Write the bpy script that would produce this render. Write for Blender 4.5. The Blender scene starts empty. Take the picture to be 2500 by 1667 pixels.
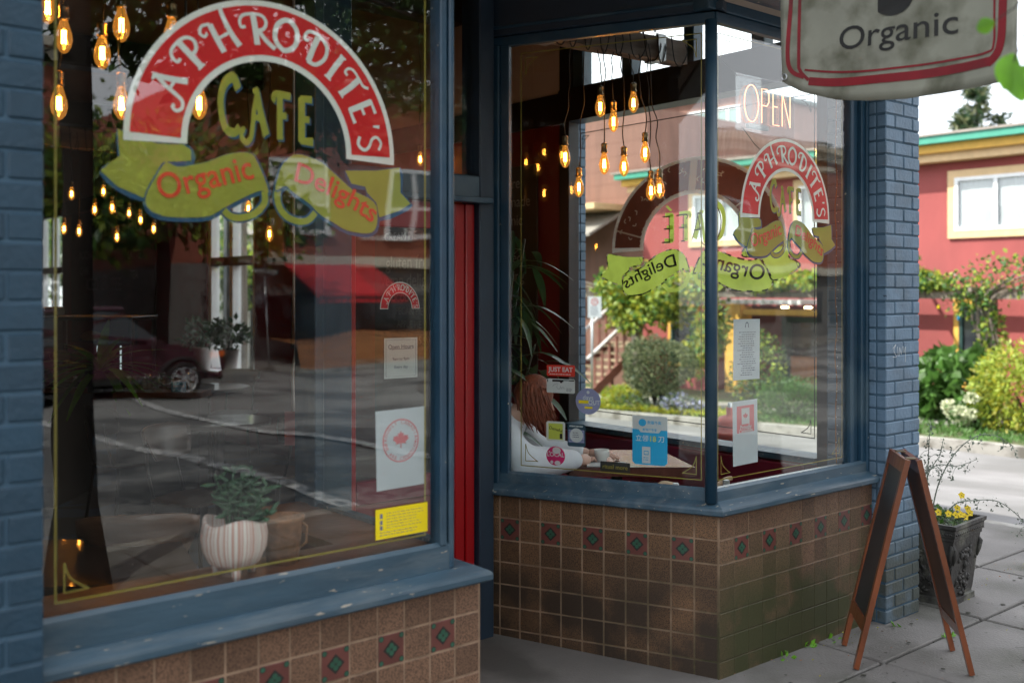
import bpy, bmesh, math, random
from mathutils import Vector, Matrix
random.seed(11)
S = bpy.context.scene
COL = S.collection
R = math.radians

# ------------------------------------------------------------------ camera, sky, sun, exposure
cam = bpy.data.objects.new('camera', bpy.data.cameras.new('camera'))
COL.objects.link(cam)
cam.location = (0, 0, 1.62)
cam.rotation_euler = (R(90), 0, R(-40))
cam.data.lens = 36
cam.data.sensor_width = 36
cam.data.shift_y = -0.0486
cam.data.clip_start = 0.05
cam.data.clip_end = 800
cam.data.dof.use_dof = True
cam.data.dof.focus_distance = 4.9
cam.data.dof.aperture_fstop = 2.0
S.camera = cam

SUN_EL, SUN_AZ = R(48), R(140)          # direction towards the sun, azimuth from +X counter-clockwise
world = bpy.data.worlds.new('World')
S.world = world
world.use_nodes = True
wn, wl = world.node_tree.nodes, world.node_tree.links
wn.clear()
wo = wn.new('ShaderNodeOutputWorld')
bg = wn.new('ShaderNodeBackground')
sky = wn.new('ShaderNodeTexSky')
sky.sky_type = 'NISHITA'
sky.sun_disc = False
sky.sun_elevation = SUN_EL
sky.sun_rotation = R(90) - SUN_AZ
sky.dust_density = 2.0
tc = wn.new('ShaderNodeTexCoord')
nz = wn.new('ShaderNodeTexNoise')
nz.inputs['Scale'].default_value = 1.6
nz.inputs['Detail'].default_value = 6
cr = wn.new('ShaderNodeValToRGB')
cr.color_ramp.elements[0].position = 0.32
cr.color_ramp.elements[0].color = (0.45, 0.45, 0.45, 1)
cr.color_ramp.elements[1].position = 0.55
cr.color_ramp.elements[1].color = (0.95, 0.95, 0.95, 1)
mx = wn.new('ShaderNodeMix')
mx.data_type = 'RGBA'
mx.inputs[7].default_value = (9.0, 9.3, 9.8, 1)
wl.new(tc.outputs['Generated'], nz.inputs['Vector'])
wl.new(nz.outputs['Fac'], cr.inputs['Fac'])
wl.new(cr.outputs['Color'], mx.inputs[0])
wl.new(sky.outputs['Color'], mx.inputs[6])
wl.new(mx.outputs[2], bg.inputs['Color'])
bg.inputs['Strength'].default_value = 0.13
wl.new(bg.outputs['Background'], wo.inputs['Surface'])

sl = bpy.data.lights.new('sun', 'SUN')
sl.energy = 3.8
sl.angle = R(0.6)
sl.color = (1.0, 0.95, 0.87)
sun = bpy.data.objects.new('sun', sl)
COL.objects.link(sun)
sd = Vector((math.cos(SUN_EL) * math.cos(SUN_AZ), math.cos(SUN_EL) * math.sin(SUN_AZ), math.sin(SUN_EL)))
sun.rotation_euler = sd.to_track_quat('Z', 'Y').to_euler()
sun.location = (-10, 12, 20)

S.view_settings.view_transform = 'Standard'
S.view_settings.look = 'None'
S.view_settings.gamma = 1
S.view_settings.use_curve_mapping = False
S.view_settings.exposure = 1.28
S.cycles.max_bounces = 10
S.cycles.transparent_max_bounces = 24
S.cycles.glossy_bounces = 5
S.cycles.transmission_bounces = 8
S.cycles.sample_clamp_indirect = 6
S.cycles.use_denoising = True
S.cycles.caustics_reflective = False
S.cycles.caustics_refractive = False

# ------------------------------------------------------------------ materials
def nm(name):
    m = bpy.data.materials.new(name)
    m.use_nodes = True
    m.node_tree.nodes.clear()
    return m, m.node_tree.nodes, m.node_tree.links

def mat(name, c, rough=0.6, var=0.18, scale=6.0, bump=0.0, bscale=40.0, metal=0.0, rnd=0.0, emit=None, estr=0,
        c2=None, c2scale=3.0, c2lo=0.5, c2hi=0.62, stretch=(1, 1, 1), trans=0.0, spec=0.5, low=None, world_co=False,
        coat=0.0, chips=None, chipt=0.72):
    """painted / weathered surface: noise variation, optional second colour in patches, optional growth near the ground"""
    m, n, l = nm(name)
    out = n.new('ShaderNodeOutputMaterial')
    b = n.new('ShaderNodeBsdfPrincipled')
    b.inputs['Roughness'].default_value = rough
    b.inputs['Metallic'].default_value = metal
    b.inputs['Specular IOR Level'].default_value = spec
    b.inputs['Coat Weight'].default_value = coat
    geo = n.new('ShaderNodeNewGeometry')
    co = n.new('ShaderNodeTexCoord')
    mp = n.new('ShaderNodeMapping')
    mp.inputs['Scale'].default_value = stretch
    l.new(geo.outputs['Position'], mp.inputs['Vector']) if world_co or True else None
    def noise(sc, det=4):
        q = n.new('ShaderNodeTexNoise')
        q.inputs['Scale'].default_value = sc
        q.inputs['Detail'].default_value = det
        l.new(mp.outputs['Vector'], q.inputs['Vector'])
        return q.outputs['Fac']
    def mix(f, a, bb):
        q = n.new('ShaderNodeMix')
        q.data_type = 'RGBA'
        for k, s in ((0, f), (6, a), (7, bb)):
            if hasattr(s, 'is_linked'): l.new(s, q.inputs[k])
            else: q.inputs[k].default_value = s if k == 0 else (*s[:3], 1)
        return q.outputs[2]
    def ramp(f, lo, hi):
        q = n.new('ShaderNodeMapRange')
        q.inputs['From Min'].default_value = lo
        q.inputs['From Max'].default_value = hi
        l.new(f, q.inputs['Value'])
        return q.outputs['Result']
    a = [max(0, x * (1 - var)) for x in c]
    d = [min(1, x * (1 + var)) for x in c]
    colr = mix(ramp(noise(scale), 0.3, 0.7), a, d)
    if c2 is not None:
        colr = mix(ramp(noise(c2scale, 6), c2lo, c2hi), colr, c2)
    if rnd:
        oi = n.new('ShaderNodeObjectInfo')
        hsv = n.new('ShaderNodeHueSaturation')
        hsv.inputs['Saturation'].default_value = 1
        vr = n.new('ShaderNodeMapRange')
        vr.inputs['To Min'].default_value = 1 - rnd
        vr.inputs['To Max'].default_value = 1 + rnd
        l.new(oi.outputs['Random'], vr.inputs['Value'])
        l.new(vr.outputs['Result'], hsv.inputs['Value'])
        l.new(colr, hsv.inputs['Color'])
        colr = hsv.outputs['Color']
    if low is not None:                   # algae and dirt that really grow low on the wall: (colour, height, x from)
        sp = n.new('ShaderNodeSeparateXYZ')
        l.new(geo.outputs['Position'], sp.inputs['Vector'])
        h1 = ramp(sp.outputs['Z'], low[1], low[1] * 0.42)
        ad = n.new('ShaderNodeMath'); ad.operation = 'MULTIPLY'
        l.new(h1, ad.inputs[0]); l.new(ramp(noise(4.0, 7), 0.30, 0.50), ad.inputs[1])
        xr = ramp(sp.outputs['X'], low[2], low[2] + 0.5)
        a2 = n.new('ShaderNodeMath'); a2.operation = 'MULTIPLY'
        l.new(ad.outputs[0], a2.inputs[0]); l.new(xr, a2.inputs[1])
        a3 = n.new('ShaderNodeMath'); a3.operation = 'MULTIPLY'; a3.inputs[1].default_value = 0.9
        l.new(a2.outputs[0], a3.inputs[0])
        colr = mix(a3.outputs[0], colr, low[0])
    if chips is not None:
        colr = mix(ramp(noise(26.0, 3), chipt, chipt + 0.015), colr, chips)
    l.new(colr, b.inputs['Base Color'])
    if bump:
        bp = n.new('ShaderNodeBump')
        bp.inputs['Strength'].default_value = bump
        bp.inputs['Distance'].default_value = 0.01
        l.new(noise(bscale, 5), bp.inputs['Height'])
        l.new(bp.outputs['Normal'], b.inputs['Normal'])
    if emit is not None:
        b.inputs['Emission Color'].default_value = (*emit, 1)
        b.inputs['Emission Strength'].default_value = estr
    if trans:
        t = n.new('ShaderNodeBsdfTranslucent')
        l.new(colr, t.inputs['Color'])
        ms = n.new('ShaderNodeMixShader')
        ms.inputs[0].default_value = trans
        l.new(b.outputs[0], ms.inputs[1]); l.new(t.outputs[0], ms.inputs[2])
        l.new(ms.outputs[0], out.inputs['Surface'])
    else:
        l.new(b.outputs[0], out.inputs['Surface'])
    return m

def glassm(name, tint=(0.97, 0.985, 0.975), f0=0.05, rough=0.0, streak=0.0, wave=0.0):
    """thin pane: clear with a true angle-dependent reflection, the same from both sides"""
    m, n, l = nm(name)
    out = n.new('ShaderNodeOutputMaterial')
    t = n.new('ShaderNodeBsdfTransparent'); t.inputs[0].default_value = (*tint, 1)
    g = n.new('ShaderNodeBsdfGlossy'); g.inputs['Roughness'].default_value = rough
    g.inputs['Color'].default_value = (1, 1, 1, 1)
    lw = n.new('ShaderNodeLayerWeight'); lw.inputs['Blend'].default_value = 0.5
    p = n.new('ShaderNodeMath'); p.operation = 'POWER'; p.inputs[1].default_value = 5
    l.new(lw.outputs['Facing'], p.inputs[0])
    q = n.new('ShaderNodeMath'); q.operation = 'MULTIPLY_ADD'; q.inputs[1].default_value = 1 - f0; q.inputs[2].default_value = f0
    l.new(p.outputs[0], q.inputs[0])
    ms = n.new('ShaderNodeMixShader')
    l.new(q.outputs[0], ms.inputs[0]); l.new(t.outputs[0], ms.inputs[1]); l.new(g.outputs[0], ms.inputs[2])
    if wave:
        geo = n.new('ShaderNodeNewGeometry')
        nzz = n.new('ShaderNodeTexNoise'); nzz.inputs['Scale'].default_value = 2.2
        nzz.inputs['Detail'].default_value = 1.0
        l.new(geo.outputs['Position'], nzz.inputs['Vector'])
        bp = n.new('ShaderNodeBump'); bp.inputs['Strength'].default_value = wave; bp.inputs['Distance'].default_value = 0.02
        l.new(nzz.outputs['Fac'], bp.inputs['Height'])
        l.new(bp.outputs['Normal'], g.inputs['Normal'])
    if streak:                            # dust and old wipe marks
        geo = n.new('ShaderNodeNewGeometry')
        nz2 = n.new('ShaderNodeTexNoise'); nz2.inputs['Scale'].default_value = 9; nz2.inputs['Detail'].default_value = 8
        l.new(geo.outputs['Position'], nz2.inputs['Vector'])
        mr = n.new('ShaderNodeMapRange'); mr.inputs['From Min'].default_value = 0.45; mr.inputs['From Max'].default_value = 0.85
        mr.inputs['To Max'].default_value = streak
        l.new(nz2.outputs['Fac'], mr.inputs['Value'])
        df = n.new('ShaderNodeBsdfDiffuse'); df.inputs[0].default_value = (0.7, 0.7, 0.68, 1)
        m2 = n.new('ShaderNodeMixShader')
        l.new(mr.outputs['Result'], m2.inputs[0]); l.new(ms.outputs[0], m2.inputs[1]); l.new(df.outputs[0], m2.inputs[2])
        l.new(m2.outputs[0], out.inputs['Surface'])
    else:
        l.new(ms.outputs[0], out.inputs['Surface'])
    return m

def speckle(name, c, cdark, low=None, rnd=0.24, rough=0.5):
    m = mat(name, c, rough=rough, var=0.12, scale=8, c2=cdark, c2scale=230, c2lo=0.47, c2hi=0.6, rnd=rnd, bump=0.06, bscale=60, low=low, spec=0.3)
    return m

M = {}
M['frame'] = mat('blue_frame_paint', (0.012, 0.044, 0.078), 0.42, 0.16, 5, bump=0.12, bscale=30, c2=(0.045, 0.082, 0.11), c2scale=2.2, chips=(0.45, 0.40, 0.32), chipt=0.745)
M['sillp'] = mat('worn_blue_sill_paint', (0.034, 0.070, 0.10), 0.45, 0.2, 6, bump=0.2, bscale=26, c2=(0.085, 0.115, 0.135), c2scale=9, c2lo=0.48, c2hi=0.75, stretch=(0.5, 2.2, 2.2), chips=(0.30, 0.27, 0.22), chipt=0.675)
M['navy'] = mat('dark_navy_paint', (0.012, 0.026, 0.045), 0.5, 0.15, 5, bump=0.08)
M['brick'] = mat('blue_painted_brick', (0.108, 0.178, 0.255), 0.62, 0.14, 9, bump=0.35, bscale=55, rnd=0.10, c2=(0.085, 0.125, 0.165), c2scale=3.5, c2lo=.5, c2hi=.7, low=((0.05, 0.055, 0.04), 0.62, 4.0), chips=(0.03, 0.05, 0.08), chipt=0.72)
M['brickL'] = mat('blue_painted_brick_shade_in_colour', (0.010, 0.038, 0.066), 0.5, 0.14, 9, bump=0.3, bscale=55, rnd=0.07)  # left pier: same blue paint, with its shade put into a darker colour
M['mortar'] = mat('blue_painted_mortar', (0.04, 0.085, 0.13), 0.8, 0.2, 12, bump=0.3)
M['tile'] = speckle('brown_speckled_tile', (0.175, 0.10, 0.062), (0.075, 0.042, 0.028), low=((0.038, 0.046, 0.018), 0.66, 3.05))
M['tiles'] = speckle('brown_speckled_tile_entrance', (0.16, 0.088, 0.045), (0.06, 0.034, 0.02), low=((0.030, 0.022, 0.016), 0.60, 1.0))
M['grout'] = mat('grout', (0.25, 0.17, 0.115), 0.9, 0.3, 14, spec=0.1, low=((0.04, 0.042, 0.022), 0.62, 2.9))
M['tred'] = mat('red_clay_tile_glaze', (0.12, 0.038, 0.03), 0.4, 0.15, 14, rnd=0.1)
M['tgreen'] = mat('green_tile_glaze', (0.025, 0.085, 0.052), 0.35, 0.2, 20)
M['tblack'] = mat('dark_tile_glaze', (0.02, 0.018, 0.015), 0.4)
M['glass'] = glassm('shop_window_glass', f0=0.042, wave=0.10, streak=0.0)
M['glass2'] = glassm('side_window_glass', f0=0.032, streak=0.0)
M['jar'] = glassm('clear_glassware', (0.9, 0.93, 0.92), f0=0.09)
M['gold'] = mat('gold_leaf_line', (0.24, 0.19, 0.025), 0.5, 0.1, 10)
M['sred'] = mat('red_sign_paint', (0.62, 0.003, 0.008), 0.5, 0.05, 5, trans=0.12)
M['swhite'] = mat('white_sign_paint', (0.75, 0.77, 0.72), 0.55, 0.05, 8, trans=0.12)
M['solive'] = mat('olive_sign_paint', (0.46, 0.46, 0.06), 0.55, 0.08, 12, trans=0.42)
M['solivet'] = mat('olive_paint_lit_through', (0.40, 0.50, 0.08), 0.55, 0.15, 7, trans=0.8)
M['snavy'] = mat('navy_sign_paint', (0.008, 0.06, 0.14), 0.5, 0.1, 8)
M['sorange'] = mat('red_orange_lettering', (0.62, 0.035, 0.008), 0.5, 0.05)
M['sbrown'] = mat('brown_back_of_sign_paint', (0.26, 0.10, 0.075), 0.6, 0.15, 9, trans=0.3)
M['black'] = mat('black_paint', (0.012, 0.012, 0.014), 0.4, 0.2, 6, bump=0.05)
M['redwall'] = mat('deep_red_wall_paint', (0.17, 0.003, 0.006), 0.5, 0.12, 3)
M['doorred'] = mat('glossy_red_door_paint', (0.30, 0.003, 0.006), 0.28, 0.08, 3)
M['cream'] = mat('cream_plaster', (0.55, 0.43, 0.35), 0.8, 0.08, 3)
M['ceil'] = mat('tan_ceiling_plaster', (0.25, 0.155, 0.09), 0.8, 0.12, 2)
M['floor'] = mat('painted_cafe_floor', (0.028, 0.025, 0.028), 0.35, 0.3, 3, c2=(0.03, 0.075, 0.13), c2scale=1.6, c2lo=0.5, c2hi=0.52)
M['conc'] = mat('concrete_paving', (0.165, 0.155, 0.145), 0.9, 0.22, 2.2, bump=0.5, bscale=90, rnd=0.08, c2=(0.085, 0.083, 0.068), c2scale=1.9, c2lo=0.46, c2hi=0.66, chips=(0.06, 0.06, 0.045), chipt=0.70)
M['concd'] = mat('dark_joint', (0.035, 0.036, 0.026), 0.95, 0.3, 8)
M['entr'] = mat('entrance_concrete', (0.135, 0.125, 0.115), 0.8, 0.16, 3, bump=0.2, bscale=100, c2=(0.075, 0.07, 0.062), c2scale=2)
M['asph'] = mat('asphalt', (0.22, 0.217, 0.21), 0.9, 0.15, 2, bump=0.3, bscale=160, c2=(0.10, 0.10, 0.10), c2scale=0.35, c2lo=0.46, c2hi=0.54)
M['asphl'] = mat('pale_worn_asphalt', (0.175, 0.172, 0.17), 0.9, 0.15, 2, bump=0.25, bscale=160, c2=(0.125, 0.124, 0.12), c2scale=0.45, c2lo=0.45, c2hi=0.6)
M['paint'] = mat('white_road_paint', (0.55, 0.55, 0.54), 0.8, 0.2, 9, c2=(0.17, 0.17, 0.17), c2scale=7, c2lo=0.46, c2hi=0.58)
M['kerb'] = mat('kerb_concrete', (0.27, 0.26, 0.235), 0.9, 0.16, 4, bump=0.2, c2=(0.13, 0.12, 0.10), c2scale=3)
M['soil'] = mat('soil_and_moss', (0.07, 0.075, 0.03), 0.95, 0.3, 3, bump=0.4, c2=(0.05, 0.11, 0.02), c2scale=2)
M['stucco'] = mat('red_stucco', (0.29, 0.066, 0.062), 0.85, 0.10, 1.2, bump=0.5, bscale=14, c2=(0.22, 0.055, 0.052), c2scale=0.9, c2lo=.5, c2hi=.75, stretch=(1, 1, .35))
M['yellow'] = mat('yellow_trim_paint', (0.70, 0.40, 0.07), 0.6, 0.08)
M['creamt'] = mat('cream_trim_paint', (0.62, 0.44, 0.24), 0.6, 0.08)
M['green'] = mat('turquoise_trim_paint', (0.045, 0.27, 0.19), 0.6, 0.08)
M['roofg'] = mat('grey_roof_edge', (0.28, 0.25, 0.22), 0.8, 0.15)
M['white'] = mat('white_paint', (0.75, 0.77, 0.78), 0.5, 0.05)
M['curtain'] = mat('white_net_curtain', (0.68, 0.72, 0.76), 0.9, 0.12, 9, stretch=(1, 9, 0.4), trans=0.3)
M['dgreen'] = mat('dark_green_paint', (0.015, 0.05, 0.045), 0.4)
M['darkgl'] = mat('dark_window_glass', (0.02, 0.025, 0.03), 0.06, 0.3, 1.5, spec=0.8)
M['brownw'] = mat('brown_cladding', (0.20, 0.10, 0.075), 0.8, 0.15, 3, stretch=(1, 1, 0.2), bump=0.2)
M['rbrick'] = mat('red_brick', (0.30, 0.095, 0.06), 0.85, 0.18, 7, bump=0.2, rnd=0.1, c2=(0.21, 0.065, 0.045), c2scale=30)
M['stone'] = mat('pale_stone_band', (0.50, 0.46, 0.38), 0.8, 0.1)
M['greyst'] = mat('grey_shopfront', (0.14, 0.14, 0.135), 0.8, 0.2, 2)
M['awning'] = mat('red_awning_cloth', (0.55, 0.03, 0.04), 0.7, 0.08, trans=0.2)
M['bark'] = mat('bark', (0.018, 0.015, 0.012), 0.95, 0.4, 8, bump=0.9, bscale=26, stretch=(1, 1, 0.25))
M['pole'] = mat('weathered_wood_pole', (0.23, 0.19, 0.155), 0.9, 0.35, 9, bump=0.8, bscale=18, stretch=(1, 1, 0.12), c2=(0.10, 0.085, 0.07), c2scale=9)
M['wood'] = mat('grey_reclaimed_beam', (0.20, 0.155, 0.125), 0.75, 0.35, 7, bump=0.7, bscale=14, stretch=(0.14, 1, 1.4), c2=(0.09, 0.06, 0.045), c2scale=8)
M['oak'] = mat('brown_varnished_wood', (0.15, 0.06, 0.028), 0.3, 0.25, 9, bump=0.15, stretch=(1, 1, 0.3), coat=0.3)
M['board'] = mat('orange_stained_wood', (0.17, 0.048, 0.017), 0.32, 0.3, 14, bump=0.2, bscale=30, stretch=(1, 1, 0.25), coat=0.25, chips=(0.09, 0.035, 0.015), chipt=0.7)
M['boardb'] = mat('brown_hardboard', (0.085, 0.035, 0.018), 0.5, 0.3, 4)
M['chalk'] = mat('chalkboard', (0.022, 0.024, 0.026), 0.5, 0.25, 3, c2=(0.04, 0.042, 0.044), c2scale=2)
M['chalkw'] = mat('chalk_lettering', (0.33, 0.33, 0.31), 0.9, 0.2, 40)
M['table'] = mat('red_brown_tabletop', (0.10, 0.036, 0.028), 0.22, 0.15, 7, coat=0.4, stretch=(1, 6, 1))
M['tabled'] = mat('dark_tabletop', (0.022, 0.012, 0.009), 0.30, 0.2, 6, coat=0.5)
M['chairw'] = mat('moulded_chair_veneer', (0.12, 0.06, 0.035), 0.3, 0.2, 8, stretch=(0.3, 1, 5))
M['chaird'] = mat('chair_veneer_shade_in_colour', (0.05, 0.028, 0.018), 0.35, 0.2, 8)  # farther chairs: same veneer, with the room's dimness put into the colour
M['maroon'] = mat('maroon_bench_paint', (0.14, 0.005, 0.02), 0.4, 0.1)
M['leaf1'] = mat('leaf_green', (0.055, 0.13, 0.022), 0.5, 0.35, 3, trans=0.35, rnd=0.1)
M['leaf2'] = mat('leaf_yellow_green', (0.30, 0.38, 0.05), 0.5, 0.35, 3, trans=0.4)
M['leaf3'] = mat('leaf_dark', (0.02, 0.055, 0.016), 0.45, 0.35, 3, trans=0.25)
M['leaf4'] = mat('leaf_golden', (0.36, 0.35, 0.03), 0.5, 0.3, 3, trans=0.4)
M['leaf5'] = mat('leaf_silver', (0.16, 0.19, 0.15), 0.7, 0.25, 9, trans=0.15)
M['leaf6'] = mat('leaf_mid_big', (0.09, 0.20, 0.04), 0.5, 0.25, 3, trans=0.35)
M['leaf7'] = mat('leaf_olive_topiary', (0.17, 0.19, 0.085), 0.55, 0.35, 5, trans=0.2)
M['leafs'] = mat('succulent_leaf', (0.05, 0.12, 0.06), 0.4, 0.25, 10, trans=0.2)
M['leafh'] = mat('houseplant_leaf', (0.035, 0.085, 0.03), 0.3, 0.35, 10, trans=0.25)
M['leafb'] = mat('bright_houseplant_leaf', (0.13, 0.33, 0.02), 0.35, 0.3, 10, trans=0.3)
M['petaly'] = mat('yellow_petal', (0.75, 0.55, 0.02), 0.5, 0.1, trans=0.2)
M['petalw'] = mat('white_petal', (0.62, 0.65, 0.45), 0.6, 0.1, trans=0.3)
M['planter'] = mat('black_iron_planter', (0.035, 0.033, 0.03), 0.7, 0.4, 12, bump=0.5, bscale=50, c2=(0.12, 0.12, 0.095), c2scale=6, c2lo=0.5, c2hi=0.66)
M['pot'] = mat('striped_pale_clay', (0.52, 0.42, 0.38), 0.8, 0.05, 30, bump=0.25, bscale=30)
M['terra'] = mat('wicker_brown', (0.24, 0.11, 0.05), 0.8, 0.3, 40, bump=0.5)
M['potw'] = mat('white_ceramic', (0.68, 0.68, 0.66), 0.3, 0.05)
M['paper'] = mat('white_paper', (0.76, 0.81, 0.84), 0.8, 0.04, 6, trans=0.5)
M['paperp'] = mat('plain_paper', (0.66, 0.68, 0.68), 0.8, 0.03, 6, trans=0.25)
M['ink'] = mat('grey_print', (0.14, 0.15, 0.2), 0.8)
M['pinkp'] = mat('red_print_on_paper', (0.55, 0.16, 0.17), 0.7)
M['stred'] = mat('red_sticker', (0.60, 0.035, 0.02), 0.4)
M['styel'] = mat('yellow_sticker', (0.78, 0.60, 0.0), 0.5, 0.03)
M['stlime'] = mat('lime_sticker', (0.50, 0.55, 0.08), 0.5, 0.05)
M['stcyan'] = mat('cyan_sticker', (0.005, 0.33, 0.62), 0.5, 0.04)
M['stlav'] = mat('lavender_sticker', (0.26, 0.27, 0.45), 0.5, 0.06)
M['stpink'] = mat('magenta_sticker', (0.60, 0.01, 0.13), 0.5)
M['stnavy'] = mat('navy_sticker', (0.015, 0.05, 0.08), 0.5)
M['neon'] = mat('neon_tube', (1, 0.5, 0.35), 0.3, emit=(1.0, 0.33, 0.16), estr=1.5)
M['acry'] = glassm('clear_acrylic', (0.93, 0.95, 0.97), f0=0.06)
M['fil'] = mat('glowing_filament', (1, 0.6, 0.2), 0.3, emit=(1.0, 0.52, 0.14), estr=34.0)
M['bulb'] = glassm('amber_bulb_glass', (0.95, 0.66, 0.30), f0=0.06)
def glow(m, col, s):                      # lit bulb envelope: added emission stands in for filament light scattered in the glass
    n, l = m.node_tree.nodes, m.node_tree.links
    out = [x for x in n if x.type == 'OUTPUT_MATERIAL'][0]; src = out.inputs[0].links[0].from_socket
    e = n.new('ShaderNodeEmission'); e.inputs[0].default_value = (*col, 1); e.inputs[1].default_value = s
    a = n.new('ShaderNodeAddShader'); l.new(src, a.inputs[0]); l.new(e.outputs[0], a.inputs[1]); l.new(a.outputs[0], out.inputs[0])
glow(M['bulb'], (1.0, 0.42, 0.07), 0.10)
M['brass'] = mat('aged_brass', (0.30, 0.23, 0.13), 0.32, 0.25, 20, metal=0.9)
M['cord'] = mat('black_cord', (0.015, 0.012, 0.012), 0.7)
M['steel'] = mat('galvanised_steel', (0.50, 0.52, 0.53), 0.4, 0.1, metal=0.8)
M['banner'] = mat('mouldy_banner_vinyl', (0.31, 0.31, 0.25), 0.75, 0.12, 5, c2=(0.07, 0.07, 0.035), c2scale=6.5, c2lo=0.47, c2hi=0.74, trans=0.2, bump=0.1)
M['bred'] = mat('faded_banner_red', (0.19, 0.006, 0.012), 0.7, 0.25, 7, c2=(0.06, 0.02, 0.02), c2scale=8, c2lo=0.55, c2hi=0.8)
M['bblack'] = mat('banner_black', (0.015, 0.015, 0.014), 0.7, 0.2, 10)
M['hair'] = mat('copper_hair', (0.19, 0.045, 0.018), 0.45, 0.45, 60, bump=0.6, bscale=120, stretch=(1.5, 1.5, 0.15))
M['skin'] = mat('skin', (0.55, 0.33, 0.25), 0.5, 0.05)
M['hoodie'] = mat('white_sweatshirt_cloth', (0.62, 0.65, 0.70), 0.9, 0.05, 9, bump=1.0, bscale=11)
M['jeans'] = mat('dark_trousers', (0.03, 0.035, 0.05), 0.9)
M['leather'] = mat('tan_leather', (0.55, 0.38, 0.24), 0.5, 0.15, 12)
M['carp'] = mat('maroon_car_paint', (0.065, 0.022, 0.034), 0.2, 0.05, coat=0.8)
M['carw'] = mat('white_van_paint', (0.8, 0.8, 0.8), 0.3, coat=0.5)
M['cars'] = mat('silver_car_paint', (0.5, 0.51, 0.53), 0.3, coat=0.6)
M['tyre'] = mat('tyre_rubber', (0.012, 0.012, 0.012), 0.8)
M['rim'] = mat('alloy_rim', (0.5, 0.5, 0.52), 0.3, metal=0.7)
M['lampo'] = mat('orange_indicator', (0.7, 0.12, 0.01), 0.3)
M['cedar'] = mat('orange_brown_timber', (0.36, 0.15, 0.055), 0.7, 0.25, 6, stretch=(0.2, 1, 1))
M['bin'] = mat('grey_plastic_bin', (0.10, 0.11, 0.12), 0.5, 0.1)
M['hydr'] = mat('faded_red_hydrant', (0.45, 0.10, 0.08), 0.6, 0.15, 9)
M['step'] = mat('sun_bleached_step', (0.34, 0.26, 0.17), 0.8, 0.2, 6)
M['rail'] = mat('pale_handrail', (0.55, 0.5, 0.5), 0.7)
M['brownr'] = mat('red_brown_baluster', (0.24, 0.09, 0.07), 0.7)
M['bread'] = mat('bread', (0.45, 0.30, 0.16), 0.8, 0.2, 20)
M['lampw'] = mat('lit_downlight', (1, 0.9, 0.7), 0.3, emit=(1, 0.75, 0.4), estr=12)
M['led'] = mat('lit_case_strip', (1, 1, 1), 0.3, emit=(0.8, 0.95, 1), estr=0.35)
M['bluegl'] = mat('pale_green_balcony_glass', (0.20, 0.30, 0.28), 0.2, 0.1)

# pale clay with vertical stripes that follow the pot
def stripes():
    m = M['pot']; n, l = m.node_tree.nodes, m.node_tree.links
    b = [x for x in n if x.type == 'BSDF_PRINCIPLED'][0]
    co = n.new('ShaderNodeTexCoord'); gr = n.new('ShaderNodeSeparateXYZ'); l.new(co.outputs['Object'], gr.inputs[0])
    at = n.new('ShaderNodeMath'); at.operation = 'ARCTAN2'; l.new(gr.outputs['Y'], at.inputs[0]); l.new(gr.outputs['X'], at.inputs[1])
    nz = n.new('ShaderNodeTexNoise'); nz.noise_dimensions = '1D'; nz.inputs['Scale'].default_value = 11; nz.inputs['Detail'].default_value = 2
    l.new(at.outputs[0], nz.inputs['W'])
    rp = n.new('ShaderNodeValToRGB')
    rp.color_ramp.elements[0].position = 0.42; rp.color_ramp.elements[0].color = (0.45, 0.24, 0.20, 1)
    rp.color_ramp.elements[1].position = 0.56; rp.color_ramp.elements[1].color = (0.62, 0.58, 0.54, 1)
    l.new(nz.outputs['Fac'], rp.inputs['Fac']); l.new(rp.outputs[0], b.inputs['Base Color'])
stripes()
def cladding(m, pitch=0.18, depth=0.3, axis='Z'):
    n, l = m.node_tree.nodes, m.node_tree.links

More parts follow.
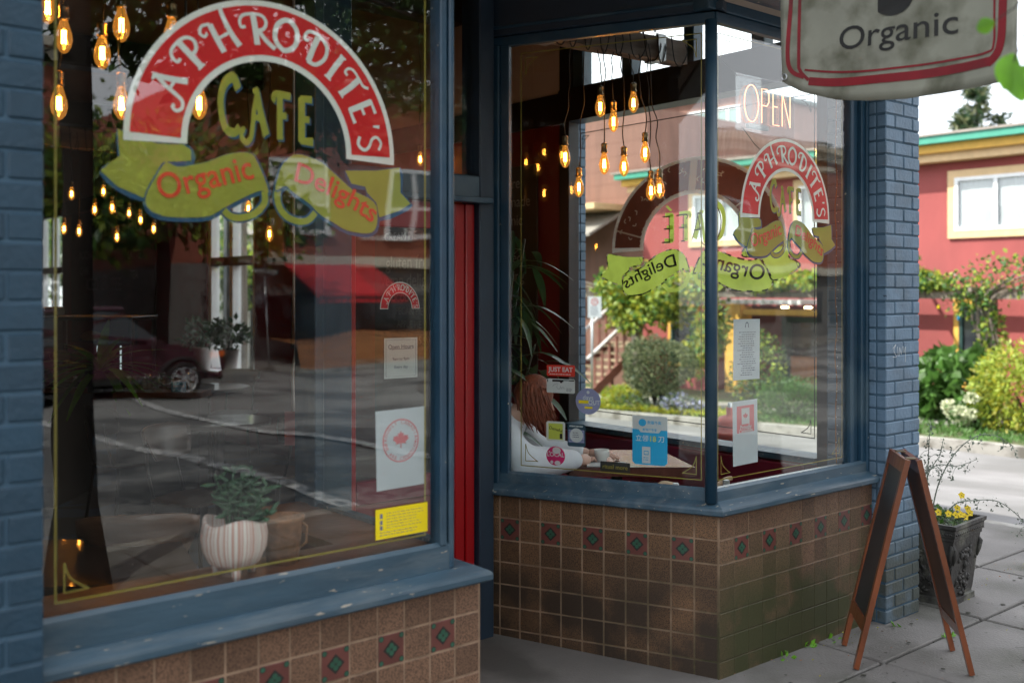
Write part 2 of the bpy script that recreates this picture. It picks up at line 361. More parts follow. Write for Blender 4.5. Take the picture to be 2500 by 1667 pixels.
# ------------------------------------------------------------------ mesh helpers
class MB:
    def __init__(s): s.v = []; s.f = []; s.m = []; s.sm = []
    def add(s, vs, fs, mi=0, smooth=False):
        o = len(s.v); s.v += [tuple(p) for p in vs]
        for f in fs: s.f.append([o + i for i in f]); s.m.append(mi); s.sm.append(smooth)
        return s
    def box(s, x0, x1, y0, y1, z0, z1, mi=0, rot=None, c=None):
        vs = [(x, y, z) for z in (z0, z1) for x, y in ((x0, y0), (x1, y0), (x1, y1), (x0, y1))]
        if rot is not None:
            vs = [tuple(rot @ (Vector(p) - Vector(c)) + Vector(c)) for p in vs]
        return s.add(vs, [(3, 2, 1, 0), (4, 5, 6, 7), (0, 1, 5, 4), (1, 2, 6, 5), (2, 3, 7, 6), (3, 0, 4, 7)], mi)
    def bbox(s, x0, x1, y0, y1, z0, z1, b=0.004, mi=0):
        """box with chamfered edges"""
        bm = bmesh.new()
        q = bmesh.ops.create_cube(bm, size=1)
        for v in bm.verts:
            v.co = ((x0 + x1) / 2 + v.co.x * (x1 - x0), (y0 + y1) / 2 + v.co.y * (y1 - y0), (z0 + z1) / 2 + v.co.z * (z1 - z0))
        bmesh.ops.bevel(bm, geom=bm.edges[:], offset=b, segments=1, affect='EDGES')
        bm.verts.ensure_lookup_table()
        s.add([v.co[:] for v in bm.verts], [[v.index for v in f.verts] for f in bm.faces], mi)
        bm.free(); return s
    def seg(s, a, b, w, h, mi=0, up=(0, 0, 1)):
        """square bar from a to b"""
        a, b = Vector(a), Vector(b); d = (b - a).normalized()
        u = Vector(up)
        if abs(d.dot(u)) > 0.99: u = Vector((1, 0, 0))
        r = d.cross(u).normalized() * w / 2; t = r.cross(d).normalized() * h / 2
        vs = [p + q for p in (a, b) for q in (-r - t, r - t, r + t, -r + t)]
        return s.add(vs, [(3, 2, 1, 0), (4, 5, 6, 7), (0, 1, 5, 4), (1, 2, 6, 5), (2, 3, 7, 6), (3, 0, 4, 7)], mi)
    def tube(s, pts, r, n=8, mi=0, cap=True):
        pts = [Vector(p) for p in pts]; rs = r if isinstance(r, (list, tuple)) else [r] * len(pts)
        vs = []; fs = []
        prev = None
        for i, p in enumerate(pts):
            d = (pts[min(i + 1, len(pts) - 1)] - pts[max(i - 1, 0)]).normalized()
            if prev is None:
                u = Vector((0, 0, 1)) if abs(d.z) < 0.9 else Vector((1, 0, 0))
                a = d.cross(u).normalized()
            else:
                a = (prev - d * prev.dot(d)).normalized()
            prev = a; b = d.cross(a)
            for k in range(n):
                t = 2 * math.pi * k / n
                vs.append(p + (a * math.cos(t) + b * math.sin(t)) * rs[i])
        for i in range(len(pts) - 1):
            for k in range(n):
                fs.append((i * n + k, i * n + (k + 1) % n, (i + 1) * n + (k + 1) % n, (i + 1) * n + k))
        if cap:
            fs.append(tuple(range(n))[::-1]); fs.append(tuple((len(pts) - 1) * n + k for k in range(n)))
        return s.add(vs, fs, mi, True)
    def lathe(s, prof, c=(0, 0, 0), n=16, mi=0, sx=1, sy=1):
        vs = []; fs = []
        for r, z in prof:
            for k in range(n):
                t = 2 * math.pi * k / n
                vs.append((c[0] + r * math.cos(t) * sx, c[1] + r * math.sin(t) * sy, c[2] + z))
        for i in range(len(prof) - 1):
            for k in range(n):
                fs.append((i * n + k, i * n + (k + 1) % n, (i + 1) * n + (k + 1) % n, (i + 1) * n + k))
        return s.add(vs, fs, mi, True)
    def prism(s, poly, z0, z1, mi=0):
        n = len(poly)
        return s.add([(x, y, z0) for x, y in poly] + [(x, y, z1) for x, y in poly],
                     [tuple(range(n))[::-1], tuple(range(n, 2 * n))] + [(i, (i + 1) % n, n + (i + 1) % n, n + i) for i in range(n)], mi)
    def build(s, name, mats, parent=None, loc=None, rotz=0):
        me = bpy.data.meshes.new(name)
        me.from_pydata([tuple(p) for p in s.v], [], s.f)
        for m in (mats if isinstance(mats, (list, tuple)) else [mats]): me.materials.append(m)
        me.polygons.foreach_set('material_index', s.m)
        me.polygons.foreach_set('use_smooth', s.sm)
        me.update()
        return link(name, me, parent, loc, rotz)

def link(name, me, parent=None, loc=None, rotz=0):
    o = bpy.data.objects.new(name, me); COL.objects.link(o)
    if loc is not None: o.location = loc
    if rotz: o.rotation_euler = (0, 0, rotz)
    if parent is not None: o.parent = parent
    return o

def tag(o, label=None, cat=None, group=None, kind=None):
    for k, v in (('label', label), ('category', cat), ('group', group), ('kind', kind)):
        if v: o[k] = v
    return o

def thing(name, label, cat, loc=(0, 0, 0), rotz=0, group=None):
    o = bpy.data.objects.new(name, None); COL.objects.link(o)
    o.location = loc; o.rotation_euler = (0, 0, rotz); o.empty_display_size = 0.1
    return tag(o, label, cat, group)

KIDS = {}
def kids(o): return [c for c in bpy.data.objects if c.parent is o]
def dup(root, loc, rotz=0, label=None, scale=None):
    def cp(o, par):
        c = o.copy(); COL.objects.link(c)
        if par is not None: c.parent = par
        for ch in kids(o): cp(ch, c)
        return c
    r = cp(root, None); r.location = loc; r.rotation_euler = (0, 0, rotz)
    if scale: r.scale = (scale,) * 3
    if label: r['label'] = label
    return r

def struct(name, mb, m, parent=None, **k):
    o = mb.build(name, m, parent, **k); o['kind'] = 'structure'; return o

def sweep(path, prof, mi=0, closed_prof=True):
    """profile (outward offset, z) swept along a plan path, outward = right-hand side, mitred"""
    mb = MB(); n = len(prof); P = [Vector(p) for p in path]
    dirs = [(P[i + 1] - P[i]).normalized() for i in range(len(P) - 1)]
    nr = [Vector((d.y, -d.x)) for d in dirs]
    vs = []
    for i, p in enumerate(P):
        if i == 0: m_ = nr[0]; k = 1
        elif i == len(P) - 1: m_ = nr[-1]; k = 1
        else:
            m_ = (nr[i - 1] + nr[i]).normalized(); k = 1 / max(0.3, m_.dot(nr[i]))
        for o, z in prof: vs.append((p.x + m_.x * o * k, p.y + m_.y * o * k, z))
    fs = []
    for i in range(len(P) - 1):
        for j in range(n if closed_prof else n - 1):
            fs.append((i * n + j, i * n + (j + 1) % n, (i + 1) * n + (j + 1) % n, (i + 1) * n + j))
    fs.append(tuple(range(n))[::-1]); fs.append(tuple((len(P) - 1) * n + j for j in range(n)))
    return mb.add(vs, fs, mi)

def cat_smooth(pts, n=6, closed=False):
    out = []; N = len(pts)
    rng = range(N if closed else N - 1)
    for i in rng:
        g = lambda k: Vector(pts[k % N]) if closed else Vector(pts[max(0, min(N - 1, k))])
        p0, p1, p2, p3 = g(i - 1), g(i), g(i + 1), g(i + 2)
        for k in range(n):
            t = k / n
            out.append(0.5 * ((2 * p1) + (-p0 + p2) * t + (2 * p0 - 5 * p1 + 4 * p2 - p3) * t * t + (-p0 + 3 * p1 - 3 * p2 + p3) * t ** 3))
    if not closed: out.append(Vector(pts[-1]))
    return out

# flat print: a list of (2-D polygons) at a layer; Sheet maps them onto a plane in the world
class Sheet:
    """paint or print lying on a plane: origin o, unit axis u (reading direction), up z, layers step towards n"""
    def __init__(s, o, u, n, sx=1.0, sz=1.0):
        s.o = Vector(o); s.u = Vector(u).normalized(); s.n = Vector(n).normalized(); s.sx = sx; s.sz = sz
        s.mb = MB(); s.k = 0
    def P(s, x, z, lay): return s.o + s.u * x * s.sx + Vector((0, 0, z * s.sz)) + s.n * (lay * 0.0012 + s.k * 0.00004)
    def nxt(s): s.k = (s.k + 1) % 22
    def poly(s, pts, mi, lay):
        s.nxt()
        s.mb.add([s.P(x, z, lay) for x, z in pts], [tuple(range(len(pts)))], mi)
    def tris(s, vs, fs, mi, lay, f=lambda x, z: (x, z)):
        s.nxt()
        s.mb.add([s.P(*f(x, z), lay) for x, z in vs], fs, mi)
    def stroke(s, pts, w, mi, lay, n=6, f=lambda x, z: (x, z), w1=None, closed=False):
        s.nxt()
        q = cat_smooth(pts, n, closed) if n > 1 else [Vector(p) for p in pts]
        N = len(q); vs = []
        for i, p in enumerate(q):
            a = q[(i - 1) % N] if closed else q[max(0, i - 1)]
            b = q[(i + 1) % N] if closed else q[min(N - 1, i + 1)]
            d = (b - a)
            d = d.normalized() if d.length > 1e-9 else Vector((1, 0))
            ww = (w + ((w1 if w1 is not None else w) - w) * i / max(1, N - 1)) / 2
            vs += [f(p.x - d.y * ww, p.y + d.x * ww), f(p.x + d.y * ww, p.y - d.x * ww)]
        fs = [(2 * i, 2 * i + 1, 2 * i + 3, 2 * i + 2) for i in range(N - 1)]
        if closed: fs.append((2 * N - 2, 2 * N - 1, 1, 0))
        s.mb.add([s.P(x, z, lay) for x, z in vs], fs, mi)

def earclip(pts):
    bm = bmesh.new()
    vs = [bm.verts.new((x, y, 0)) for x, y in pts]
    f = bm.faces.new(vs)
    bmesh.ops.triangulate(bm, faces=[f])
    bm.verts.index_update()
    out = [tuple(v.index for v in g.verts) for g in bm.faces]
    bm.free(); return out

_tc = {}
def textgeo(txt, bold=0.0, shear=0.0):
    k = (txt, bold, shear)
    if k in _tc: return _tc[k]
    cu = bpy.data.curves.new('lettering', 'FONT')
    cu.body = txt; cu.size = 1; cu.offset = bold; cu.shear = shear; cu.resolution_u = 4; cu.align_x = 'CENTER'
    ob = bpy.data.objects.new('lettering', cu)
    me = bpy.data.meshes.new_from_object(ob)
    vs = [(v.co.x, v.co.y) for v in me.vertices]; fs = [tuple(p.vertices) for p in me.polygons]
    bpy.data.objects.remove(ob); bpy.data.curves.remove(cu); bpy.data.meshes.remove(me)
    _tc[k] = (vs, fs); return _tc[k]

def put_text(sh, txt, x, z, size, mi, lay, ang=0, bold=0.0, sx=1.0, mirror=False):
    vs, fs = textgeo(txt, bold)
    ca, sa = math.cos(ang), math.sin(ang)
    m = -1 if mirror else 1
    sh.tris(vs, fs, mi, lay, lambda a, b: (x + m * (a * sx * ca - b * sa) * size, z + (a * sx * sa + b * ca) * size))

# hand-drawn swash capitals, unit height, (points, start width, end width)
W_ = 0.17
GLY = {
 'A': [([(.50, 1.0), (.36, .55), (.30, .2), (.22, -.1), (.02, -.2), (-.14, -.08), (-.1, .08), (0, .06)], .13, .1), ([(.44, 1.02), (.62, .5), (.84, 0)], .15, .2), ([(.3, .4), (.72, .36)], .1, .1), ([(.3, .98), (.5, 1.0)], .06, .14)],
 'P': [([(.38, .98), (.4, .5), (.42, 0)], .2, .2), ([(.08, .62), (-.06, .6), (-.1, .78), (.02, .97), (.35, 1.03), (.66, .97), (.8, .74), (.66, .5), (.4, .46)], .1, .12), ([(.28, 0), (.56, 0)], .07, .07)],
 'H': [([(.26, .95), (.28, .5), (.32, 0)], .19, .19), ([(.06, .72), (-.08, .66), (-.16, .8), (-.02, .98), (.26, .96)], .09, .1), ([(.98, 1.3), (.86, 1.36), (.78, 1.15), (.8, .5), (.9, 0)], .09, .2), ([(.3, .45), (.82, .52)], .1, .1)],
 'R': [([(.38, .98), (.4, .5), (.40, .02)], .2, .2), ([(.08, .62), (-.06, .6), (-.1, .78), (.02, .97), (.35, 1.03), (.68, .97), (.8, .76), (.68, .54), (.42, .48)], .1, .12), ([(.5, .5), (.72, .16), (1.0, -.12)], .14, .16)],
 'O': [([(.4, 1.02), (.05, .75), (.05, .25), (.4, -.02), (.75, .25), (.75, .75)], .17, .17)],
 'D': [([(.3, .95), (.3, .5), (.32, 0)], .2, .2), ([(.06, .66), (-.08, .62), (-.12, .8), (0, .98), (.35, 1.02), (.72, .82), (.8, .42), (.6, .05), (.28, 0)], .1, .15)],
 'I': [([(.2, 1), (.2, .5), (.22, 0)], .2, .2), ([(.08, 1), (.34, 1)], .07, .07), ([(.08, 0), (.36, 0)], .07, .07)],
 'T': [([(.36, .95), (.38, .5), (.36, 0)], .2, .2), ([(.02, .66), (-.12, .66), (-.14, .84), (.02, .98), (.36, .98), (.62, .96), (.8, 1.1)], .09, .1), ([(.24, 0), (.5, 0)], .07, .07)],
 'E': [([(.16, 1), (.16, .5), (.16, 0)], .2, .2), ([(.1, .98), (.58, .98)], .1, .13), ([(.1, .52), (.48, .52)], .1, .12), ([(.1, .02), (.62, .03)], .1, .15)],
 "'": [([(.12, 1.05), (.06, .78)], .13, .07)],
 'S': [([(.56, .86), (.32, 1.0), (.1, .84), (.16, .62), (.42, .45), (.52, .22), (.32, .0), (.04, .1)], .1, .13)],
 'C': [([(.62, .82), (.45, 1.03), (.16, .86), (.06, .5), (.2, .08), (.5, 0), (.66, .12)], .16, .12)],
 'F': [([(.2, .98), (.2, .5), (.2, 0)], .18, .18), ([(.02, .84), (-.08, .9), (.04, 1), (.64, .98)], .1, .13), ([(.14, .5), (.48, .52)], .1, .12), ([(.08, 0), (.34, 0)], .07, .07)],
}
ARCH = [('A', 154.5, .42), ('P', 136.5, .36), ('H', 117.5, .42), ('R', 98.5, .40), ('O', 82, .4), ('D', 65.5, .36), ('I', 51.5, .21), ('T', 39.5, .33), ('E', 25, .34), ("'", 15.5, .1), ('S', 7.5, .32)]
TAILL = [(-0.434, 0.013), (-0.387, -0.003), (-0.329, -0.016), (-0.258, -0.012), (-0.238, -0.024), (-0.236, -0.054), (-0.302, -0.062), (-0.324, -0.088), (-0.345, -0.121), (-0.366, -0.162), (-0.434, -0.137), (-0.477, -0.099), (-0.454, -0.077), (-0.429, -0.057)]
ORGP = [(-0.31, -0.064), (-0.275, -0.073), (-0.227, -0.064), (-0.184, -0.05), (-0.144, -0.032), (-0.096, -0.019), (-0.06, -0.02), (-0.045, -0.038), (-0.023, -0.082), (-0.008, -0.126), (-0.029, -0.122), (-0.06, -0.133), (-0.114, -0.161), (-0.15, -0.182), (-0.184, -0.201), (-0.23, -0.208), (-0.302, -0.209), (-0.345, -0.2), (-0.364, -0.175), (-0.358, -0.143), (-0.334, -0.099)]
LOOPL = [(-0.02, -0.124), (-0.02, -0.156), (-0.048, -0.187), (-0.09, -0.202), (-0.123, -0.199), (-0.142, -0.184)]
DELP = [(0.052, -0.024), (0.078, -0.01), (0.111, -0.011), (0.164, -0.027), (0.218, -0.064), (0.274, -0.103), (0.323, -0.121), (0.352, -0.141), (0.359, -0.178), (0.352, -0.215), (0.323, -0.231), (0.253, -0.225), (0.204, -0.203), (0.17, -0.187), (0.144, -0.17), (0.124, -0.151), (0.072, -0.121), (0.046, -0.103), (0.024, -0.119), (0.011, -0.114), (0.021, -0.073), (0.033, -0.043)]
LOOPR = [(0.024, -0.107), (0.021, -0.148), (0.04, -0.184), (0.078, -0.203), (0.117, -0.201), (0.144, -0.176)]
TAILR = [(0.246, -0.044), (0.288, -0.041), (0.359, -0.036), (0.441, -0.02), (0.445, -0.06), (0.445, -0.098), (0.483, -0.131), (0.441, -0.155), (0.367, -0.18), (0.356, -0.135), (0.323, -0.106), (0.316, -0.088), (0.267, -0.082)]

def arc_band(sh, r0, r1, a0, a1, mi, lay, n=48):
    vs = []
    for i in range(n + 1):
        t = R(a0 + (a1 - a0) * i / n)
        vs += [(r0 * math.cos(t), r0 * math.sin(t)), (r1 * math.cos(t), r1 * math.sin(t))]
    sh.tris(vs, [(2 * i, 2 * i + 1, 2 * i + 3, 2 * i + 2) for i in range(n)], mi, lay)

def arch_letters(sh, mi, lay, r0=0.292, h=0.086, only=None):
    for ch, a, w in ARCH:
        t = R(a); tx, tz = math.sin(t), -math.cos(t); rx, rz = math.cos(t), math.sin(t)
        hh = h * (0.95 if ch in "S'" else 1)
        def f(x, z, tx=tx, tz=tz, rx=rx, rz=rz, w=w, hh=hh):
            return ((x - w) * hh * 1.05 * tx + (r0 + z * hh) * rx, (x - w) * hh * 1.05 * tz + (r0 + z * hh) * rz)
        for st, w0, w1 in GLY[ch]:
            sh.stroke(st, w0, mi, lay, 5, f, w1, closed=(ch == 'O'))

def line_fit(sh, txt, x0, z0, x1, z1, size, mi, lay, bold=0.0, arc=0.0):
    """text laid along a gently bowed baseline"""
    vs, fs = textgeo(txt, bold)
    xs = [v[0] for v in vs]; a, b = min(xs), max(xs); L = math.hypot(x1 - x0, z1 - z0); k = L / (b - a)
    ux, uz = (x1 - x0) / L, (z1 - z0) / L
    def f(x, z):
        t = (x - a) / (b - a); bow = arc * 4 * t * (1 - t)
        d = arc * 4 * (1 - 2 * t) / L
        px = x0 + ux * t * L - uz * bow; pz = z0 + uz * t * L + ux * bow
        nx, nz = -uz - ux * d, ux - uz * d
        return px + nx * z * size, pz + nz * z * size
    sh.tris(vs, fs, mi, lay, f)

def grow(pts, d, ox=0, oz=0):
    cx = sum(p[0] for p in pts) / len(pts); out = []
    N = len(pts)
    area = sum(pts[i][0] * pts[(i + 1) % N][1] - pts[(i + 1) % N][0] * pts[i][1] for i in range(N))
    sg = 1 if area > 0 else -1
    for i in range(N):
        a, b = Vector(pts[i - 1]), Vector(pts[(i + 1) % N]); t = (b - a).normalized()
        out.append((pts[i][0] + sg * t.y * d + ox, pts[i][1] - sg * t.x * d + oz))
    return out

def shop_sign(name, parent, o, u, n, sx, sz, back=False):
    """the painted arch-and-ribbon sign; back=True is the unpainted-over inner side with cracked edges"""
    ms = [M['sred'], M['swhite'], M['solive'] if not back else M['solivet'], M['snavy'], M['sorange'], M['sbrown'], M['bblack']]
    def sheet(): return Sheet(o, u, n, sx, sz)
    def done(sh, nm): return sh.mb.build(nm, ms, root)
    root = bpy.data.objects.new(name, None); COL.objects.link(root); root.parent = parent
    sh = sheet()
    arc_band(sh, 0.248, 0.420, -2.0, 182.0, 1, 2)
    arc_band(sh, 0.266, 0.404, 1.2, 178.8, 0 if not back else 5, 3 if not back else 1)
    done(sh, 'arch_band')
    if not back: sh = sheet(); arch_letters(sh, 1, 4); done(sh, 'arch_lettering')
    if back:
        sh = sheet()
        rr = random.Random(3)
        for a in [x * 2.2 for x in range(1, 82)]:
            for r in (0.262, 0.408):
                if rr.random() < 0.8:
                    t0 = R(a + rr.uniform(-1, 1)); t1 = t0 + R(rr.uniform(1, 2.4))
                    sh.stroke([(r * math.cos(t0), r * math.sin(t0)), (r * math.cos(t1) , r * math.sin(t1) + rr.uniform(-.002, .002))], rr.uniform(.006, .013), 1, -2, 1)
        for a, w in ((90, .035), (12, .008), (140, .007), (60, .007)):
            t = R(a); sh.stroke([(0.262 * math.cos(t), 0.262 * math.sin(t)), (0.41 * math.cos(t + .03), 0.41 * math.sin(t + .03))], w, 1, -2, 1)
        for k in range(26):
            a = R(rr.uniform(8, 172)); r = rr.uniform(.29, .38); q = rr.uniform(0, 6)
            sh.stroke([(r * math.cos(a), r * math.sin(a)), (r * math.cos(a) + .012 * math.cos(q), r * math.sin(a) + .012 * math.sin(q)), (r * math.cos(a) + .022 * math.cos(q + .8), r * math.sin(a) + .022 * math.sin(q + .8))], .005, 1, -2, 4)
        done(sh, 'paint_cracks')
    # ribbon
    sh = sheet()
    for P in (TAILL, ORGP, DELP, TAILR) if not back else ():
        g = [tuple(q) for q in cat_smooth(grow(P, .007, .003, -.005), 2, True)]
        sh.tris(g, earclip(g), 3, 0)
    for L in (LOOPL, LOOPR) if not back else (): sh.stroke(L, .030, 3, 0, 5)
    if not back: done(sh, 'ribbon_shadow')
    sh = sheet()
    for P in (TAILL, TAILR) if not back else ():
        sh.tris(P, earclip(P), 2, 1)
    for L in (LOOPL, LOOPR): sh.stroke(L, .019, 2, 1, 5)
    for P in (ORGP, DELP) if not back else ():
        g = [tuple(q) for q in cat_smooth(P, 3, True)]
        sh.tris(g, earclip(g), 2, 2)
        sh.stroke([g[0]] + g[-14:][::-1][:14], .004, 3, 3, 1)
    if back:
        for P in (ORGP, DELP, TAILL, TAILR):
            g = [tuple(q) for q in cat_smooth(P, 3, True)]
            sh.tris(g, earclip(g), 2, -1)
            rr = random.Random(len(P))
            for i in range(len(g)):
                if rr.random() < .62: sh.stroke([g[i], g[(i + 1) % len(g)]], rr.uniform(.004, .009), rr.choice([6, 6, 1]), -2, 1)
            for k in range(5):
                a = rr.choice(g); b = rr.choice(g)
                if (Vector(a) - Vector(b)).length < .12: sh.stroke([a, b], .002, rr.choice([6, 2]), -2, 1)
    done(sh, 'ribbon')
    sh = sheet()
    ly = 4 if not back else -3
    line_fit(sh, 'Organic', -.322, -.165, -.052, -.088, .098, 4 if not back else 6, ly, .012)
    line_fit(sh, 'Delights', .072, -.087, .338, -.198, .082, 4 if not back else 6, ly, .012, .012)
    done(sh, 'ribbon_lettering')
    sh = sheet()
    for k, (ch, x, z, s_) in enumerate((('C', -.158, .035, .150), ('A', -.080, .036, .125), ('F', .012, .034, .125), ('E', .085, .028, .130))):
        if back:
            for st, w0, w1 in GLY[ch]:
                sh.stroke(st, .05, 6, -3, 4, lambda a, b: (x + a * s_ * .62 + .013, z + b * s_ - .006), .05)
        for off, mi, l2 in ((.005, 3, 1), (0, 2, 2)) if not back else ((0, 2, -2),):
            for st, w0, w1 in GLY[ch]:
                sh.stroke(st, w0 * 1.35, mi, l2, 4, lambda a, b: (x + a * s_ * .62 + off, z + b * s_ - off), w1 * 1.35)
    if back: sh.stroke([(.10, .175), (.125, .20)], .01, 2, -2, 1)
    done(sh, 'cafe_lettering')
    return root

# ------------------------------------------------------------------ ground, roads
def gh(x, y):
    k = min(1, max(0, (x - 6.5) / 9.5)); k = k * k * (3 - 2 * k)
    if y < -1.2:
        q = min(1, (-1.2 - y) / 12.0); q = q * q * (3 - 2 * q)
        return -0.8 * k * (1 - .8 * q) - 0.45 * q
    return -0.8 * k - 0.03 * max(0, y - 8) * min(1, max(0, (x - 5) / 5))

def terrain(name, x0, x1, y0, y1, dz, m, nx=30, ny=30, **kw):
    mb = MB(); vs = []
    for j in range(ny + 1):
        for i in range(nx + 1):
            x = x0 + (x1 - x0) * i / nx; y = y0 + (y1 - y0) * j / ny
            vs.append((x, y, gh(x, y) + dz))
    mb.add(vs, [(j * (nx + 1) + i, j * (nx + 1) + i + 1, (j + 1) * (nx + 1) + i + 1, (j + 1) * (nx + 1) + i) for j in range(ny) for i in range(nx)], 0, True)
    return struct(name, mb, m)

terrain('ground', -160, 240, -160, 240, -0.24, M['soil'], 100, 100)
terrain('road', -120, 150, -21.3, -1.2, -0.125, M['asph'], 90, 20)
cr_ = terrain('cross_street', 7.35, 16.0, -1.2, 150, -0.121, M['asphl'], 18, 80)
terrain('cross_street_south', 7.35, 16.0, -90, -21.3, -0.121, M['asphl'], 10, 30).name = 'side_road'
# markings: crosswalk lines and a stop line
def strip(name, x0, y0, x1, y1, w, m, n=14, dz=-0.116):
    mb = MB(); d = Vector((x1 - x0, y1 - y0)).normalized(); r = Vector((-d.y, d.x)) * w / 2; vs = []
    for i in range(n + 1):
        p = Vector((x0, y0)).lerp(Vector((x1, y1)), i / n)
        for s in (-1, 1):
            q = p + r * s; vs.append((q.x, q.y, gh(q.x, q.y) + dz))
    mb.add(vs, [(2 * i, 2 * i + 2, 2 * i + 3, 2 * i + 1) for i in range(n)])
    return struct(name, mb, m)
strip('road_marking', 4.35, -1.6, 5.2, -15.5, 0.2, M['paint'])
strip('road_marking', 6.2, -1.6, 7.4, -15.5, 0.2, M['paint'])
strip('road_marking', -40, -11, 2.4, -11, 0.12, M['paint'])
strip('road_marking', 19, -11, 90, -11, 0.12, M['paint'])
strip('road_marking', 8.0, 1.2, 15.6, 1.2, 0.35, M['paint'])
strip('road_marking', 8.0, -0.6, 15.6, -0.6, 0.2, M['paint'])
# near pavement: slabs on a dark bed
mb = MB(); mb.box(-14, 7.2, -1.05, 2.9, -0.2, -0.022); mb.box(4.92, 7.2, 2.9, 60, -0.2, -0.022)
pav = struct('sidewalk', mb, M['concd'])
def slab(x0, x1, y0, y1, nm_='paving_slab'):
    mb = MB(); g = 0.009
    cx, cy = (x0 + x1) / 2, (y0 + y1) / 2; hx, hy = (x1 - x0) / 2 - g, (y1 - y0) / 2 - g
    mb.bbox(-hx, hx, -hy, hy, -0.03, 0, 0.006)
    o = mb.build(nm_, M['conc'], pav, (cx, cy, random.uniform(-.003, .002)))
    o.rotation_euler = (random.uniform(-.002, .002), random.uniform(-.002, .002), 0)
xs = [-4.2 + .925 * k for k in range(0, 13)]
off = 4.13 - (-4.2 + .925 * 9)
xs = [x + off for x in xs] + []
for i in range(len(xs) - 1):
    x0, x1 = xs[i], min(xs[i + 1], 7.2)
    if x1 <= x0: continue
    slab(x0, x1, 2.39, 2.86)
    for y1 in (2.39, 1.465, .54, -.385): slab(x0, x1, max(-1.05, y1 - .925), y1)
for k in range(14):
    y0 = 2.86 + .925 * k
    if k < 14:
        slab(4.94, 6.0, y0, y0 + .925); slab(6.0, 7.2, y0, y0 + .925)
mb = MB(); mb.prism([(4.94, 15.8), (7.2, 15.8), (7.2, 60), (4.94, 60)], -.03, -.002); mb.prism([(-14, -1.05), (xs[0], -1.05), (xs[0], 2.86), (-14, 2.86)], -.03, -.002)
struct('pavement_far', mb, M['conc']).name = 'pavement'
kb = MB()
kb.box(-60, 7.2, -1.2, -1.05, -.2, .0); struct('kerb', kb, M['kerb'])
kb = MB()
vs = []
for k in range(31):
    y = -1.2 + (80) * k / 30
    z = gh(7.3, y)
    vs += [(7.2, y, z - .3), (7.2, y, z), (7.35, y, z), (7.35, y, z - .3)]
kb.add(vs, [(4 * i + j, 4 * i + 4 + j, 4 * i + 4 + (j + 1) % 4, 4 * i + (j + 1) % 4) for i in range(30) for j in range(4)])
struct('kerb', kb, M['kerb'])
# far kerb of the cross street with a pale verge walk
kb = MB(); vs = []
for k in range(61):
    y = 1 + 100 * k / 60; z = gh(16.1, y)
    vs += [(16.0, y, z - .3), (16.0, y, z + .05), (16.17, y, z + .05), (16.17, y, z - .3)]
kb.add(vs, [(4 * i + j, 4 * i + 4 + j, 4 * i + 4 + (j + 1) % 4, 4 * i + (j + 1) % 4) for i in range(60) for j in range(4)])
struct('kerb', kb, M['kerb'])
terrain('verge', 16.17, 23, 1, 100, 0.03, M['soil'], 8, 60)
terrain('footpath', 17.9, 19.2, 1, 100, 0.05, M['kerb'], 4, 60)
# far side of the main street
terrain('pavement', -80, 95, -26, -21.3, 0.0, M['conc'], 90, 4)
kb = MB(); vs = []
for k in range(61):
    x = -60 + 150 * k / 60; z = gh(x, -21.3); vs += [(x, -21.3, z - .3), (x, -21.3, z + .01), (x, -21.15, z + .01), (x, -21.15, z - .3)]
kb.add(vs, [(4 * i + j, 4 * i + 4 + j, 4 * i + 4 + (j + 1) % 4, 4 * i + (j + 1) % 4) for i in range(60) for j in range(4)])
struct('kerb', kb, M['kerb'])

# ------------------------------------------------------------------ cafe building
cafe = thing('cafe_building', 'blue painted corner cafe with big shop windows and brown tiled base', 'building')
def part(mb, name, m, **k): return mb.build(name, m, cafe, **k)
E0, C0, F0 = (2.962, 3.755), (3.42, 2.73), (4.60, 2.73)      # right bay: entrance end, corner, pier
L0, LC, LE = (0.73, 2.73), (2.14, 2.73), (2.14, 3.74)        # left bay
SIDE = (Vector(C0) - Vector(E0)).normalized()
# tiled bases
DZ = .102
def tile_mesh(deco, ms):
    mb = MB(); a = .0483
    mb.bbox(-a, a, -.004, .004, -a, a, .0022, 0)
    if deco:
        y = -.0046
        def quad(cx, cz, w, h, mi, rot=0, yy=y):
            c, s = math.cos(rot), math.sin(rot)
            q = [(-w, -h), (w, -h), (w, h), (-w, h)]
            mb.add([(cx + u * c - v * s, yy, cz + u * s + v * c) for u, v in q], [(0, 1, 2, 3)], mi)
        def disc(cx, cz, r, mi, yy):
            mb.add([(cx + r * math.cos(t * math.pi / 4), yy, cz + r * math.sin(t * math.pi / 4)) for t in range(8)], [tuple(range(8))], mi)
        quad(0, 0, .022, .022, 2, math.pi / 4)
        for sx in (-1, 1):
            for sz in (-1, 1):
                disc(sx * .038, sz * .038, .0098, 2, y); disc(sx * .038, sz * .038, .0078, 1, y - .0005)
        for dx, dz in ((0, 1), (0, -1), (1, 0), (-1, 0)):
            disc(dx * .0115, dz * .0115, .0088, 1, y - .0005)
    me = bpy.data.meshes.new('tile'); me.from_pydata(mb.v, [], mb.f)
    for m in ms: me.materials.append(m)
    me.polygons.foreach_set('material_index', mb.m); me.update(); return me
tm = {}
for k, m in (('f', M['tile']), ('s', M['tiles'])):
    tm[k, 0] = tile_mesh(False, [m]); tm[k, 1] = tile_mesh(True, [M['tred'], M['tgreen'], M['tblack']])
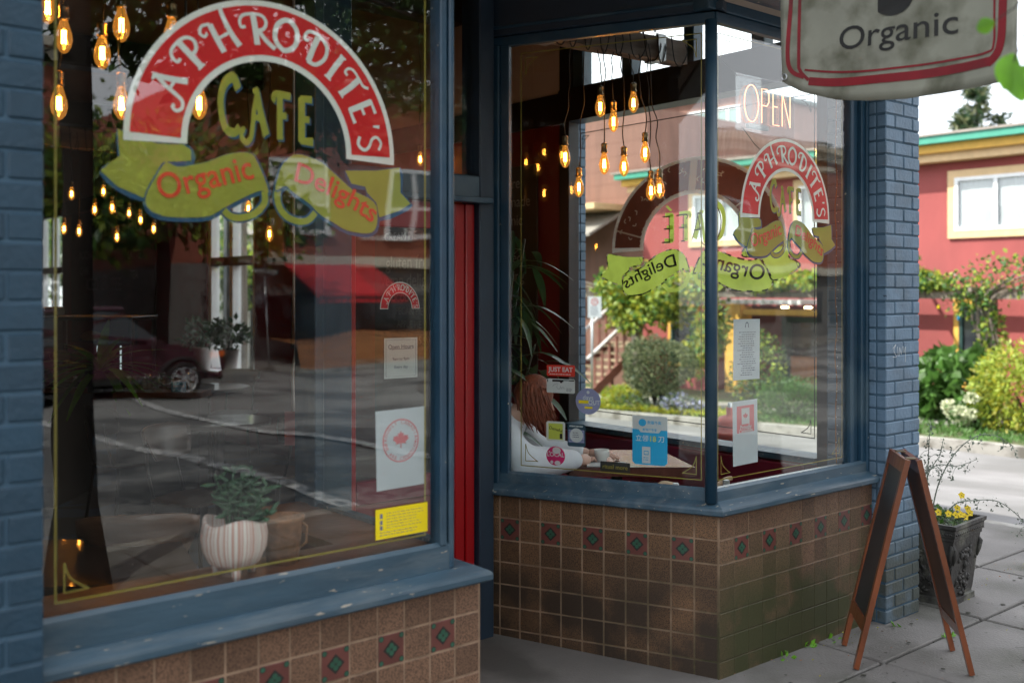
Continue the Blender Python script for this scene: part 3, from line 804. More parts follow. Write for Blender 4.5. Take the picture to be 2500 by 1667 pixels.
def tiled(path_a, path_b, top, key, par, from_b=False, decorow=1, rows=7, zmin=0.0):
    a, b = Vector(path_a), Vector(path_b); L = (b - a).length; d = (b - a) / L; n = Vector((d.y, -d.x))
    N = round(L / .1023); w = L / N; ang = math.atan2(d.y, d.x)
    for r_ in range(rows):
        for c in range(N):
            idx = N - 1 - c if from_b else c
            deco = r_ == decorow and idx % 2 == 1
            p = a + d * (c + .5) * w
            z = top - (r_ + .5) * DZ
            o = link('tile', tm[key, 1 if deco else 0], par)
            o.location = (p.x + n.x * .0025 + random.uniform(-.0006, .0006), p.y + n.y * .0025, z)
            o.rotation_euler = (random.uniform(-.006, .006), 0, ang + random.uniform(-.006, .006))
            if deco: o['label'] = 'red glazed tile with a green four petal flower'
for (nm_, A, B, C_, kf, ks) in (('tiled_base', L0, LC, LE, 'f', 's'), ('tiled_base', E0, C0, F0, 's', 'f')):
    tt = .648 if A is L0 else .684
    g = sweep([A, B, C_], [(.0050, tt), (-.06, tt), (-.06, -.05), (.0050, -.05)][::-1])
    base = g.build(nm_, M['grout'], cafe)
    if A is L0:
        tiled(L0, LC, .645, 'f', base, from_b=True); tiled(LC, LE, .645, 's', base)
    else:
        tiled(E0, C0, .681, 's', base, from_b=True); tiled(C0, F0, .681, 'f', base)
# sills
PROF = [(-.04, .785), (-.022, .792), (-.010, .780), (-.010, .738), (.036, .722), (.045, .716), (.048, .708), (.048, .692), (.042, .686), (.0, .684), (-.04, .684)]
PR2 = PROF[::-1]
PRL = [(o, z if z > .77 else z - .038) for o, z in PROF][::-1]
part(sweep([(.73, 2.73), (2.12, 2.73), (2.12, 3.74)], [(-.13, .704), (-.0, .701), (.036, .684), (.045, .678), (.048, .670), (.048, .654), (.042, .648), (0, .646), (-.13, .646)][::-1]), 'window_sill', M['sillp'])
part(sweep([(.73, 2.73), (2.056, 2.73), (2.056, 3.74)], [(-.04, .785), (-.022, .792), (-.010, .780), (-.010, .699), (-.04, .699)][::-1]), 'sill_bead', M['sillp'])
part(sweep([(2.975, 3.73), C0, (4.60, 2.73)], PR2), 'window_sill', M['sillp'])
part(sweep([(.73, 2.73), (2.06, 2.73), (2.06, 3.74)], [(-.045, .708), (-.045, .77), (-.30, .77), (-.30, .735), (-.12, .735), (-.12, .708)]), 'inner_ledge', M['oak'])
part(sweep([(2.975, 3.73), C0, (4.60, 2.73)], [(-.045, .668), (-.045, .77), (-.12, .77), (-.12, .668)]), 'inner_ledge', M['white'])
part(sweep([(2.96, 3.7), (3.42, 2.78), (4.58, 2.78)], [(-.03, .0), (-.03, .668), (-.09, .668), (-.09, .0)]), 'inner_base_wall', M['maroon'])
part(sweep([(.73, 2.79), (2.08, 2.79), (2.08, 3.70)], [(-.03, .0), (-.03, .668), (-.09, .668), (-.09, .0)]), 'inner_base_wall', M['maroon'])
# frames : stiles, posts
def post(x0, x1, y0, y1, z0, z1, m, name='frame_post', b=.006):
    mb = MB(); mb.bbox(x0, x1, y0, y1, z0, z1, b); return part(mb, name, m)
TOP = 2.76
fr = MB()
fr.bbox(1.99, 2.016, 2.737, 2.80, .78, TOP, .004); fr.bbox(2.016, 2.026, 2.748, 2.80, .73, TOP, .003); fr.bbox(2.026, 2.047, 2.736, 2.80, .70, TOP, .005)
part(fr, 'corner_frame', M['frame'])
fr = MB(); fr.bbox(.735, .752, 2.75, 2.80, .74, TOP, .003); part(fr, 'frame_stile', M['frame'])
fr = MB(); fr.bbox(2.005, 2.047, 3.60, 3.66, .70, 2.95, .004); part(fr, 'frame_stile', M['frame'])
# right bay corner mullion and stiles
fr = MB(); fr.tube([(3.405, 2.757, .735), (3.405, 2.757, TOP)], .026, 12); part(fr, 'corner_mullion', M['frame'])
ang = math.atan2(SIDE.y, SIDE.x)
def side_box(t0, t1, o0, o1, z0, z1, m, name, b=.004):
    """box in the frame of the entrance-side panel: t from the corner, o outward"""
    mb = MB(); mb.bbox(-t1, -t0, -o1, -o0, z0, z1, b)
    return mb.build(name, m, cafe, (C0[0], C0[1], 0), ang)
side_box(.985, 1.03, -.045, -.012, .74, TOP, M['frame'], 'frame_stile')
side_box(1.03, 1.10, -.055, .0, .70, TOP, M['frame'], 'frame_stile', .006)
side_box(.02, 1.10, -.05, -.01, 2.755, 2.80, M['frame'], 'frame_rail')
side_box(-.02, 1.15, -.16, .008, 2.801, 3.35, M['navy'], 'header_panel')
side_box(-.0, 1.12, -.03, .016, 2.83, 2.845, M['frame'], 'header_moulding', .003)
fr = MB(); fr.bbox(3.43, 4.46, 2.745, 2.785, 2.755, 2.80, .004); part(fr, 'frame_rail', M['frame'])
fr = MB(); fr.bbox(4.455, 4.485, 2.75, 2.80, .74, TOP, .004); fr.bbox(4.485, 4.545, 2.768, 2.80, .70, TOP, .003); fr.bbox(4.545, 4.575, 2.745, 2.80, .66, TOP, .005); fr.bbox(4.575, 4.598, 2.735, 2.80, 0.66, TOP, .004)
part(fr, 'frame_stile', M['frame'])
fr = MB(); fr.bbox(.735, 2.047, 2.74, 2.80, 2.757, 2.81, .004); part(fr, 'frame_rail', M['frame'])
# upper fascia and soffit
fr = MB(); fr.bbox(3.36, 4.598, 2.735, 2.82, 2.801, 3.3, .004); part(fr, 'header_panel', M['frame'])
fr = MB(); fr.bbox(-.2, 5.0, 2.50, 2.665, 2.835, 3.30, .012); part(fr, 'fascia', M['frame'])
fr = MB(); fr.bbox(-.2, 5.0, 2.667, 2.733, 2.842, 2.86, .004); part(fr, 'soffit', M['cream'])
fr = MB(); fr.bbox(.33, 2.12, 2.736, 2.82, 2.811, 3.3, .004); part(fr, 'header_panel', M['frame'])
fr = MB(); fr.prism([(2.125, 2.735), (3.355, 2.735), (2.93, 3.70), (2.125, 3.70)], 3.10, 3.16); part(fr, 'entrance_soffit', M['cream'])
# entrance: door, transom, jambs
fr = MB(); fr.bbox(2.88, 2.965, 3.66, 3.80, .0, 3.1, .006); part(fr, 'door_jamb', M['navy'])
fr = MB(); fr.bbox(2.02, 2.212, 3.661, 3.80, .0, 3.1, .006); part(fr, 'door_jamb', M['frame'])
fr = MB(); fr.bbox(2.142, 2.878, 3.655, 3.79, 2.035, 2.145, .006); fr.bbox(2.142, 2.93, 3.62, 3.67, 2.02, 2.045, .003); part(fr, 'transom_bar', M['frame'])
fr = MB(); fr.bbox(2.142, 2.878, 3.67, 3.76, 2.98, 3.098, .006); part(fr, 'door_header', M['navy'])
fr = MB(); fr.box(2.143, 2.877, 3.712, 3.718, 2.147, 2.978); part(fr, 'transom_pane', M['glass2'])
door = bpy.data.objects.new('entrance_door', None); COL.objects.link(door); door.parent = cafe
DL, DR, DB, DT = 2.145, 2.875, .035, 2.018
def dpart(a, name, m, b=.005):
    mb = MB()
    for q in a: mb.bbox(*q, b)
    return mb.build(name, m, door)
dpart([(DL + .07, DL + .11, 3.70, 3.745, DB, DT)], 'door_stile', M['doorred'])
dpart([(DR - .105, DR - .05, 3.70, 3.745, DB, DT), (DR - .049, DR, 3.69, 3.745, DB, DT)], 'door_stile', M['doorred'])
dpart([(DL + .11, DR - .105, 3.70, 3.745, DT - .12, DT)], 'door_rail', M['doorred'])
dpart([(DL + .11, DR - .105, 3.70, 3.745, DB, .30), (DL + .11, DR - .105, 3.70, 3.745, .72, .82)], 'door_rail', M['maroon'])
dpart([(DR - .245, DR - .106, 3.698, 3.746, .821, DT - .121)], 'lock_stile', M['black'])
dpart([(DL + .11, DR - .105, 3.712, 3.735, .30, .72)], 'door_panel', M['maroon'], .003)
mb = MB(); mb.box(DL + .11, DR - .105, 3.72, 3.726, .82, DT - .12); mb.build('door_pane', M['glass2'], door)
mb = MB(); mb.lathe([(0, .0), (.012, .0), (.012, .03), (.028, .038), (.033, .055), (.026, .07), (0, .074)], n=16)
kn = mb.build('door_knob', M['brass'], door, (2.665, 3.698, 1.19)); kn.rotation_euler = (R(90), 0, 0)
mb = MB(); mb.prism([(2.125, 2.73), (3.42, 2.73), (2.962, 3.755), (2.962, 3.80), (2.125, 3.80)], -.03, .0)
mb.v = [(x, y, z + max(0, (y - 2.73)) * .04) for x, y, z in mb.v]
struct('entrance_floor', mb, M['entr'])
# glass
fr = MB(); fr.box(.752, 1.99, 2.768, 2.774, .78, TOP); part(fr, 'window_pane', M['glass'])
fr = MB(); fr.box(2.026, 2.032, 2.80, 3.60, .78, TOP); part(fr, 'window_pane', M['glass2'])
fr = MB(); fr.box(3.44, 4.455, 2.768, 2.774, .78, TOP); part(fr, 'window_pane', M['glass'])
o = side_box(.045, .985, -.038, -.032, .78, TOP, M['glass2'], 'window_pane', .0005)
# gold pin lines with corner ornaments
def gold(o, u, n, x0, x1, z0, z1, corners, w=.005, m=None):
    sh = Sheet(o, u, n)
    sh.stroke([(x0, z0), (x1, z0)], w, 0, 0, 1); sh.stroke([(x0, z1), (x1, z1)], w, 0, 0, 1)
    sh.stroke([(x0, z0 - w / 2), (x0, z1 + w / 2)], w, 0, 0.5, 1); sh.stroke([(x1, z0 - w / 2), (x1, z1 + w / 2)], w, 0, .5, 1)
    for cx, cz, sx, sz in ((x0, z0, 1, 1), (x1, z0, -1, 1), (x0, z1, 1, -1), (x1, z1, -1, -1)):
        a = .022; b = .085; c = .10
        sh.stroke([(cx + sx * a, cz + sz * a), (cx + sx * a, cz + sz * c)], w * .8, 0, 1, 1)
        sh.stroke([(cx + sx * a, cz + sz * a), (cx + sx * b, cz + sz * (a + .002))], w * .8, 0, 1.4, 1)
        sh.stroke([(cx + sx * a, cz + sz * c), (cx + sx * (a + .016), cz + sz * (a + .035)), (cx + sx * b, cz + sz * a)], w * .8, 0, 1.8, 5)
    return sh.mb.build('gold_border', m or M['gold'], cafe)
GY = 2.7765
gold((0, GY, 0), (1, 0, 0), (0, 1, 0), .795, 1.955, .818, 2.70, None, .0065)
gold((0, GY, 0), (1, 0, 0), (0, 1, 0), 3.475, 4.42, .818, 2.72, None, .0045)
sn = Vector((-SIDE.y, SIDE.x, 0)) ; so = Vector((C0[0], C0[1], 0)) + Vector((sn.x, sn.y, 0)) * .041
gold(so, (-SIDE.x, -SIDE.y, 0), (sn.x, sn.y, 0), .085, .935, .818, 2.72, None, .0045)
gold((4.858, 0, 0), (0, 1, 0), (-1, 0, 0), 3.22, 5.06, .82, 2.70, None, .006, M['bblack'])
# shop signs painted on the inner face of the glass
shop_sign('painted_sign', cafe, (1.403, 2.785, 2.043), (1, 0, 0), (0, -1, 0), 1.032, 1.032)
shop_sign('painted_sign', cafe, (3.978, 2.785, 1.957), (1, 0, 0), (0, -1, 0), .815, .86)
shop_sign('painted_sign', cafe, (4.862, 4.085, 1.895), (0, 1, 0), (1, 0, 0), 1.62, 1.30, back=True)
# brick piers
def brick_pier(nm_, x0, x1, y0, y1, z1, course, key, m, front_splits, side_left=True, side_right=False):
    mb = MB(); g = .010
    mb.box(x0 + .006, x1 - .006, y0 + .006, y1, -.05, z1); core = mb.build(nm_, M['mortar'], cafe)
    N = int(z1 / course); j = .004
    cache = {}
    def brick(w, d):
        k = (round(w, 3), round(d, 3))
        if k not in cache:
            b = MB(); b.bbox(-w / 2 + j, w / 2 - j, -d / 2, d / 2, -course / 2 + j, course / 2 - j, .004); me = bpy.data.meshes.new('brick')
            me.from_pydata(b.v, [], b.f); me.materials.append(m); me.update(); cache[k] = me
        return cache[k]
    for r_ in range(N):
        z = (r_ + .5) * course
        sp = front_splits[r_ % len(front_splits)]
        for a, b in zip(sp[:-1], sp[1:]):
            w = (b - a) * (x1 - x0)
            dpt = .05
            o = link('brick', brick(w, dpt), core)
            o.location = (x0 + (a + b) / 2 * (x1 - x0), y0 + dpt / 2 + random.uniform(-.0015, .002), z + random.uniform(-.001, .001))
            o.rotation_euler = (0, random.uniform(-.006, .006), random.uniform(-.006, .006))
        L = y1 - y0 - .055
        for on, xx, s in ((side_left, x0, 1), (side_right, x1, -1)):
            if on and L > .03:
                o = link('brick', brick(L, .03), core); o.location = (xx + s * .015, y0 + .052 + L / 2, z); o.rotation_euler = (0, 0, R(90))
    return core
brick_pier('brick_pier', 4.60, 4.925, 2.65, 2.98, 3.3, .0655, 'r', M['brick'], ([0, .52, 1], [0, .27, .78, 1]), side_left=True, side_right=True)
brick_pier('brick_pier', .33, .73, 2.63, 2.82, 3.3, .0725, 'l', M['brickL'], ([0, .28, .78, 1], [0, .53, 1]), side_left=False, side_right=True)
# far jamb of the side window, brick reveal
brick_pier('brick_pier', 4.87, 5.02, 5.17, 5.45, 3.7, .0655, 'j', M['brick'], ([0, .6, 1], [0, .35, 1]), side_left=False, side_right=False)
# scratched tag on the pier
sh = Sheet((4.66, 2.6475, 1.30), (1, 0, 0), (0, -1, 0))
for st in ([(0, .04), (.03, .06), (.01, .03), (.035, .0), (.0, .0)], [(.045, .05), (.05, .0)], [(.06, .0), (.065, .045), (.08, .01), (.09, .05)], [(.10, .05), (.105, .015), (.12, .045), (.118, -.03)]):
    sh.stroke(st, .0028, 0, 0, 4)
sh.mb.build('scratched_scrawl', M['paperp'], cafe)

# shell: walls, ceiling, floor
w = MB()
w.box(-3.3, .33, 2.66, 2.9, -.05, 4.7); w.box(.33, 4.92, 2.90, 3.02, 3.305, 4.7); part(w, 'front_wall', M['mortar'])
w = MB(); w.box(.33, 4.92, 2.66, 2.90, 3.305, 4.7); part(w, 'upper_wall', M['mortar'])
w = MB(); w.box(-3.3, -3.15, 2.9, 18.6, -.05, 4.7); w.box(-3.15, 4.92, 18.4, 18.6, -.05, 4.7); part(w, 'rear_wall', M['mortar'])
def rwall(y0, y1, z0, z1, mi):
    a = MB(); a.box(4.78, 4.85, y0, y1, z0, z1); o1 = a.build('interior_wall', mi, None); o1['kind'] = 'structure'
    a = MB(); a.box(4.853, 4.92, y0, y1, z0, z1); part(a, 'side_wall', M['mortar'])
rwall(3.13, 5.08, .0, .70, M['maroon'])
rwall(5.46, 9.85, 0, 2.77, M['redwall']); rwall(11.05, 16.35, 0, 2.77, M['redwall']); rwall(17.6, 18.4, 0, 2.77, M['redwall'])
rwall(9.85, 11.05, 0, .76, M['redwall']); rwall(16.35, 17.6, 0, .76, M['redwall'])
a = MB(); a.box(4.78, 4.862, 5.181, 5.459, 0, 2.77); o = a.build('interior_wall', M['redwall']); o['kind'] = 'structure'
rwall(5.46, 18.4, 2.98, 4.0, M['cream']); a = MB(); a.box(4.78, 4.862, 5.181, 5.459, 2.98, 4.0); o = a.build('interior_wall', M['cream']); o['kind'] = 'structure'
rwall(2.98, 5.16, 3.62, 4.0, M['cream'])
a = MB(); a.box(4.76, 4.91, 2.98, 5.18, 2.775, 2.995); a.box(4.765, 4.85, 5.18, 18.4, 2.772, 2.978); a.box(4.77, 4.862, 5.082, 5.178, 0, 3.62); a.box(4.74, 4.925, 2.80, 3.128, .0, 2.77)
o = a.build('black_wall_trim', M['black'], cafe)
a = MB(); a.box(4.72, 4.90, 3.13, 5.08, .703, .735); part(a, 'inner_ledge', M['sillp'])
for y0, y1 in ((4.53, 4.62), (4.02, 4.10), (3.51, 3.60), (4.98, 5.08), (2.985, 3.07)):
    a = MB(); a.bbox(4.80, 4.89, y0, y1, 2.997, 3.615, .004); part(a, 'transom_mullion', M['frame'])
a = MB(); a.box(4.845, 4.851, 2.99, 5.08, 2.997, 3.615); part(a, 'transom_pane', M['glass2'])
a = MB(); a.box(4.868, 4.874, 3.13, 5.168, .736, 2.773); part(a, 'window_pane', M['glass2'])
a = MB()
for y0, y1 in ((9.86, 9.93), (10.97, 11.04), (10.42, 10.5), (16.36, 16.44), (17.5, 17.58), (16.9, 16.98)): a.bbox(4.80, 4.90, y0, y1, .762, 2.768, .004)
part(a, 'frame_post', M['white'])
a = MB()
for y0, y1 in ((9.93, 10.97), (16.44, 17.5)): a.bbox(4.79, 4.90, y0, y1, 1.90, 2.0, .004)
part(a, 'frame_rail', M['oak'])
a = MB()
for y0, y1 in ((9.93, 10.97), (16.44, 17.5)): a.box(4.86, 4.866, y0, y1, .765, 1.9); a.box(4.86, 4.866, y0, y1, 2.0, 2.768)
part(a, 'window_pane', M['glass2'])
a = MB(); a.bbox(4.62, 4.78, 9.85, 11.1, .74, .765, .004); part(a, 'inner_ledge', M['white'])
a = MB(); a.box(-3.4, 5.0, 2.62, 18.7, 4.7, 4.85); part(a, 'roof', M['roofg'])
a = MB(); a.box(-3.15, 4.78, 3.03, 18.4, 3.95, 4.0); a.box(.33, 4.78, 2.9, 3.03, 3.95, 4.0); struct('ceiling', a, M['ceil'])
a = MB(); a.box(-3.15, 4.78, 3.80, 18.4, -.06, .0); a.prism([(.35, 2.9), (2.05, 2.9), (2.05, 3.8), (.35, 3.8)], -.06, .0); a.prism([(3.5, 2.86), (4.78, 2.86), (4.78, 3.8), (3.05, 3.8)], -.06, .0); struct('interior_floor', a, M['floor'])
a = MB(); a.box(-3.149, -3.1, 2.95, 18.4, 0, 3.95); a.box(-3.1, 4.77, 18.34, 18.395, 0, 3.95)
struct('interior_wall', a, M['redwall'])
# ceiling beams
for y in (6.2, 9.6, 13.0):
    a = MB(); a.bbox(-3.1, 4.76, y, y + .22, 3.66, 3.948, .01); struct('ceiling_beam', a, M['black'])

# ------------------------------------------------------------------ foliage helpers
def leaves(mb, rng, n, pick, size, mi=0, aspect=.55, droop=.0, fold=.25):
    """n small folded leaves; pick() gives a point and an outward direction"""
    for _ in range(n):
        p, o = pick(rng)
        s = size * rng.uniform(.6, 1.35)
        d = Vector((rng.gauss(0, 1), rng.gauss(0, 1), rng.gauss(0, 1))).normalized() + Vector(o) * .8 + Vector((0, 0, -droop))
        d.normalize(); r = d.cross(Vector((rng.gauss(0, 1), rng.gauss(0, 1), rng.gauss(0, 1)))).normalized(); u = d.cross(r)
        m_ = p + d * s * .45
        m = mi if not isinstance(mi, (list, tuple)) else rng.choice(mi)
        mb.add([p, m_ + r * s * aspect * .5 + u * s * fold * .4, p + d * s, m_ - r * s * aspect * .5 + u * s * fold * .4], [(0, 1, 2), (0, 2, 3)], m)
def blob(c, rx, ry, rz, shell=.55, lump=.18, seed=0):
    rr = random.Random(seed); ph = [(rr.uniform(0, 6.3), rr.uniform(1.5, 5), rr.uniform(1.5, 5)) for _ in range(4)]
    def f(rng):
        d = Vector((rng.gauss(0, 1), rng.gauss(0, 1), rng.gauss(0, 1))).normalized()
        t = math.atan2(d.y, d.x); k = 1 + lump * sum(math.sin(a + t * b + d.z * c_) for a, b, c_ in ph) / 2
        r = (shell + (1 - shell) * rng.random() ** .5) * k
        return Vector((c[0] + d.x * rx * r, c[1] + d.y * ry * r, c[2] + d.z * rz * r)), d
    return f
def multi(bl):
    return lambda rng: rng.choice(bl)(rng)

def tree(name, label, x, y, z, h, trunk_r, crown, n, size, mats, group=None, cat='tree', lean=(0, 0), droop=.2, flare=1.5):
    t = thing(name, label, cat, (x, y, z), 0, group)
    rng = random.Random(int(x * 31 + y * 17) & 255)
    mb = MB(); top = h * .6
    pts = [(0, 0, -.3), (0, 0, .1), (lean[0] * .2, lean[1] * .2, .5), (lean[0] * .6, lean[1] * .6, top * .6), (lean[0], lean[1], top)]
    mb.tube(pts, [trunk_r * flare, trunk_r * (1 + (flare - 1) * .6), trunk_r * 1.02, trunk_r * .8, trunk_r * .5], 12)
    for (cx, cy, cz, rx, ry, rz) in crown:
        q = Vector((cx, cy, cz)); s = Vector((lean[0] * .8, lean[1] * .8, top * .8))
        mid = s.lerp(q, .5) + Vector((0, 0, .2))
        mb.tube([s, mid, q], [trunk_r * .4, trunk_r * .25, trunk_r * .08], 6)
        for k in range(5):
            e = q + Vector((rng.uniform(-rx, rx), rng.uniform(-ry, ry), rng.uniform(-rz, rz))) * .8
            mb.tube([mid, e], [trunk_r * .12, trunk_r * .03], 4)
    mb.build('trunk', M['bark'], t)
    mb = MB()
    bl = [blob((c[0], c[1], c[2]), c[3], c[4], c[5], .3, .25, i) for i, c in enumerate(crown)]
    leaves(mb, rng, n, multi(bl), size, list(range(len(mats))), .6, droop)
    mb.build('crown', mats, t)
    return t

# ------------------------------------------------------------------ street tree by the kerb (seen in the glass, leaves overhead)
tree('street_tree', 'dark trunked street tree at the kerb mirrored in the big window', 1.77, -.28, -.02, 7.5, .10,
     [(0.2, -.4, 4.5, 1.7, 1.5, .9), (-1.4, -1.2, 4.6, 1.5, 1.3, .9), (1.9, -1.0, 4.4, 1.6, 1.2, .8), (.6, -2.6, 4.7, 2.2, 1.4, 1.1), (3.6, -1.4, 4.5, 1.4, 1.2, .8), (2.4, -3.0, 4.6, 1.8, 1.2, 1.0), (3.4, -.9, 3.7, 1.2, .9, .55), (1.0, -1.3, 3.7, 1.1, .9, .5), (5.0, -2.2, 3.8, 1.3, 1.0, .7), (2.6, -2.2, 3.3, .9, .7, .4)], 15000, .125, [M['leaf1'], M['leaf3'], M['leaf1']], flare=2.3)
# twig with bright leaves coming in from the right
t = thing('leafy_twig', 'bright green leaves hanging beside the edge of the banner', 'leaves', (2.24, .99, 2.1))
mb = MB(); mb.tube([(.10, -.14, .45), (.03, -.06, .2), (0, 0, .02), (-.01, .02, -.03)], [.004, .003, .002, .0015], 5); mb.tube([(.03, -.06, .2), (.0, -.0, .13), (-.03, .03, .10)], [.002, .002, .001], 5); mb.build('twig', M['bark'], t)
def bigleaf(mb, p, d, up, L, w, curl=.15, n=6):
    p = Vector(p); d = Vector(d).normalized(); r = d.cross(Vector(up)).normalized(); u = r.cross(d)
    vs = []; fs = []
    for i in range(n + 1):
        t = i / n; ww = w * math.sin(math.pi * min(1, t * .92 + .04)) ** .8 * (1 - .25 * t)
        c = p + d * L * t - u * curl * L * t * t
        vs += [c - r * ww / 2 + u * ww * .12, c, c + r * ww / 2 + u * ww * .12]
    for i in range(n):
        for k in (0, 1): fs.append((3 * i + k, 3 * i + k + 1, 3 * i + k + 4, 3 * i + k + 3))
    mb.add(vs, fs, 0, True)
for p, d, L, w in (((.0, -.0, .03), (-.25, .2, -.9), .085, .07), ((.0, 0, .0), (.5, -.45, -.6), .10, .08), ((-.03, .03, .10), (-.6, .5, -.35), .045, .04), ((.02, -.03, .2), (.4, -.3, .5), .10, .08), ((0, 0, .0), (.1, -.1, -1), .075, .06)):
    mb = MB(); bigleaf(mb, p, d, (.6, .8, .1), L, w); mb.build('leaf', M['leafb'], t)

# ------------------------------------------------------------------ banner above
bn = thing('hanging_banner', 'mouldy off white hanging banner with red double border reading Organic', 'banner', (3.3, 0, 0))
BP = [(2.330, 2.420), (2.256, 2.372), (2.116, 2.324), (1.98, 2.300), (1.844, 2.287), (1.711, 2.288), (1.60, 2.290), (1.455, 2.293)]
BP = [(2.330 - .875 * i / 40, 0) for i in range(41)]
_bp = [(2.330, 2.420), (2.256, 2.372), (2.116, 2.324), (1.98, 2.300), (1.844, 2.287), (1.711, 2.288), (1.60, 2.290), (1.455, 2.293)]
def _bz(y):
    for (a, za), (b, zb) in zip(_bp[:-1], _bp[1:]):
        if b <= y <= a + 1e-6: return za + (zb - za) * (a - y) / (a - b)
    return _bp[-1][1]
BP = [(y, _bz(y)) for y, _ in BP]
mb = MB(); vs = []; NZ = 24
for i, (y, z) in enumerate(BP):
    t = (y - 1.455) / .875
    for k in range(NZ + 1):
        zz = z + (3.10 - z) * k / NZ; q = max(0, (zz - 2.32) / .78)
        bul = .03 * math.sin(math.pi * max(0, min(1, t))) * (1 - q) + .012 * math.sin(9 * t + 3 * q)
        vs.append((bul, y, zz))
front = len(vs)
vs += [(x + .004, y, z) for x, y, z in vs]
n1 = NZ + 1
fs = []
for i in range(len(BP) - 1):
    for k in range(NZ):
        a = i * n1 + k; fs += [(a, a + 1, a + n1 + 1, a + n1), (front + a, front + a + n1, front + a + n1 + 1, front + a + 1)]
for i in range(len(BP) - 1): fs.append((i * n1, i * n1 + n1, front + i * n1 + n1, front + i * n1))
for k in range(NZ):
    fs.append((k, front + k, front + k + 1, k + 1)); a = (len(BP) - 1) * n1 + k; fs.append((a, a + 1, front + a + 1, front + a))
mb.add(vs, fs, 0, True); mb.build('cloth', M['banner'], bn)
def bx(y, z):
    t = (y - 1.455) / .875; q = max(0, (z - 2.32) / .78)
    return .03 * math.sin(math.pi * max(0, min(1, t))) * (1 - q) + .012 * math.sin(9 * t + 3 * q) - .0022
class BSheet(Sheet):
    def P(s, x, z, lay): return Vector((bx(1.9 - x, z) - lay * .001 - s.k * .00004, 1.9 - x, z))
def by(lst): return [(1.9 - a, b) for a, b in lst]
sh = BSheet((0, 0, 0), (0, -1, 0), (-1, 0, 0))
sh.stroke(by([(2.262, 3.0), (2.285, 2.72), (2.303, 2.485), (2.243, 2.425)]), .016, 0, 0, 12)
sh.stroke(by([(2.228, 3.0), (2.250, 2.72), (2.262, 2.50), (2.258, 2.452), (2.225, 2.412)]), .012, 0, 0, 12)
sh.stroke(by([(2.225, 2.408), (2.12, 2.388), (1.98, 2.374), (1.80, 2.362), (1.66, 2.362), (1.548, 2.366)]), .030, 0, 0, 12)
sh.stroke(by([(1.556, 2.358), (1.513, 2.405), (1.502, 2.547), (1.49, 3.0)]), .028, 0, 0, 12)
sh.stroke(by([(2.24, 2.452), (2.12, 2.426), (1.98, 2.406), (1.80, 2.394), (1.66, 2.393), (1.56, 2.396), (1.533, 2.42), (1.53, 2.547), (1.52, 3.0)]), .0075, 0, 0, 12)
sh.mb.build('printed_border', M['bred'], bn)
sh = BSheet((0, 0, 0), (0, -1, 0), (-1, 0, 0))
line_fit(sh, 'Organic', 1.9 - 2.102, 2.502, 1.9 - 1.652, 2.478, .118, 0, 0, .005)
vs_, fs_ = textgeo('S', .05)
sh.tris(vs_, fs_, 0, 0, lambda a, b: (.03 + a * .30, 2.598 + b * .30))
sh.mb.build('printed_lettering', M['bblack'], bn)
for y, z in ((2.318, 2.435), (1.475, 2.312)):
    mb = MB(); mb.tube([(-.004 + .006 * math.cos(t), .0, 0) for t in (0, 1)], .001, 4)
    mb = MB(); 
    pts = [(0, .011 * math.cos(k * math.pi / 6), .011 * math.sin(k * math.pi / 6)) for k in range(13)]
    mb.tube(pts, .003, 5, cap=False); g = mb.build('grommet', M['steel'], bn, (bx(y, z) - .003, y, z))
mb = MB(); mb.tube([(.0, 2.66, 3.11), (.0, 1.35, 3.11)], .014, 8); mb.build('bracket', M['black'], bn)

# ------------------------------------------------------------------ sandwich board
sb = thing('sandwich_board', 'orange wooden A-frame chalkboard standing open on the pavement, blank black panels', 'sandwich board', (4.231, 2.345, 0))
ax = Vector((.229, .201, 0)).normalized(); ay = Vector((ax.y, -ax.x, 0)); H = .90
def leaf(sgn):
    root = bpy.data.objects.new('board_leaf', None); COL.objects.link(root); root.parent = sb
    f0 = -ay if sgn < 0 else ay
    spread = .225
    def P(u, v, w):    # u along the width, v down the leaf 0..1, w thickness outwards
        top = ax * u + Vector((0, 0, H)) + f0 * .012
        bot = ax * u * 1.03 + f0 * spread
        p = top.lerp(bot, v); dirv = (bot - top).normalized(); nrm = dirv.cross(ax).normalized()
        if nrm.dot(f0) < 0: nrm = -nrm
        return p + nrm * w
    def bar(u0, u1, v0, v1, w0, w1, name, m):
        mb = MB(); vs = [P(u, v, w) for w in (w0, w1) for u, v in ((u0, v0), (u1, v0), (u1, v1), (u0, v1))]
        mb.add(vs, [(3, 2, 1, 0), (4, 5, 6, 7), (0, 1, 5, 4), (1, 2, 6, 5), (2, 3, 7, 6), (3, 0, 4, 7)]); 
        return mb.build(name, m, root)
    W2 = .16; t = .022
    bar(-W2, -W2 + .027, 0, 1, 0, t, 'leg', M['board']); bar(W2 - .027, W2, 0, 1, 0, t, 'leg', M['board'])
    bar(-W2 + .0275, W2 - .0275, .002, .065, 0.001, t - .001, 'top_rail', M['board']); bar(-W2 + .0275, W2 - .0275, .77, .83, 0.001, t - .001, 'bottom_rail', M['board'])
    bar(-W2 + .028, W2 - .028, .066, .769, .010, .015, 'chalk_panel', M['chalk'])
    bar(-W2 + .028, W2 - .028, .066, .769, .004, .0095, 'back_panel', M['boardb'])
leaf(-1); leaf(1)
mb = MB()
for u in (-.1, .1): mb.seg(ax * (u - .02) + Vector((0, 0, H + .003)), ax * (u + .02) + Vector((0, 0, H + .003)), .04, .004)
mb.build('hinge', M['brass'], sb)

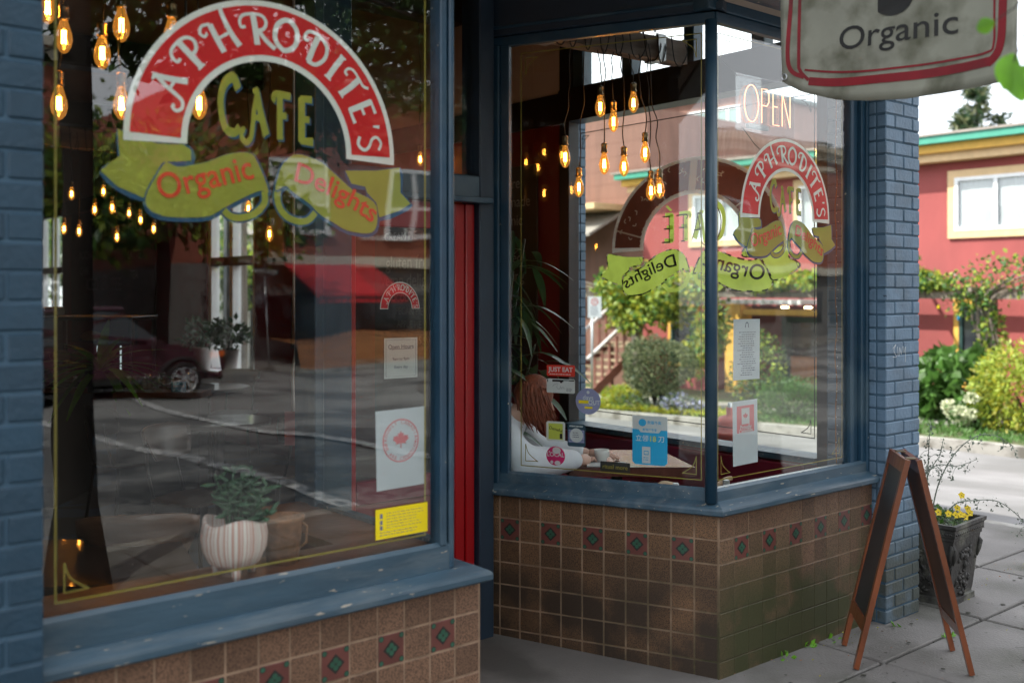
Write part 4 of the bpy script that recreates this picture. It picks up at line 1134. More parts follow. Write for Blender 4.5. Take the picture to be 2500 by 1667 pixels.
# ------------------------------------------------------------------ planter with trailing plant
pl = thing('street_planter', 'black ornate square planter with yellow pansies beside the brick pier', 'planter', (5.235, 2.735, 0), R(4))
mb = MB()
def sq(r, z): return [(-r, -r, z), (r, -r, z), (r, r, z), (-r, r, z)]
rings = [(.150, 0), (.150, .03), (.138, .035), (.142, .06), (.172, .34), (.178, .345), (.178, .36), (.186, .366), (.186, .40), (.196, .41), (.196, .428), (.175, .428), (.170, .395)]
vs = []
for r, z in rings: vs += sq(r, z)
fs = [(4 * i + j, 4 * i + (j + 1) % 4, 4 * i + 4 + (j + 1) % 4, 4 * i + 4 + j) for i in range(len(rings) - 1) for j in range(4)]
mb.add(vs, fs); mb.build('body', M['planter'], pl)
mb = MB(); mb.box(-.171, .171, -.171, .171, .36, .398); mb.build('soil', M['soil'], pl)
rr = random.Random(5)
for side in range(4):
    mb = MB(); a = side * math.pi / 2; c, s = math.cos(a), math.sin(a)
    def RT(p): return (p[0] * c - p[1] * s, p[0] * s + p[1] * c, p[2])
    for k in range(46):           # raised leaf-and-fruit relief
        z = .05 + .24 * rr.random(); u = rr.gauss(0, .035 + .02 * math.sin((z - .05) * 13)); 
        y0 = -(.142 + (z - .06) * .107) 
        r = rr.uniform(.008, .017)
        e = rr.uniform(0, 6.3)
        pts = [(u + r * 1.3 * math.cos(e) * q, y0 - .004, z + r * 1.3 * math.sin(e) * q) for q in (-1, 0, 1)]
        mb.tube([RT(p) for p in pts], [r * .25, r * .8, r * .2], 6)
    for k in range(16):
        u = -.165 + .33 * k / 15
        mb.lathe([(0, 0), (.009, .004), (.009, .012), (0, .016)], RT((u, -.183, .372)), 6)
    for q in (-1, 1):
        mb.tube([RT(p) for p in [(q * .158, -.160, .33), (q * .165, -.175, .30), (q * .155, -.172, .26), (q * .15, -.163, .22)]], [.006, .014, .011, .004], 6)
    mb.build('relief_panel', M['planter'], pl)
stems = [[(-.05, -.02, .40), (-.08, 0, .58), (-.03, .02, .72), (-.06, .0, .86), (.0, .02, .92)],
         [(-.05, .0, .40), (-.02, -.03, .60), (.07, -.08, .76), (.20, -.14, .845), (.32, -.20, .84), (.42, -.25, .78)],
         [(-.08, .05, .40), (-.10, .02, .62), (-.02, -.02, .70), (.1, -.08, .69), (.22, -.14, .72)],
         [(.0, -.05, .41), (.02, -.10, .50), (.14, -.15, .51), (.30, -.22, .49), (.42, -.30, .38), (.45, -.33, .27)],
         [(-.1, .1, .4), (-.16, .12, .58), (-.14, .1, .75), (-.2, .08, .85)],
         [(-.12, .0, .4), (-.17, -.01, .55), (-.13, -.03, .68), (-.05, -.05, .76), (-.03, -.06, .84)]]
mb = MB(); lf = MB()
for st in stems:
    q = cat_smooth(st, 5); N = len(q)
    mb.tube(q, [.0042 * (1 - .75 * i / N) for i in range(N)], 5)
    for i in range(5, N, 1):
        p = q[i]
        if i > 7 and i % 3 == 0:
            e = p + Vector((rr.uniform(-.05, .05), rr.uniform(-.05, .05), rr.uniform(-.07, -.01))); mb.tube([p, (p + e) / 2 + Vector((0, 0, .012)), e], [.0015, .0012, .0008], 4)
            leaves(lf, rr, 9, lambda g, e=e: (e + Vector((g.gauss(0, .009), g.gauss(0, .009), g.gauss(0, .014))), Vector((0, 0, -.3))), .02, 0, .5, .5)
        leaves(lf, rr, 3, lambda g, p=p: (Vector(p) + Vector((g.gauss(0, .008),) * 3), Vector((0, 0, -.2))), .017, 0, .45, .5)
mb.build('stem', M['leaf5'], pl); 
o = lf.build('foliage', M['leaf5'], pl); o['kind'] = 'stuff'
lf = MB(); leaves(lf, rr, 420, blob((-.02, 0, .42), .15, .15, .055, .2), .032, [0, 1], .6); o = lf.build('foliage', [M['leaf1'], M['leaf5']], pl); o['kind'] = 'stuff'
for p in ((.0, -.14, .455), (.05, -.10, .475), (.11, -.13, .468), (-.06, -.10, .462), (-.09, -.06, .468), (.13, -.09, .53), (.03, -.15, .44), (-.02, -.12, .452), (.09, -.15, .452)):
    mb = MB(); f = Vector((-.62, -.75, .35)).normalized(); r = f.cross(Vector((0, 0, 1))).normalized(); u = r.cross(f)
    for k in range(5):
        a = R(90 + 72 * k); d = r * math.cos(a) + u * math.sin(a); s_ = r * -math.sin(a) + u * math.cos(a)
        mb.add([Vector(p), Vector(p) + d * .011 + s_ * .010 + f * .003, Vector(p) + d * .021 + f * .001, Vector(p) + d * .011 - s_ * .010 + f * .003], [(0, 1, 2, 3)], 0)
    mb.lathe([(0, .002), (.0035, .001), (.0035, -.002)], p, 6, 1)
    mb.tube([Vector(p) - f * .002, Vector(p) - f * .01 + Vector((0, 0, -.05))], .0012, 4, 2)
    mb.build('pansy_flower', [M['petaly'], M['bblack'], M['leaf1']], pl)

# hairline cracks, gum spots and fallen petals on the pavement
mb = MB(); rr = random.Random(31)
for (x, y, a, L) in ((4.75, 2.1, -.3, .7), (5.6, 2.0, .5, .6), (3.3, 2.55, .1, .5), (5.3, 1.7, 1.3, .5)):
    p = Vector((x, y, .0042)); pts = [p.copy()]
    for k in range(10):
        a += rr.uniform(-.45, .45); p = p + Vector((math.cos(a), math.sin(a), 0)) * L / 10; pts.append(p.copy())
    for i in range(10):
        d = (pts[i + 1] - pts[i]).normalized(); r = Vector((-d.y, d.x, 0)) * rr.uniform(.0012, .003)
        mb.add([pts[i] - r, pts[i] + r, pts[i + 1] + r, pts[i + 1] - r], [(0, 3, 2, 1)])
o = mb.build('cracks', M['concd'], pav); o['kind'] = 'stuff'
mb = MB()
for k in range(70):
    x, y = rr.uniform(3.4, 7), rr.uniform(1.4, 2.6); r = rr.uniform(.004, .013)
    mb.add([(x + r * math.cos(q * math.pi / 4) * rr.uniform(.8, 1.2), y + r * math.sin(q * math.pi / 4), .0046) for q in range(8)], [tuple(range(8))])
o = mb.build('gum_spots', M['concd'], pav); o['kind'] = 'stuff'
mb = MB(); leaves(mb, rr, 150, lambda g: (Vector((g.uniform(3.2, 6.9), 2.72 - abs(g.gauss(0, .05)) if g.random() < .5 else g.uniform(1.5, 2.7), .007)), Vector((1, 0, -.2))), .014, [0, 0, 1], .6, 0, 0)
for v_ in range(len(mb.v)): mb.v[v_] = (mb.v[v_][0], mb.v[v_][1], max(.005, min(.012, mb.v[v_][2])))
tag(mb.build('leaf_litter', [M['terra'], M['leaf4']]), 'scattered dry leaf scraps and petals along the foot of the tiled wall', 'litter', kind='stuff')
# small weeds in the joints
wd = MB(); rr = random.Random(8)
for x, y, n in ((4.66, 2.36, 16), (3.85, 2.70, 7), (4.05, 2.71, 9), (4.2, 2.70, 6), (4.62, 2.60, 5)):
    leaves(wd, rr, n, lambda g: (Vector((x + g.gauss(0, .02), y + g.gauss(0, .012), .0)), Vector((0, 0, .9))), .03, 0, .5)
tag(wd.build('weeds', M['leafb']), 'small green weeds sprouting in the pavement joints', 'weeds', kind='stuff')

# ------------------------------------------------------------------ things stuck on the glass
def sticker(name, label, cat, plane, x0, x1, z0, z1, m, extra=None, outside=False, group=None, shape='rect', thick=.0008, tilt=0):
    """plane: 'L' left window, 'R' right window, 'S' entrance-side panel, 'D' door"""
    if plane in 'LR': o, u, n = Vector((0, 2.7672 - .0 if outside else 2.7765, 0)), Vector((1, 0, 0)), Vector((0, -1, 0))
    elif plane == 'S': o, u, n = Vector((C0[0], C0[1], 0)) + sn * .0405, Vector((-SIDE.x, -SIDE.y, 0)), -sn; 
    else: o, u, n = Vector((0, 3.7185, 0)), Vector((1, 0, 0)), Vector((0, -1, 0))
    if plane == 'S' : o = Vector((C0[0], C0[1], 0)) + sn * .0405; n = -sn; u = Vector((-SIDE.x, -SIDE.y, 0)); x0, x1 = -x0, -x1
    if plane == 'S': u = Vector((SIDE.x, SIDE.y, 0))
    cx, cz = (x0 + x1) / 2, (z0 + z1) / 2
    c = o + u * cx + Vector((0, 0, cz))
    root = thing(name, label, cat, c, 0, group)
    w, h = abs(x1 - x0), z1 - z0
    def mk():
        s = Sheet((0, 0, 0), u, n)
        s.P = lambda x, z, lay, s=s: s.u * (x * math.cos(tilt) - z * math.sin(tilt)) + Vector((0, 0, x * math.sin(tilt) + z * math.cos(tilt))) + s.n * (lay * .0004 + s.k * .000012 + (.0016 if outside else -.0016))
        return s
    s = mk()
    if shape == 'round': pts = [(w / 2 * math.cos(k * math.pi / 16), h / 2 * math.sin(k * math.pi / 16)) for k in range(32)]
    else:
        b = min(w, h) * (.08 if shape == 'rect' else .0)
        pts = [(-w / 2 + b, -h / 2), (w / 2 - b, -h / 2), (w / 2, -h / 2 + b), (w / 2, h / 2 - b), (w / 2 - b, h / 2), (-w / 2 + b, h / 2), (-w / 2, h / 2 - b), (-w / 2, -h / 2 + b)] if b else [(-w / 2, -h / 2), (w / 2, -h / 2), (w / 2, h / 2), (-w / 2, h / 2)]
    N = len(pts)
    A = [s.P(x, z, 0) for x, z in pts]; B = [s.P(x, z, 0) - s.n * thick for x, z in pts]
    s.mb.add(A + B, [tuple(range(N)), tuple(range(N, 2 * N))[::-1]] + [(i, N + i, N + (i + 1) % N, (i + 1) % N) for i in range(N)])
    s.mb.build('sheet', m, root)
    if extra:
        for k, (pm, fn) in enumerate(extra):
            q = mk(); fn(q, w, h); q.mb.build(('print', 'lettering', 'emblem')[min(k, 2)], pm, root)
    return root
def ctext(txt, x, z, size, bold=.01, lay=2, sx=1): return lambda s, w, h: put_text(s, txt, x * w, z * h - size * .33, size, 0, lay, 0, bold, sx)
def rects(lst, lay=1):
    def f(s, w, h):
        for x0, x1, z0, z1 in lst: s.poly([(x0 * w, z0 * h), (x1 * w, z0 * h), (x1 * w, z1 * h), (x0 * w, z1 * h)], 0, lay)
    return f
def both(*fs):
    def f(s, w, h):
        for g in fs: g(s, w, h)
    return f
def lines(x0, x1, z0, z1, n, seed=1, lay=1, th=.35, center=False):
    """rows of small unreadable print"""
    def f(s, w, h):
        rr = random.Random(seed); dz = (z1 - z0) / n
        for i in range(n):
            z = z1 - (i + .5) * dz; x = x0 + (rr.uniform(0, .2) if center else 0); e = x1 - rr.uniform(0, .25) * (x1 - x0)
            while x < e:
                L = rr.uniform(.02, .09)
                s.poly([(x * w, (z - dz * th / 2) * h), (min(e, x + L) * w, (z - dz * th / 2) * h), (min(e, x + L) * w, (z + dz * th / 2) * h), (x * w, (z + dz * th / 2) * h)], 0, lay)
                x += L + .018
    return f
def disc(r, cx=0, cz=0, lay=1, n=28, sx=1):
    def f(s, w, h): s.poly([(cx * w + r * w * sx * math.cos(k * 2 * math.pi / n), cz * h + r * w * math.sin(k * 2 * math.pi / n)) for k in range(n)], 0, lay)
    return f
def ring(r, t, cz=0, lay=1, cx=0):
    def f(s, w, h): s.stroke([(cx * w + r * w * math.cos(k * math.pi / 18), cz * h + r * w * math.sin(k * math.pi / 18)) for k in range(36)], t * w, 0, lay, 1, closed=True)
    return f
MAPLE = [(0, 1), (.16, .68), (.38, .78), (.30, .38), (.52, .58), (.60, .44), (.92, .48), (.82, .26), (1, .16), (.55, -.18), (.62, -.36), (.05, -.28), (.06, -.75), (-.06, -.75), (-.05, -.28), (-.62, -.36), (-.55, -.18), (-1, .16), (-.82, .26), (-.92, .48), (-.60, .44), (-.52, .58), (-.30, .38), (-.38, .78), (-.16, .68)]
def maple(k, cz=0, lay=1):
    def f(s, w, h):
        p = [(a * k * w, b * k * w + cz * h) for a, b in MAPLE]; s.tris(p, earclip(p), 0, lay)
    return f
def arctext(txt, r, a_mid, size, cz=0, lay=1, bottom=False, bold=.01, pitch=None):
    def f(s, w, h):
        n = len(txt); st = pitch or (size * .78 / (r * w))
        for i, ch in enumerate(txt):
            if ch == ' ': continue
            a = a_mid + (-(i - (n - 1) / 2) * st if not bottom else (i - (n - 1) / 2) * st)
            px, pz = r * w * math.cos(a), r * w * math.sin(a) + cz * h
            put_text(s, ch, px, pz, size, 0, lay, (a - math.pi / 2) if not bottom else (a + math.pi / 2), bold)
    return f
sticker('maple_leaf_poster', 'white paper with a red maple leaf in a ring on the left window', 'poster', 'L', 1.766, 1.955, .985, 1.24, M['paper'],
        [(M['pinkp'], both(maple(.17, .10, 1), ring(.36, .022, .10), ring(.27, .0), )), (M['pinkp'], both(arctext('PROUDLY CANADIAN', .285, math.pi / 2, .0155, .10), arctext('WE ARE CANADIAN', .335, -math.pi / 2, .0155, .10, bottom=True)))], shape='sq', tilt=R(1.2))
sticker('yellow_notice', 'bright yellow notice stuck low in the corner of the left window', 'sticker', 'L', 1.756, 1.957, .832, .928, M['styel'],
        [(M['ink'], lines(-.30, .44, -.20, .38, 6, 4, 1, .16)), (M['ink'], both(rects([(-.42, -.37, .18, .34), (-.42, -.37, -.02, .12), (-.42, -.37, -.2, -.06)]), lines(-.42, .40, -.42, -.24, 2, 9, 1, .22)))], shape='sq', outside=True)
sticker('opening_hours_notice', 'grey paper headed Open Hours taped on the entrance door glass', 'notice', 'D', 2.405, 2.578, 1.245, 1.42, M['paperp'],
        [(M['ink'], both(ctext('Open Hours', 0, .28, .026, .012), rects([(-.32, .34, .215, .225), (-.45, .45, .445, .45), (-.45, .45, -.45, -.445), (-.45, -.44, -.45, .45), (.44, .45, -.45, .45)]), ctext('9am to 9pm', 0, -.02, .018), ctext('Every day', 0, -.22, .018)))], shape='sq')
r_ = thing('door_arch_decal', 'small red arch decal with white lettering on the door glass', 'decal', (2.485, 3.7175, 1.545))
sh = Sheet((0, 0, 0), (1, 0, 0), (0, -1, 0), .245, .28); arc_band(sh, 0.248, 0.42, 0, 180, 1, 0, 24); arc_band(sh, 0.262, 0.404, 2, 178, 0, 1, 24); sh.mb.build('arch_band', [M['sred'], M['swhite']], r_)
sh = Sheet((0, 0, 0), (1, 0, 0), (0, -1, 0), .245, .28); arch_letters(sh, 0, 2); sh.mb.build('arch_lettering', M['swhite'], r_)
sticker('menu_sheet', 'long white menu page with rows of print on the right bay window', 'menu', 'R', 3.582, 3.768, 1.235, 1.50, M['paper'],
        [(M['ink'], both(lines(-.36, .36, -.44, .30, 20, 7, 1, .3, True), lambda s, w, h: s.stroke([(-.06 * w, .36 * h), (-.045 * w, .42 * h), (0, .445 * h), (.045 * w, .42 * h), (.06 * w, .36 * h)], .022 * w, 0, 1, 4)))], shape='sq', tilt=R(-.6))
sticker('proudly_canadian_poster', 'white and red Proudly Canadian poster low on the right bay window', 'poster', 'R', 3.578, 3.752, .865, 1.145, M['paper'],
        [(M['pinkp'], rects([(-.34, .36, .0, .42)])), (M['paperp'], both(rects([(-.15, .17, .13, .38)], 2), ctext('Proudly', .01, .085, .026, .02, 3), ctext('Canadian', .01, .025, .026, .02, 3))), (M['pinkp'], maple(.10, .25, 4))], shape='sq', tilt=R(1.0))
sticker('red_delivery_sticker', 'red sticker reading JUST EAT on the entrance side glass', 'sticker', 'S', .806, .667, 1.236, 1.287, M['stred'],
        [(M['paperp'], both(ctext('JUST EAT', 0, .10, .029, .03, 2), lines(-.40, .42, -.40, -.24, 1, 3, 1, .5)))])
sticker('white_skyline_sticker', 'white and black skyline sticker directly under the red one', 'sticker', 'S', .806, .667, 1.160, 1.224, M['paperp'],
        [(M['black'], both(rects([(-.30, .10, .30, .44), (.10, .48, .38, .44), (-.48, -.45, .26, .44), (.30, .47, .36, .42)]), rects([(-.02, .06, .22, .32)]))), (M['ink'], both(lambda s, w, h: s.stroke([(-.28 * w, -.05 * h), (-.22 * w, .1 * h), (-.1 * w, .16 * h), (-.14 * w, -.1 * h), (-.05 * w, -.24 * h), (0, 0), (.02 * w, -.2 * h), (.08 * w, -.05 * h), (.13 * w, -.2 * h)], .008 * w, 0, 1, 4), lines(.2, .44, -.38, -.12, 3, 5)))])
sticker('round_lavender_sticker', 'round lavender sticker on the entrance side glass', 'sticker', 'S', .663, .543, 1.070, 1.188, M['stlav'],
        [(M['paperp'], both(ctext('days', 0, .14, .030, .012), ctext('OUT', .24, -.04, .026, .02), disc(.06, 0, .34), lines(-.25, .3, -.16, -.10, 1, 4))), (M['styel'], rects([(-.38, .04, -.09, .03), (-.14, .18, -.28, -.20)]))], shape='round')
sticker('lime_square_sticker', 'lime yellow square sticker with a white border', 'sticker', 'S', .808, .715, .940, 1.030, M['paperp'],
        [(M['stlime'], rects([(-.38, .38, -.40, .40)])), (M['tblack'], both(lambda s, w, h: put_text(s, 'Dameful', 0, .04 * h, .020, 0, 2, R(-12), .012), rects([(.22, .36, -.36, -.10)], 2)))])
sticker('navy_badge_sticker', 'navy badge shaped sticker with a cream disc in the middle', 'sticker', 'S', .703, .616, .922, 1.024, M['stnavy'],
        [(M['paperp'], both(disc(.37, 0, .0, 2), lines(-.38, .40, .36, .44, 1, 3, 1, .8))), (M['stlav'], both(rects([(-.44, .44, .16, .24), (-.44, .44, -.32, -.22), (-.44, -.30, -.2, .15), (.30, .44, -.2, .15)], 1),)), (M['ink'], lines(-.2, .2, -.12, .16, 3, 2, 3))])
sticker('round_magenta_sticker', 'round magenta and white sticker reading LOCAL', 'sticker', 'S', .808, .715, .830, .917, M['stpink'],
        [(M['paperp'], both(ctext('LOCAL', 0, .07, .027, .025, 2), disc(.17, .05, .29, 1, sx=1.3), disc(.08, -.2, -.33), disc(.11, .1, -.36, 1, sx=1.4), disc(.04, -.33, .2)))], shape='round')
sticker('cyan_app_poster', 'cyan and white app poster with a phone drawing near the glass corner', 'poster', 'S', .394, .235, .865, 1.078, M['stcyan'],
        [(M['paperp'], both(lambda s, w, h: s.tris([(-.5 * w, .5 * h), (-.5 * w, .22 * h), (-.32 * w, .22 * h), (-.26 * w, .16 * h), (.26 * w, .16 * h), (.32 * w, .22 * h), (.5 * w, .22 * h), (.5 * w, .5 * h)], [(0, 1, 2, 5), (2, 3, 4, 5), (0, 5, 6, 7)], 0, 1), ctext('\u7acb\u9886', -.22, .035, .030, .01), ctext('\u5200', .33, .035, .030, .01), rects([(-.22, .02, -.47, -.13)], 1))),
         (M['stcyan'], both(disc(.10, -.21, .36, 2, sx=1.1), lambda s, w, h: put_text(s, '\u718a\u732b\u5916\u5356', .13 * w, .34 * h, .016, 0, 2, 0, .012), ctext('\u65b0\u7528\u6237\u4e13\u4eab', 0, .215, .013, .015), lambda s, w, h: s.stroke([(-.16 * w, -.22 * h), (-.04 * w, -.22 * h), (-.04 * w, -.29 * h), (-.16 * w, -.29 * h)], .025 * w, 0, 2, 1, closed=True), lines(-.18, -.02, -.42, -.33, 2, 3, 2))),
         (M['stlime'], ctext('18', .08, .035, .034, .012))])
sticker('dark_strip_sticker', 'narrow dark strip sticker with orange lettering low on the glass', 'sticker', 'S', .545, .405, .822, .866, M['tblack'], [(M['gold'], ctext('ritual more', .0, .0, .026, .02))])
# neon sign
nn = thing('neon_open_sign', 'glowing coral neon sign reading OPEN behind the right bay window', 'neon sign', (3.95, 3.0, 2.43))
def tubes(name, lst):
    for pts in lst:
        mb = MB(); mb.tube([Vector((x, 0, z)) for x, z in pts], .0024, 6); mb.build(name, M['neon'], nn)
Oc = [(.055 + .055 * math.cos(t), .085 + .088 * math.sin(t)) for t in [k * math.pi / 12 for k in range(25)]]
tubes('neon_letter', [Oc, [(.135, -.0), (.135, .165), (.175, .165), (.192, .145), (.192, .105), (.175, .085), (.135, .085)],
                      [(.275, .0), (.225, .0), (.225, .165), (.27, .165)], [(.225, .09), (.262, .09)], [(.30, .0), (.30, .165), (.365, .0), (.365, .168)]])
mb = MB(); mb.bbox(-.05, .42, .012, .016, -.05, .22, .002); mb.build('backing', M['acry'], nn)
mb = MB(); mb.tube([(-.02, .014, .2), (-.30, .0, .33)], .0012, 4); mb.tube([(.38, .014, .2), (.45, .0, .33)], .0012, 4); mb.tube([(.0, .014, -.03), (.12, .03, -.1), (.3, .02, -.2)], .002, 5); mb.build('hanging_wire', M['cord'], nn)
mb = MB(); mb.bbox(.06, .22, .018, .04, -.028, -.004, .004); mb.build('transformer', M['potw'], nn)
# fairy lights down the window edge
fl = thing('string_lights', 'thin string of tiny clear lights down the dark post inside the bay', 'string lights', (4.50, 2.86, 0))
mb = MB(); pts = [(.004 * math.sin(k * 1.3), .004 * math.cos(k * .9), 2.7 - k * .05) for k in range(40)]; mb.tube(pts, .0035, 5); mb.build('wire', M['terra'], fl)
mb = MB()
for k in range(46): mb.lathe([(0, -.003), (.003, 0), (0, .003)], (.008 * math.sin(k * 2.3), -.006, 2.68 - k * .042), 5)
o = mb.build('tiny_bulbs', M['white'], fl); o['kind'] = 'stuff'

# ------------------------------------------------------------------ hanging bulbs
def bulb_proto(label, group):
    t = thing('hanging_bulb', label, 'light bulb', (0, 0, 0), 0, group)
    prof = [(0, 0), (.004, .001), (.012, .006), (.0235, .024), (.028, .045), (.026, .066), (.018, .092), (.013, .110), (.0125, .118)]
    mb = MB(); mb.lathe(prof, n=14); mb.build('glass', M['bulb'], t)
    mb = MB()
    for k in range(4):
        a = k * math.pi / 2 + .3; mb.tube([(.0075 * math.cos(a), .0075 * math.sin(a), .034), (.006 * math.cos(a + .5), .006 * math.sin(a + .5), .078)], .0024, 4)
    mb.build('filament', M['fil'], t)
    mb = MB(); mb.tube([(0, 0, .08), (0, 0, .112)], .003, 5); mb.build('stem', M['jar'], t)
    mb = MB(); mb.lathe([(.0, .112), (.0165, .112), (.0185, .116), (.0185, .122), (.016, .126), (.016, .150), (.0175, .153), (.0165, .160), (.008, .166), (0, .167)], n=12); mb.build('socket', M['brass'], t)
    return t
def cord_to(parent, z_from, dx, dy, dz, wig=.012, seed=0):
    rr = random.Random(seed); mb = MB(); n = 8; pts = []
    for k in range(n + 1):
        t = k / n; pts.append((dx * t + rr.uniform(-wig, wig) * (0 < k < n), dy * t + rr.uniform(-wig, wig) * (0 < k < n), z_from + (dz - z_from) * t))
    mb.tube(cat_smooth(pts, 3), .0032, 5); mb.build('cord', M['cord'], parent)
proto = None; used = []
ordw = ['lowest left', 'second', 'third', 'fourth', 'fifth', 'sixth', 'seventh', 'eighth', 'ninth', 'tenth', 'eleventh', 'twelfth', 'thirteenth', 'fourteenth']
def bulbs(spots, labels, group, beam):
    global proto
    for i, (x, y, z) in enumerate(spots):
        lab = labels[i]
        if proto is None:
            proto = bulb_proto(lab, group); o = proto; base = kids(proto)
            o.location = (x, y, z)
        else:
            o = bpy.data.objects.new('hanging_bulb', None); COL.objects.link(o)
            for ch in proto_parts:
                c = ch.copy(); COL.objects.link(c); c.parent = o
            o.location = (x, y, z); o['label'] = lab; o['category'] = 'light bulb'; o['group'] = group
        if i == 0 and not used: globals()['proto_parts'] = kids(proto); used.append(1)
        o.scale = (1, 1, 1 + .03 * math.sin(i * 2.7))
        bx_, by_, bz_ = beam(x, y)
        cord_to(o, .165, bx_ - x, by_ - y, bz_ - z, .010, i * 7 + int(x * 10))
        o.rotation_euler = (0, 0, i * 1.1)
        for ch in kids(o):
            if ch.name.startswith('cord'): ch.rotation_euler = (0, 0, -i * 1.1)
RB = [(3.83, 3.84, 2.539), (3.93, 3.84, 2.470), (4.01, 3.77, 2.572), (3.68, 3.95, 2.270), (3.79, 3.96, 2.123), (3.88, 3.86, 2.242), (4.00, 3.83, 2.237), (4.09, 3.76, 2.311), (4.18, 3.80, 2.115), (4.15, 3.71, 2.119)]
RL = ['lit amber bulb in the bay, high left one of the cluster under the beam', 'lit amber bulb in the bay just below and right of the high left one', 'highest lit amber bulb on the right side of the bay cluster',
      'outermost left lit bulb of the bay cluster against the dark window post', 'low lit bulb of the bay cluster beside the blue brick edge', 'middle lit bulb of the bay cluster, left of the pair at mid height',
      'middle lit bulb of the bay cluster, right of the pair at mid height', 'lit bulb of the bay cluster hanging alone right of the middle pair', 'lowest lit bulb of the bay cluster, left of the touching pair', 'lowest lit bulb of the bay cluster, right of the touching pair']
bulbs(RB, RL, 'hanging filament bulbs', lambda x, y: (x, 3.86 + (y - 3.85) * .5, 2.985))
NB = [(1.06, 3.61, 2.420), (1.05, 3.63, 2.198), (1.16, 3.53, 2.367), (1.21, 3.49, 2.459), (1.21, 3.49, 2.198), (1.34, 3.38, 2.426), (1.41, 3.32, 2.198), (1.02, 3.65, 2.520)]
NL = ['big lit bulb near the blue pier, top one beside the gold line', 'big lit bulb near the blue pier, hanging lowest beside the gold line', 'big lit bulb with brass socket between the two pairs by the pier', 'big lit bulb at the top edge left of the red arch', 'big lit bulb hanging low just left of the end of the red arch',
      'lit bulb half hidden behind the top left of the red arch', 'lit bulb peeping out under the left foot of the red arch', 'lit bulb at the very edge of the blue pier, mostly hidden']
bulbs(NB, NL, 'hanging filament bulbs', lambda x, y: (x * .96 + .04, y, 3.12))
FB = [(2.81, 9.35, 2.420), (3.31, 10.04, 2.524), (3.10, 9.64, 2.317), (3.22, 9.53, 2.329), (3.77, 10.65, 2.377), (3.86, 10.57, 2.305), (3.77, 9.97, 2.183), (3.41, 9.96, 2.091), (3.02, 10.28, 2.166), (2.99, 9.73, 2.119)]
FL = ['small far lit bulb, upper left of the rear cluster', 'small far lit bulb, top of the rear cluster under the ribbon tail', 'small far lit bulb, first of the four in a falling row', 'small far lit bulb, second of the four in a falling row', 'small far lit bulb, third of the four in a falling row', 'small far lit bulb, fourth of the four in a falling row',
      'small far lit bulb at the right end of the rear cluster', 'small far lit bulb hanging lowest of the rear cluster', 'small far lit bulb at the lower left of the rear cluster', 'small far lit bulb beside the dark post of the rear cluster']
bulbs(FB, FL, 'hanging filament bulbs', lambda x, y: (x, y, 3.02))
SB_ = [(3.28, 6.53, 1.964), (4.2, 7.15, 2.52), (4.6, 6.6, 2.60), (3.30, 6.9, 2.16)]
SL_ = ['single lit bulb hanging in the gap below the two ribbon loops', 'small lit bulb seen just right of the word Delights', 'small lit bulb near the right edge of the left window', 'dim lit bulb seen through the left ribbon loop']
bulbs(SB_, SL_, 'hanging filament bulbs', lambda x, y: (x, y, 3.94))

def beam(label, a, b, w, h, z, chain=True):
    t = thing('ceiling_light_beam', label, 'beam', ((a[0] + b[0]) / 2, (a[1] + b[1]) / 2, z))
    d = Vector((b[0] - a[0], b[1] - a[1], 0)); L = d.length; d.normalize(); r = Vector((-d.y, d.x, 0))
    mb = MB(); N = 14; rr = random.Random(int(L * 100)); vs = []
    for i in range(N + 1):
        p = d * (L * (i / N - .5)); j = lambda: rr.uniform(-.004, .004)
        vs += [p - r * (w / 2 + j()) + Vector((0, 0, -h / 2 + j())), p + r * (w / 2 + j()) + Vector((0, 0, -h / 2 + j())), p + r * (w / 2 + j()) + Vector((0, 0, h / 2 + j())), p - r * (w / 2 + j()) + Vector((0, 0, h / 2 + j()))]
    fs = [(4 * i + k, 4 * i + (k + 1) % 4, 4 * i + 4 + (k + 1) % 4, 4 * i + 4 + k) for i in range(N) for k in range(4)] + [(3, 2, 1, 0), tuple(4 * N + k for k in range(4))]
    mb.add(vs, fs); mb.build('timber', M['wood'], t)
    for q in (-.36, .32):
        mb = MB(); p = d * (L * q)
        for sgn in (-1, 1): mb.seg(p - d * .0 + r * sgn * (w / 2 + .006) + Vector((0, 0, -h / 2 - .006)), p + r * sgn * (w / 2 + .006) + Vector((0, 0, h / 2 + .01)), .004, .055, up=d)
        mb.seg(p - r * (w / 2 + .006) + Vector((0, 0, -h / 2 - .007)), p + r * (w / 2 + .006) + Vector((0, 0, -h / 2 - .007)), .055, .004, up=(0, 0, 1)); mb.build('strap', M['steel'], t)
        if chain:
            mb = MB()
            for k in range(int((3.62 - z) / .035)):
                c = p + Vector((0, 0, h / 2 + .02 + k * .035)); a_ = d if k % 2 else r
                mb.tube([c + a_ * .010 * math.cos(q2) + Vector((0, 0, .022 * math.sin(q2))) for q2 in [m_ * math.pi / 4 for m_ in range(9)]], .0025, 4, cap=False)
            o = mb.build('chain', M['cord'], t)
    mb = MB()                    # loops of cord slung round the timber
    for k in range(9):
        p = d * (L * (-.38 + .095 * k)); s_ = rr.uniform(.03, .09)
        mb.tube(cat_smooth([p - r * (w / 2 + .01) + Vector((0, 0, h / 2 + .01)), p + d * s_ * .3 - r * (w / 2 + .012) + Vector((0, 0, -h / 2 - .0)), p + d * s_ - r * (w / 2 + .01) + Vector((0, 0, -h / 2 - .02)), p + d * s_ * 1.6 - r * (w / 2 + .012) + Vector((0, 0, 0)), p + d * s_ * 1.5 - r * w / 3 + Vector((0, 0, h / 2 + .012))], 4), .0034, 5)
    mb.build('cord_loops', M['cord'], t)
    return t
beam('rough grey timber beam wrapped in black cords at the top of the bay', (3.35, 3.90), (4.45, 3.82), .10, .125, 2.96)
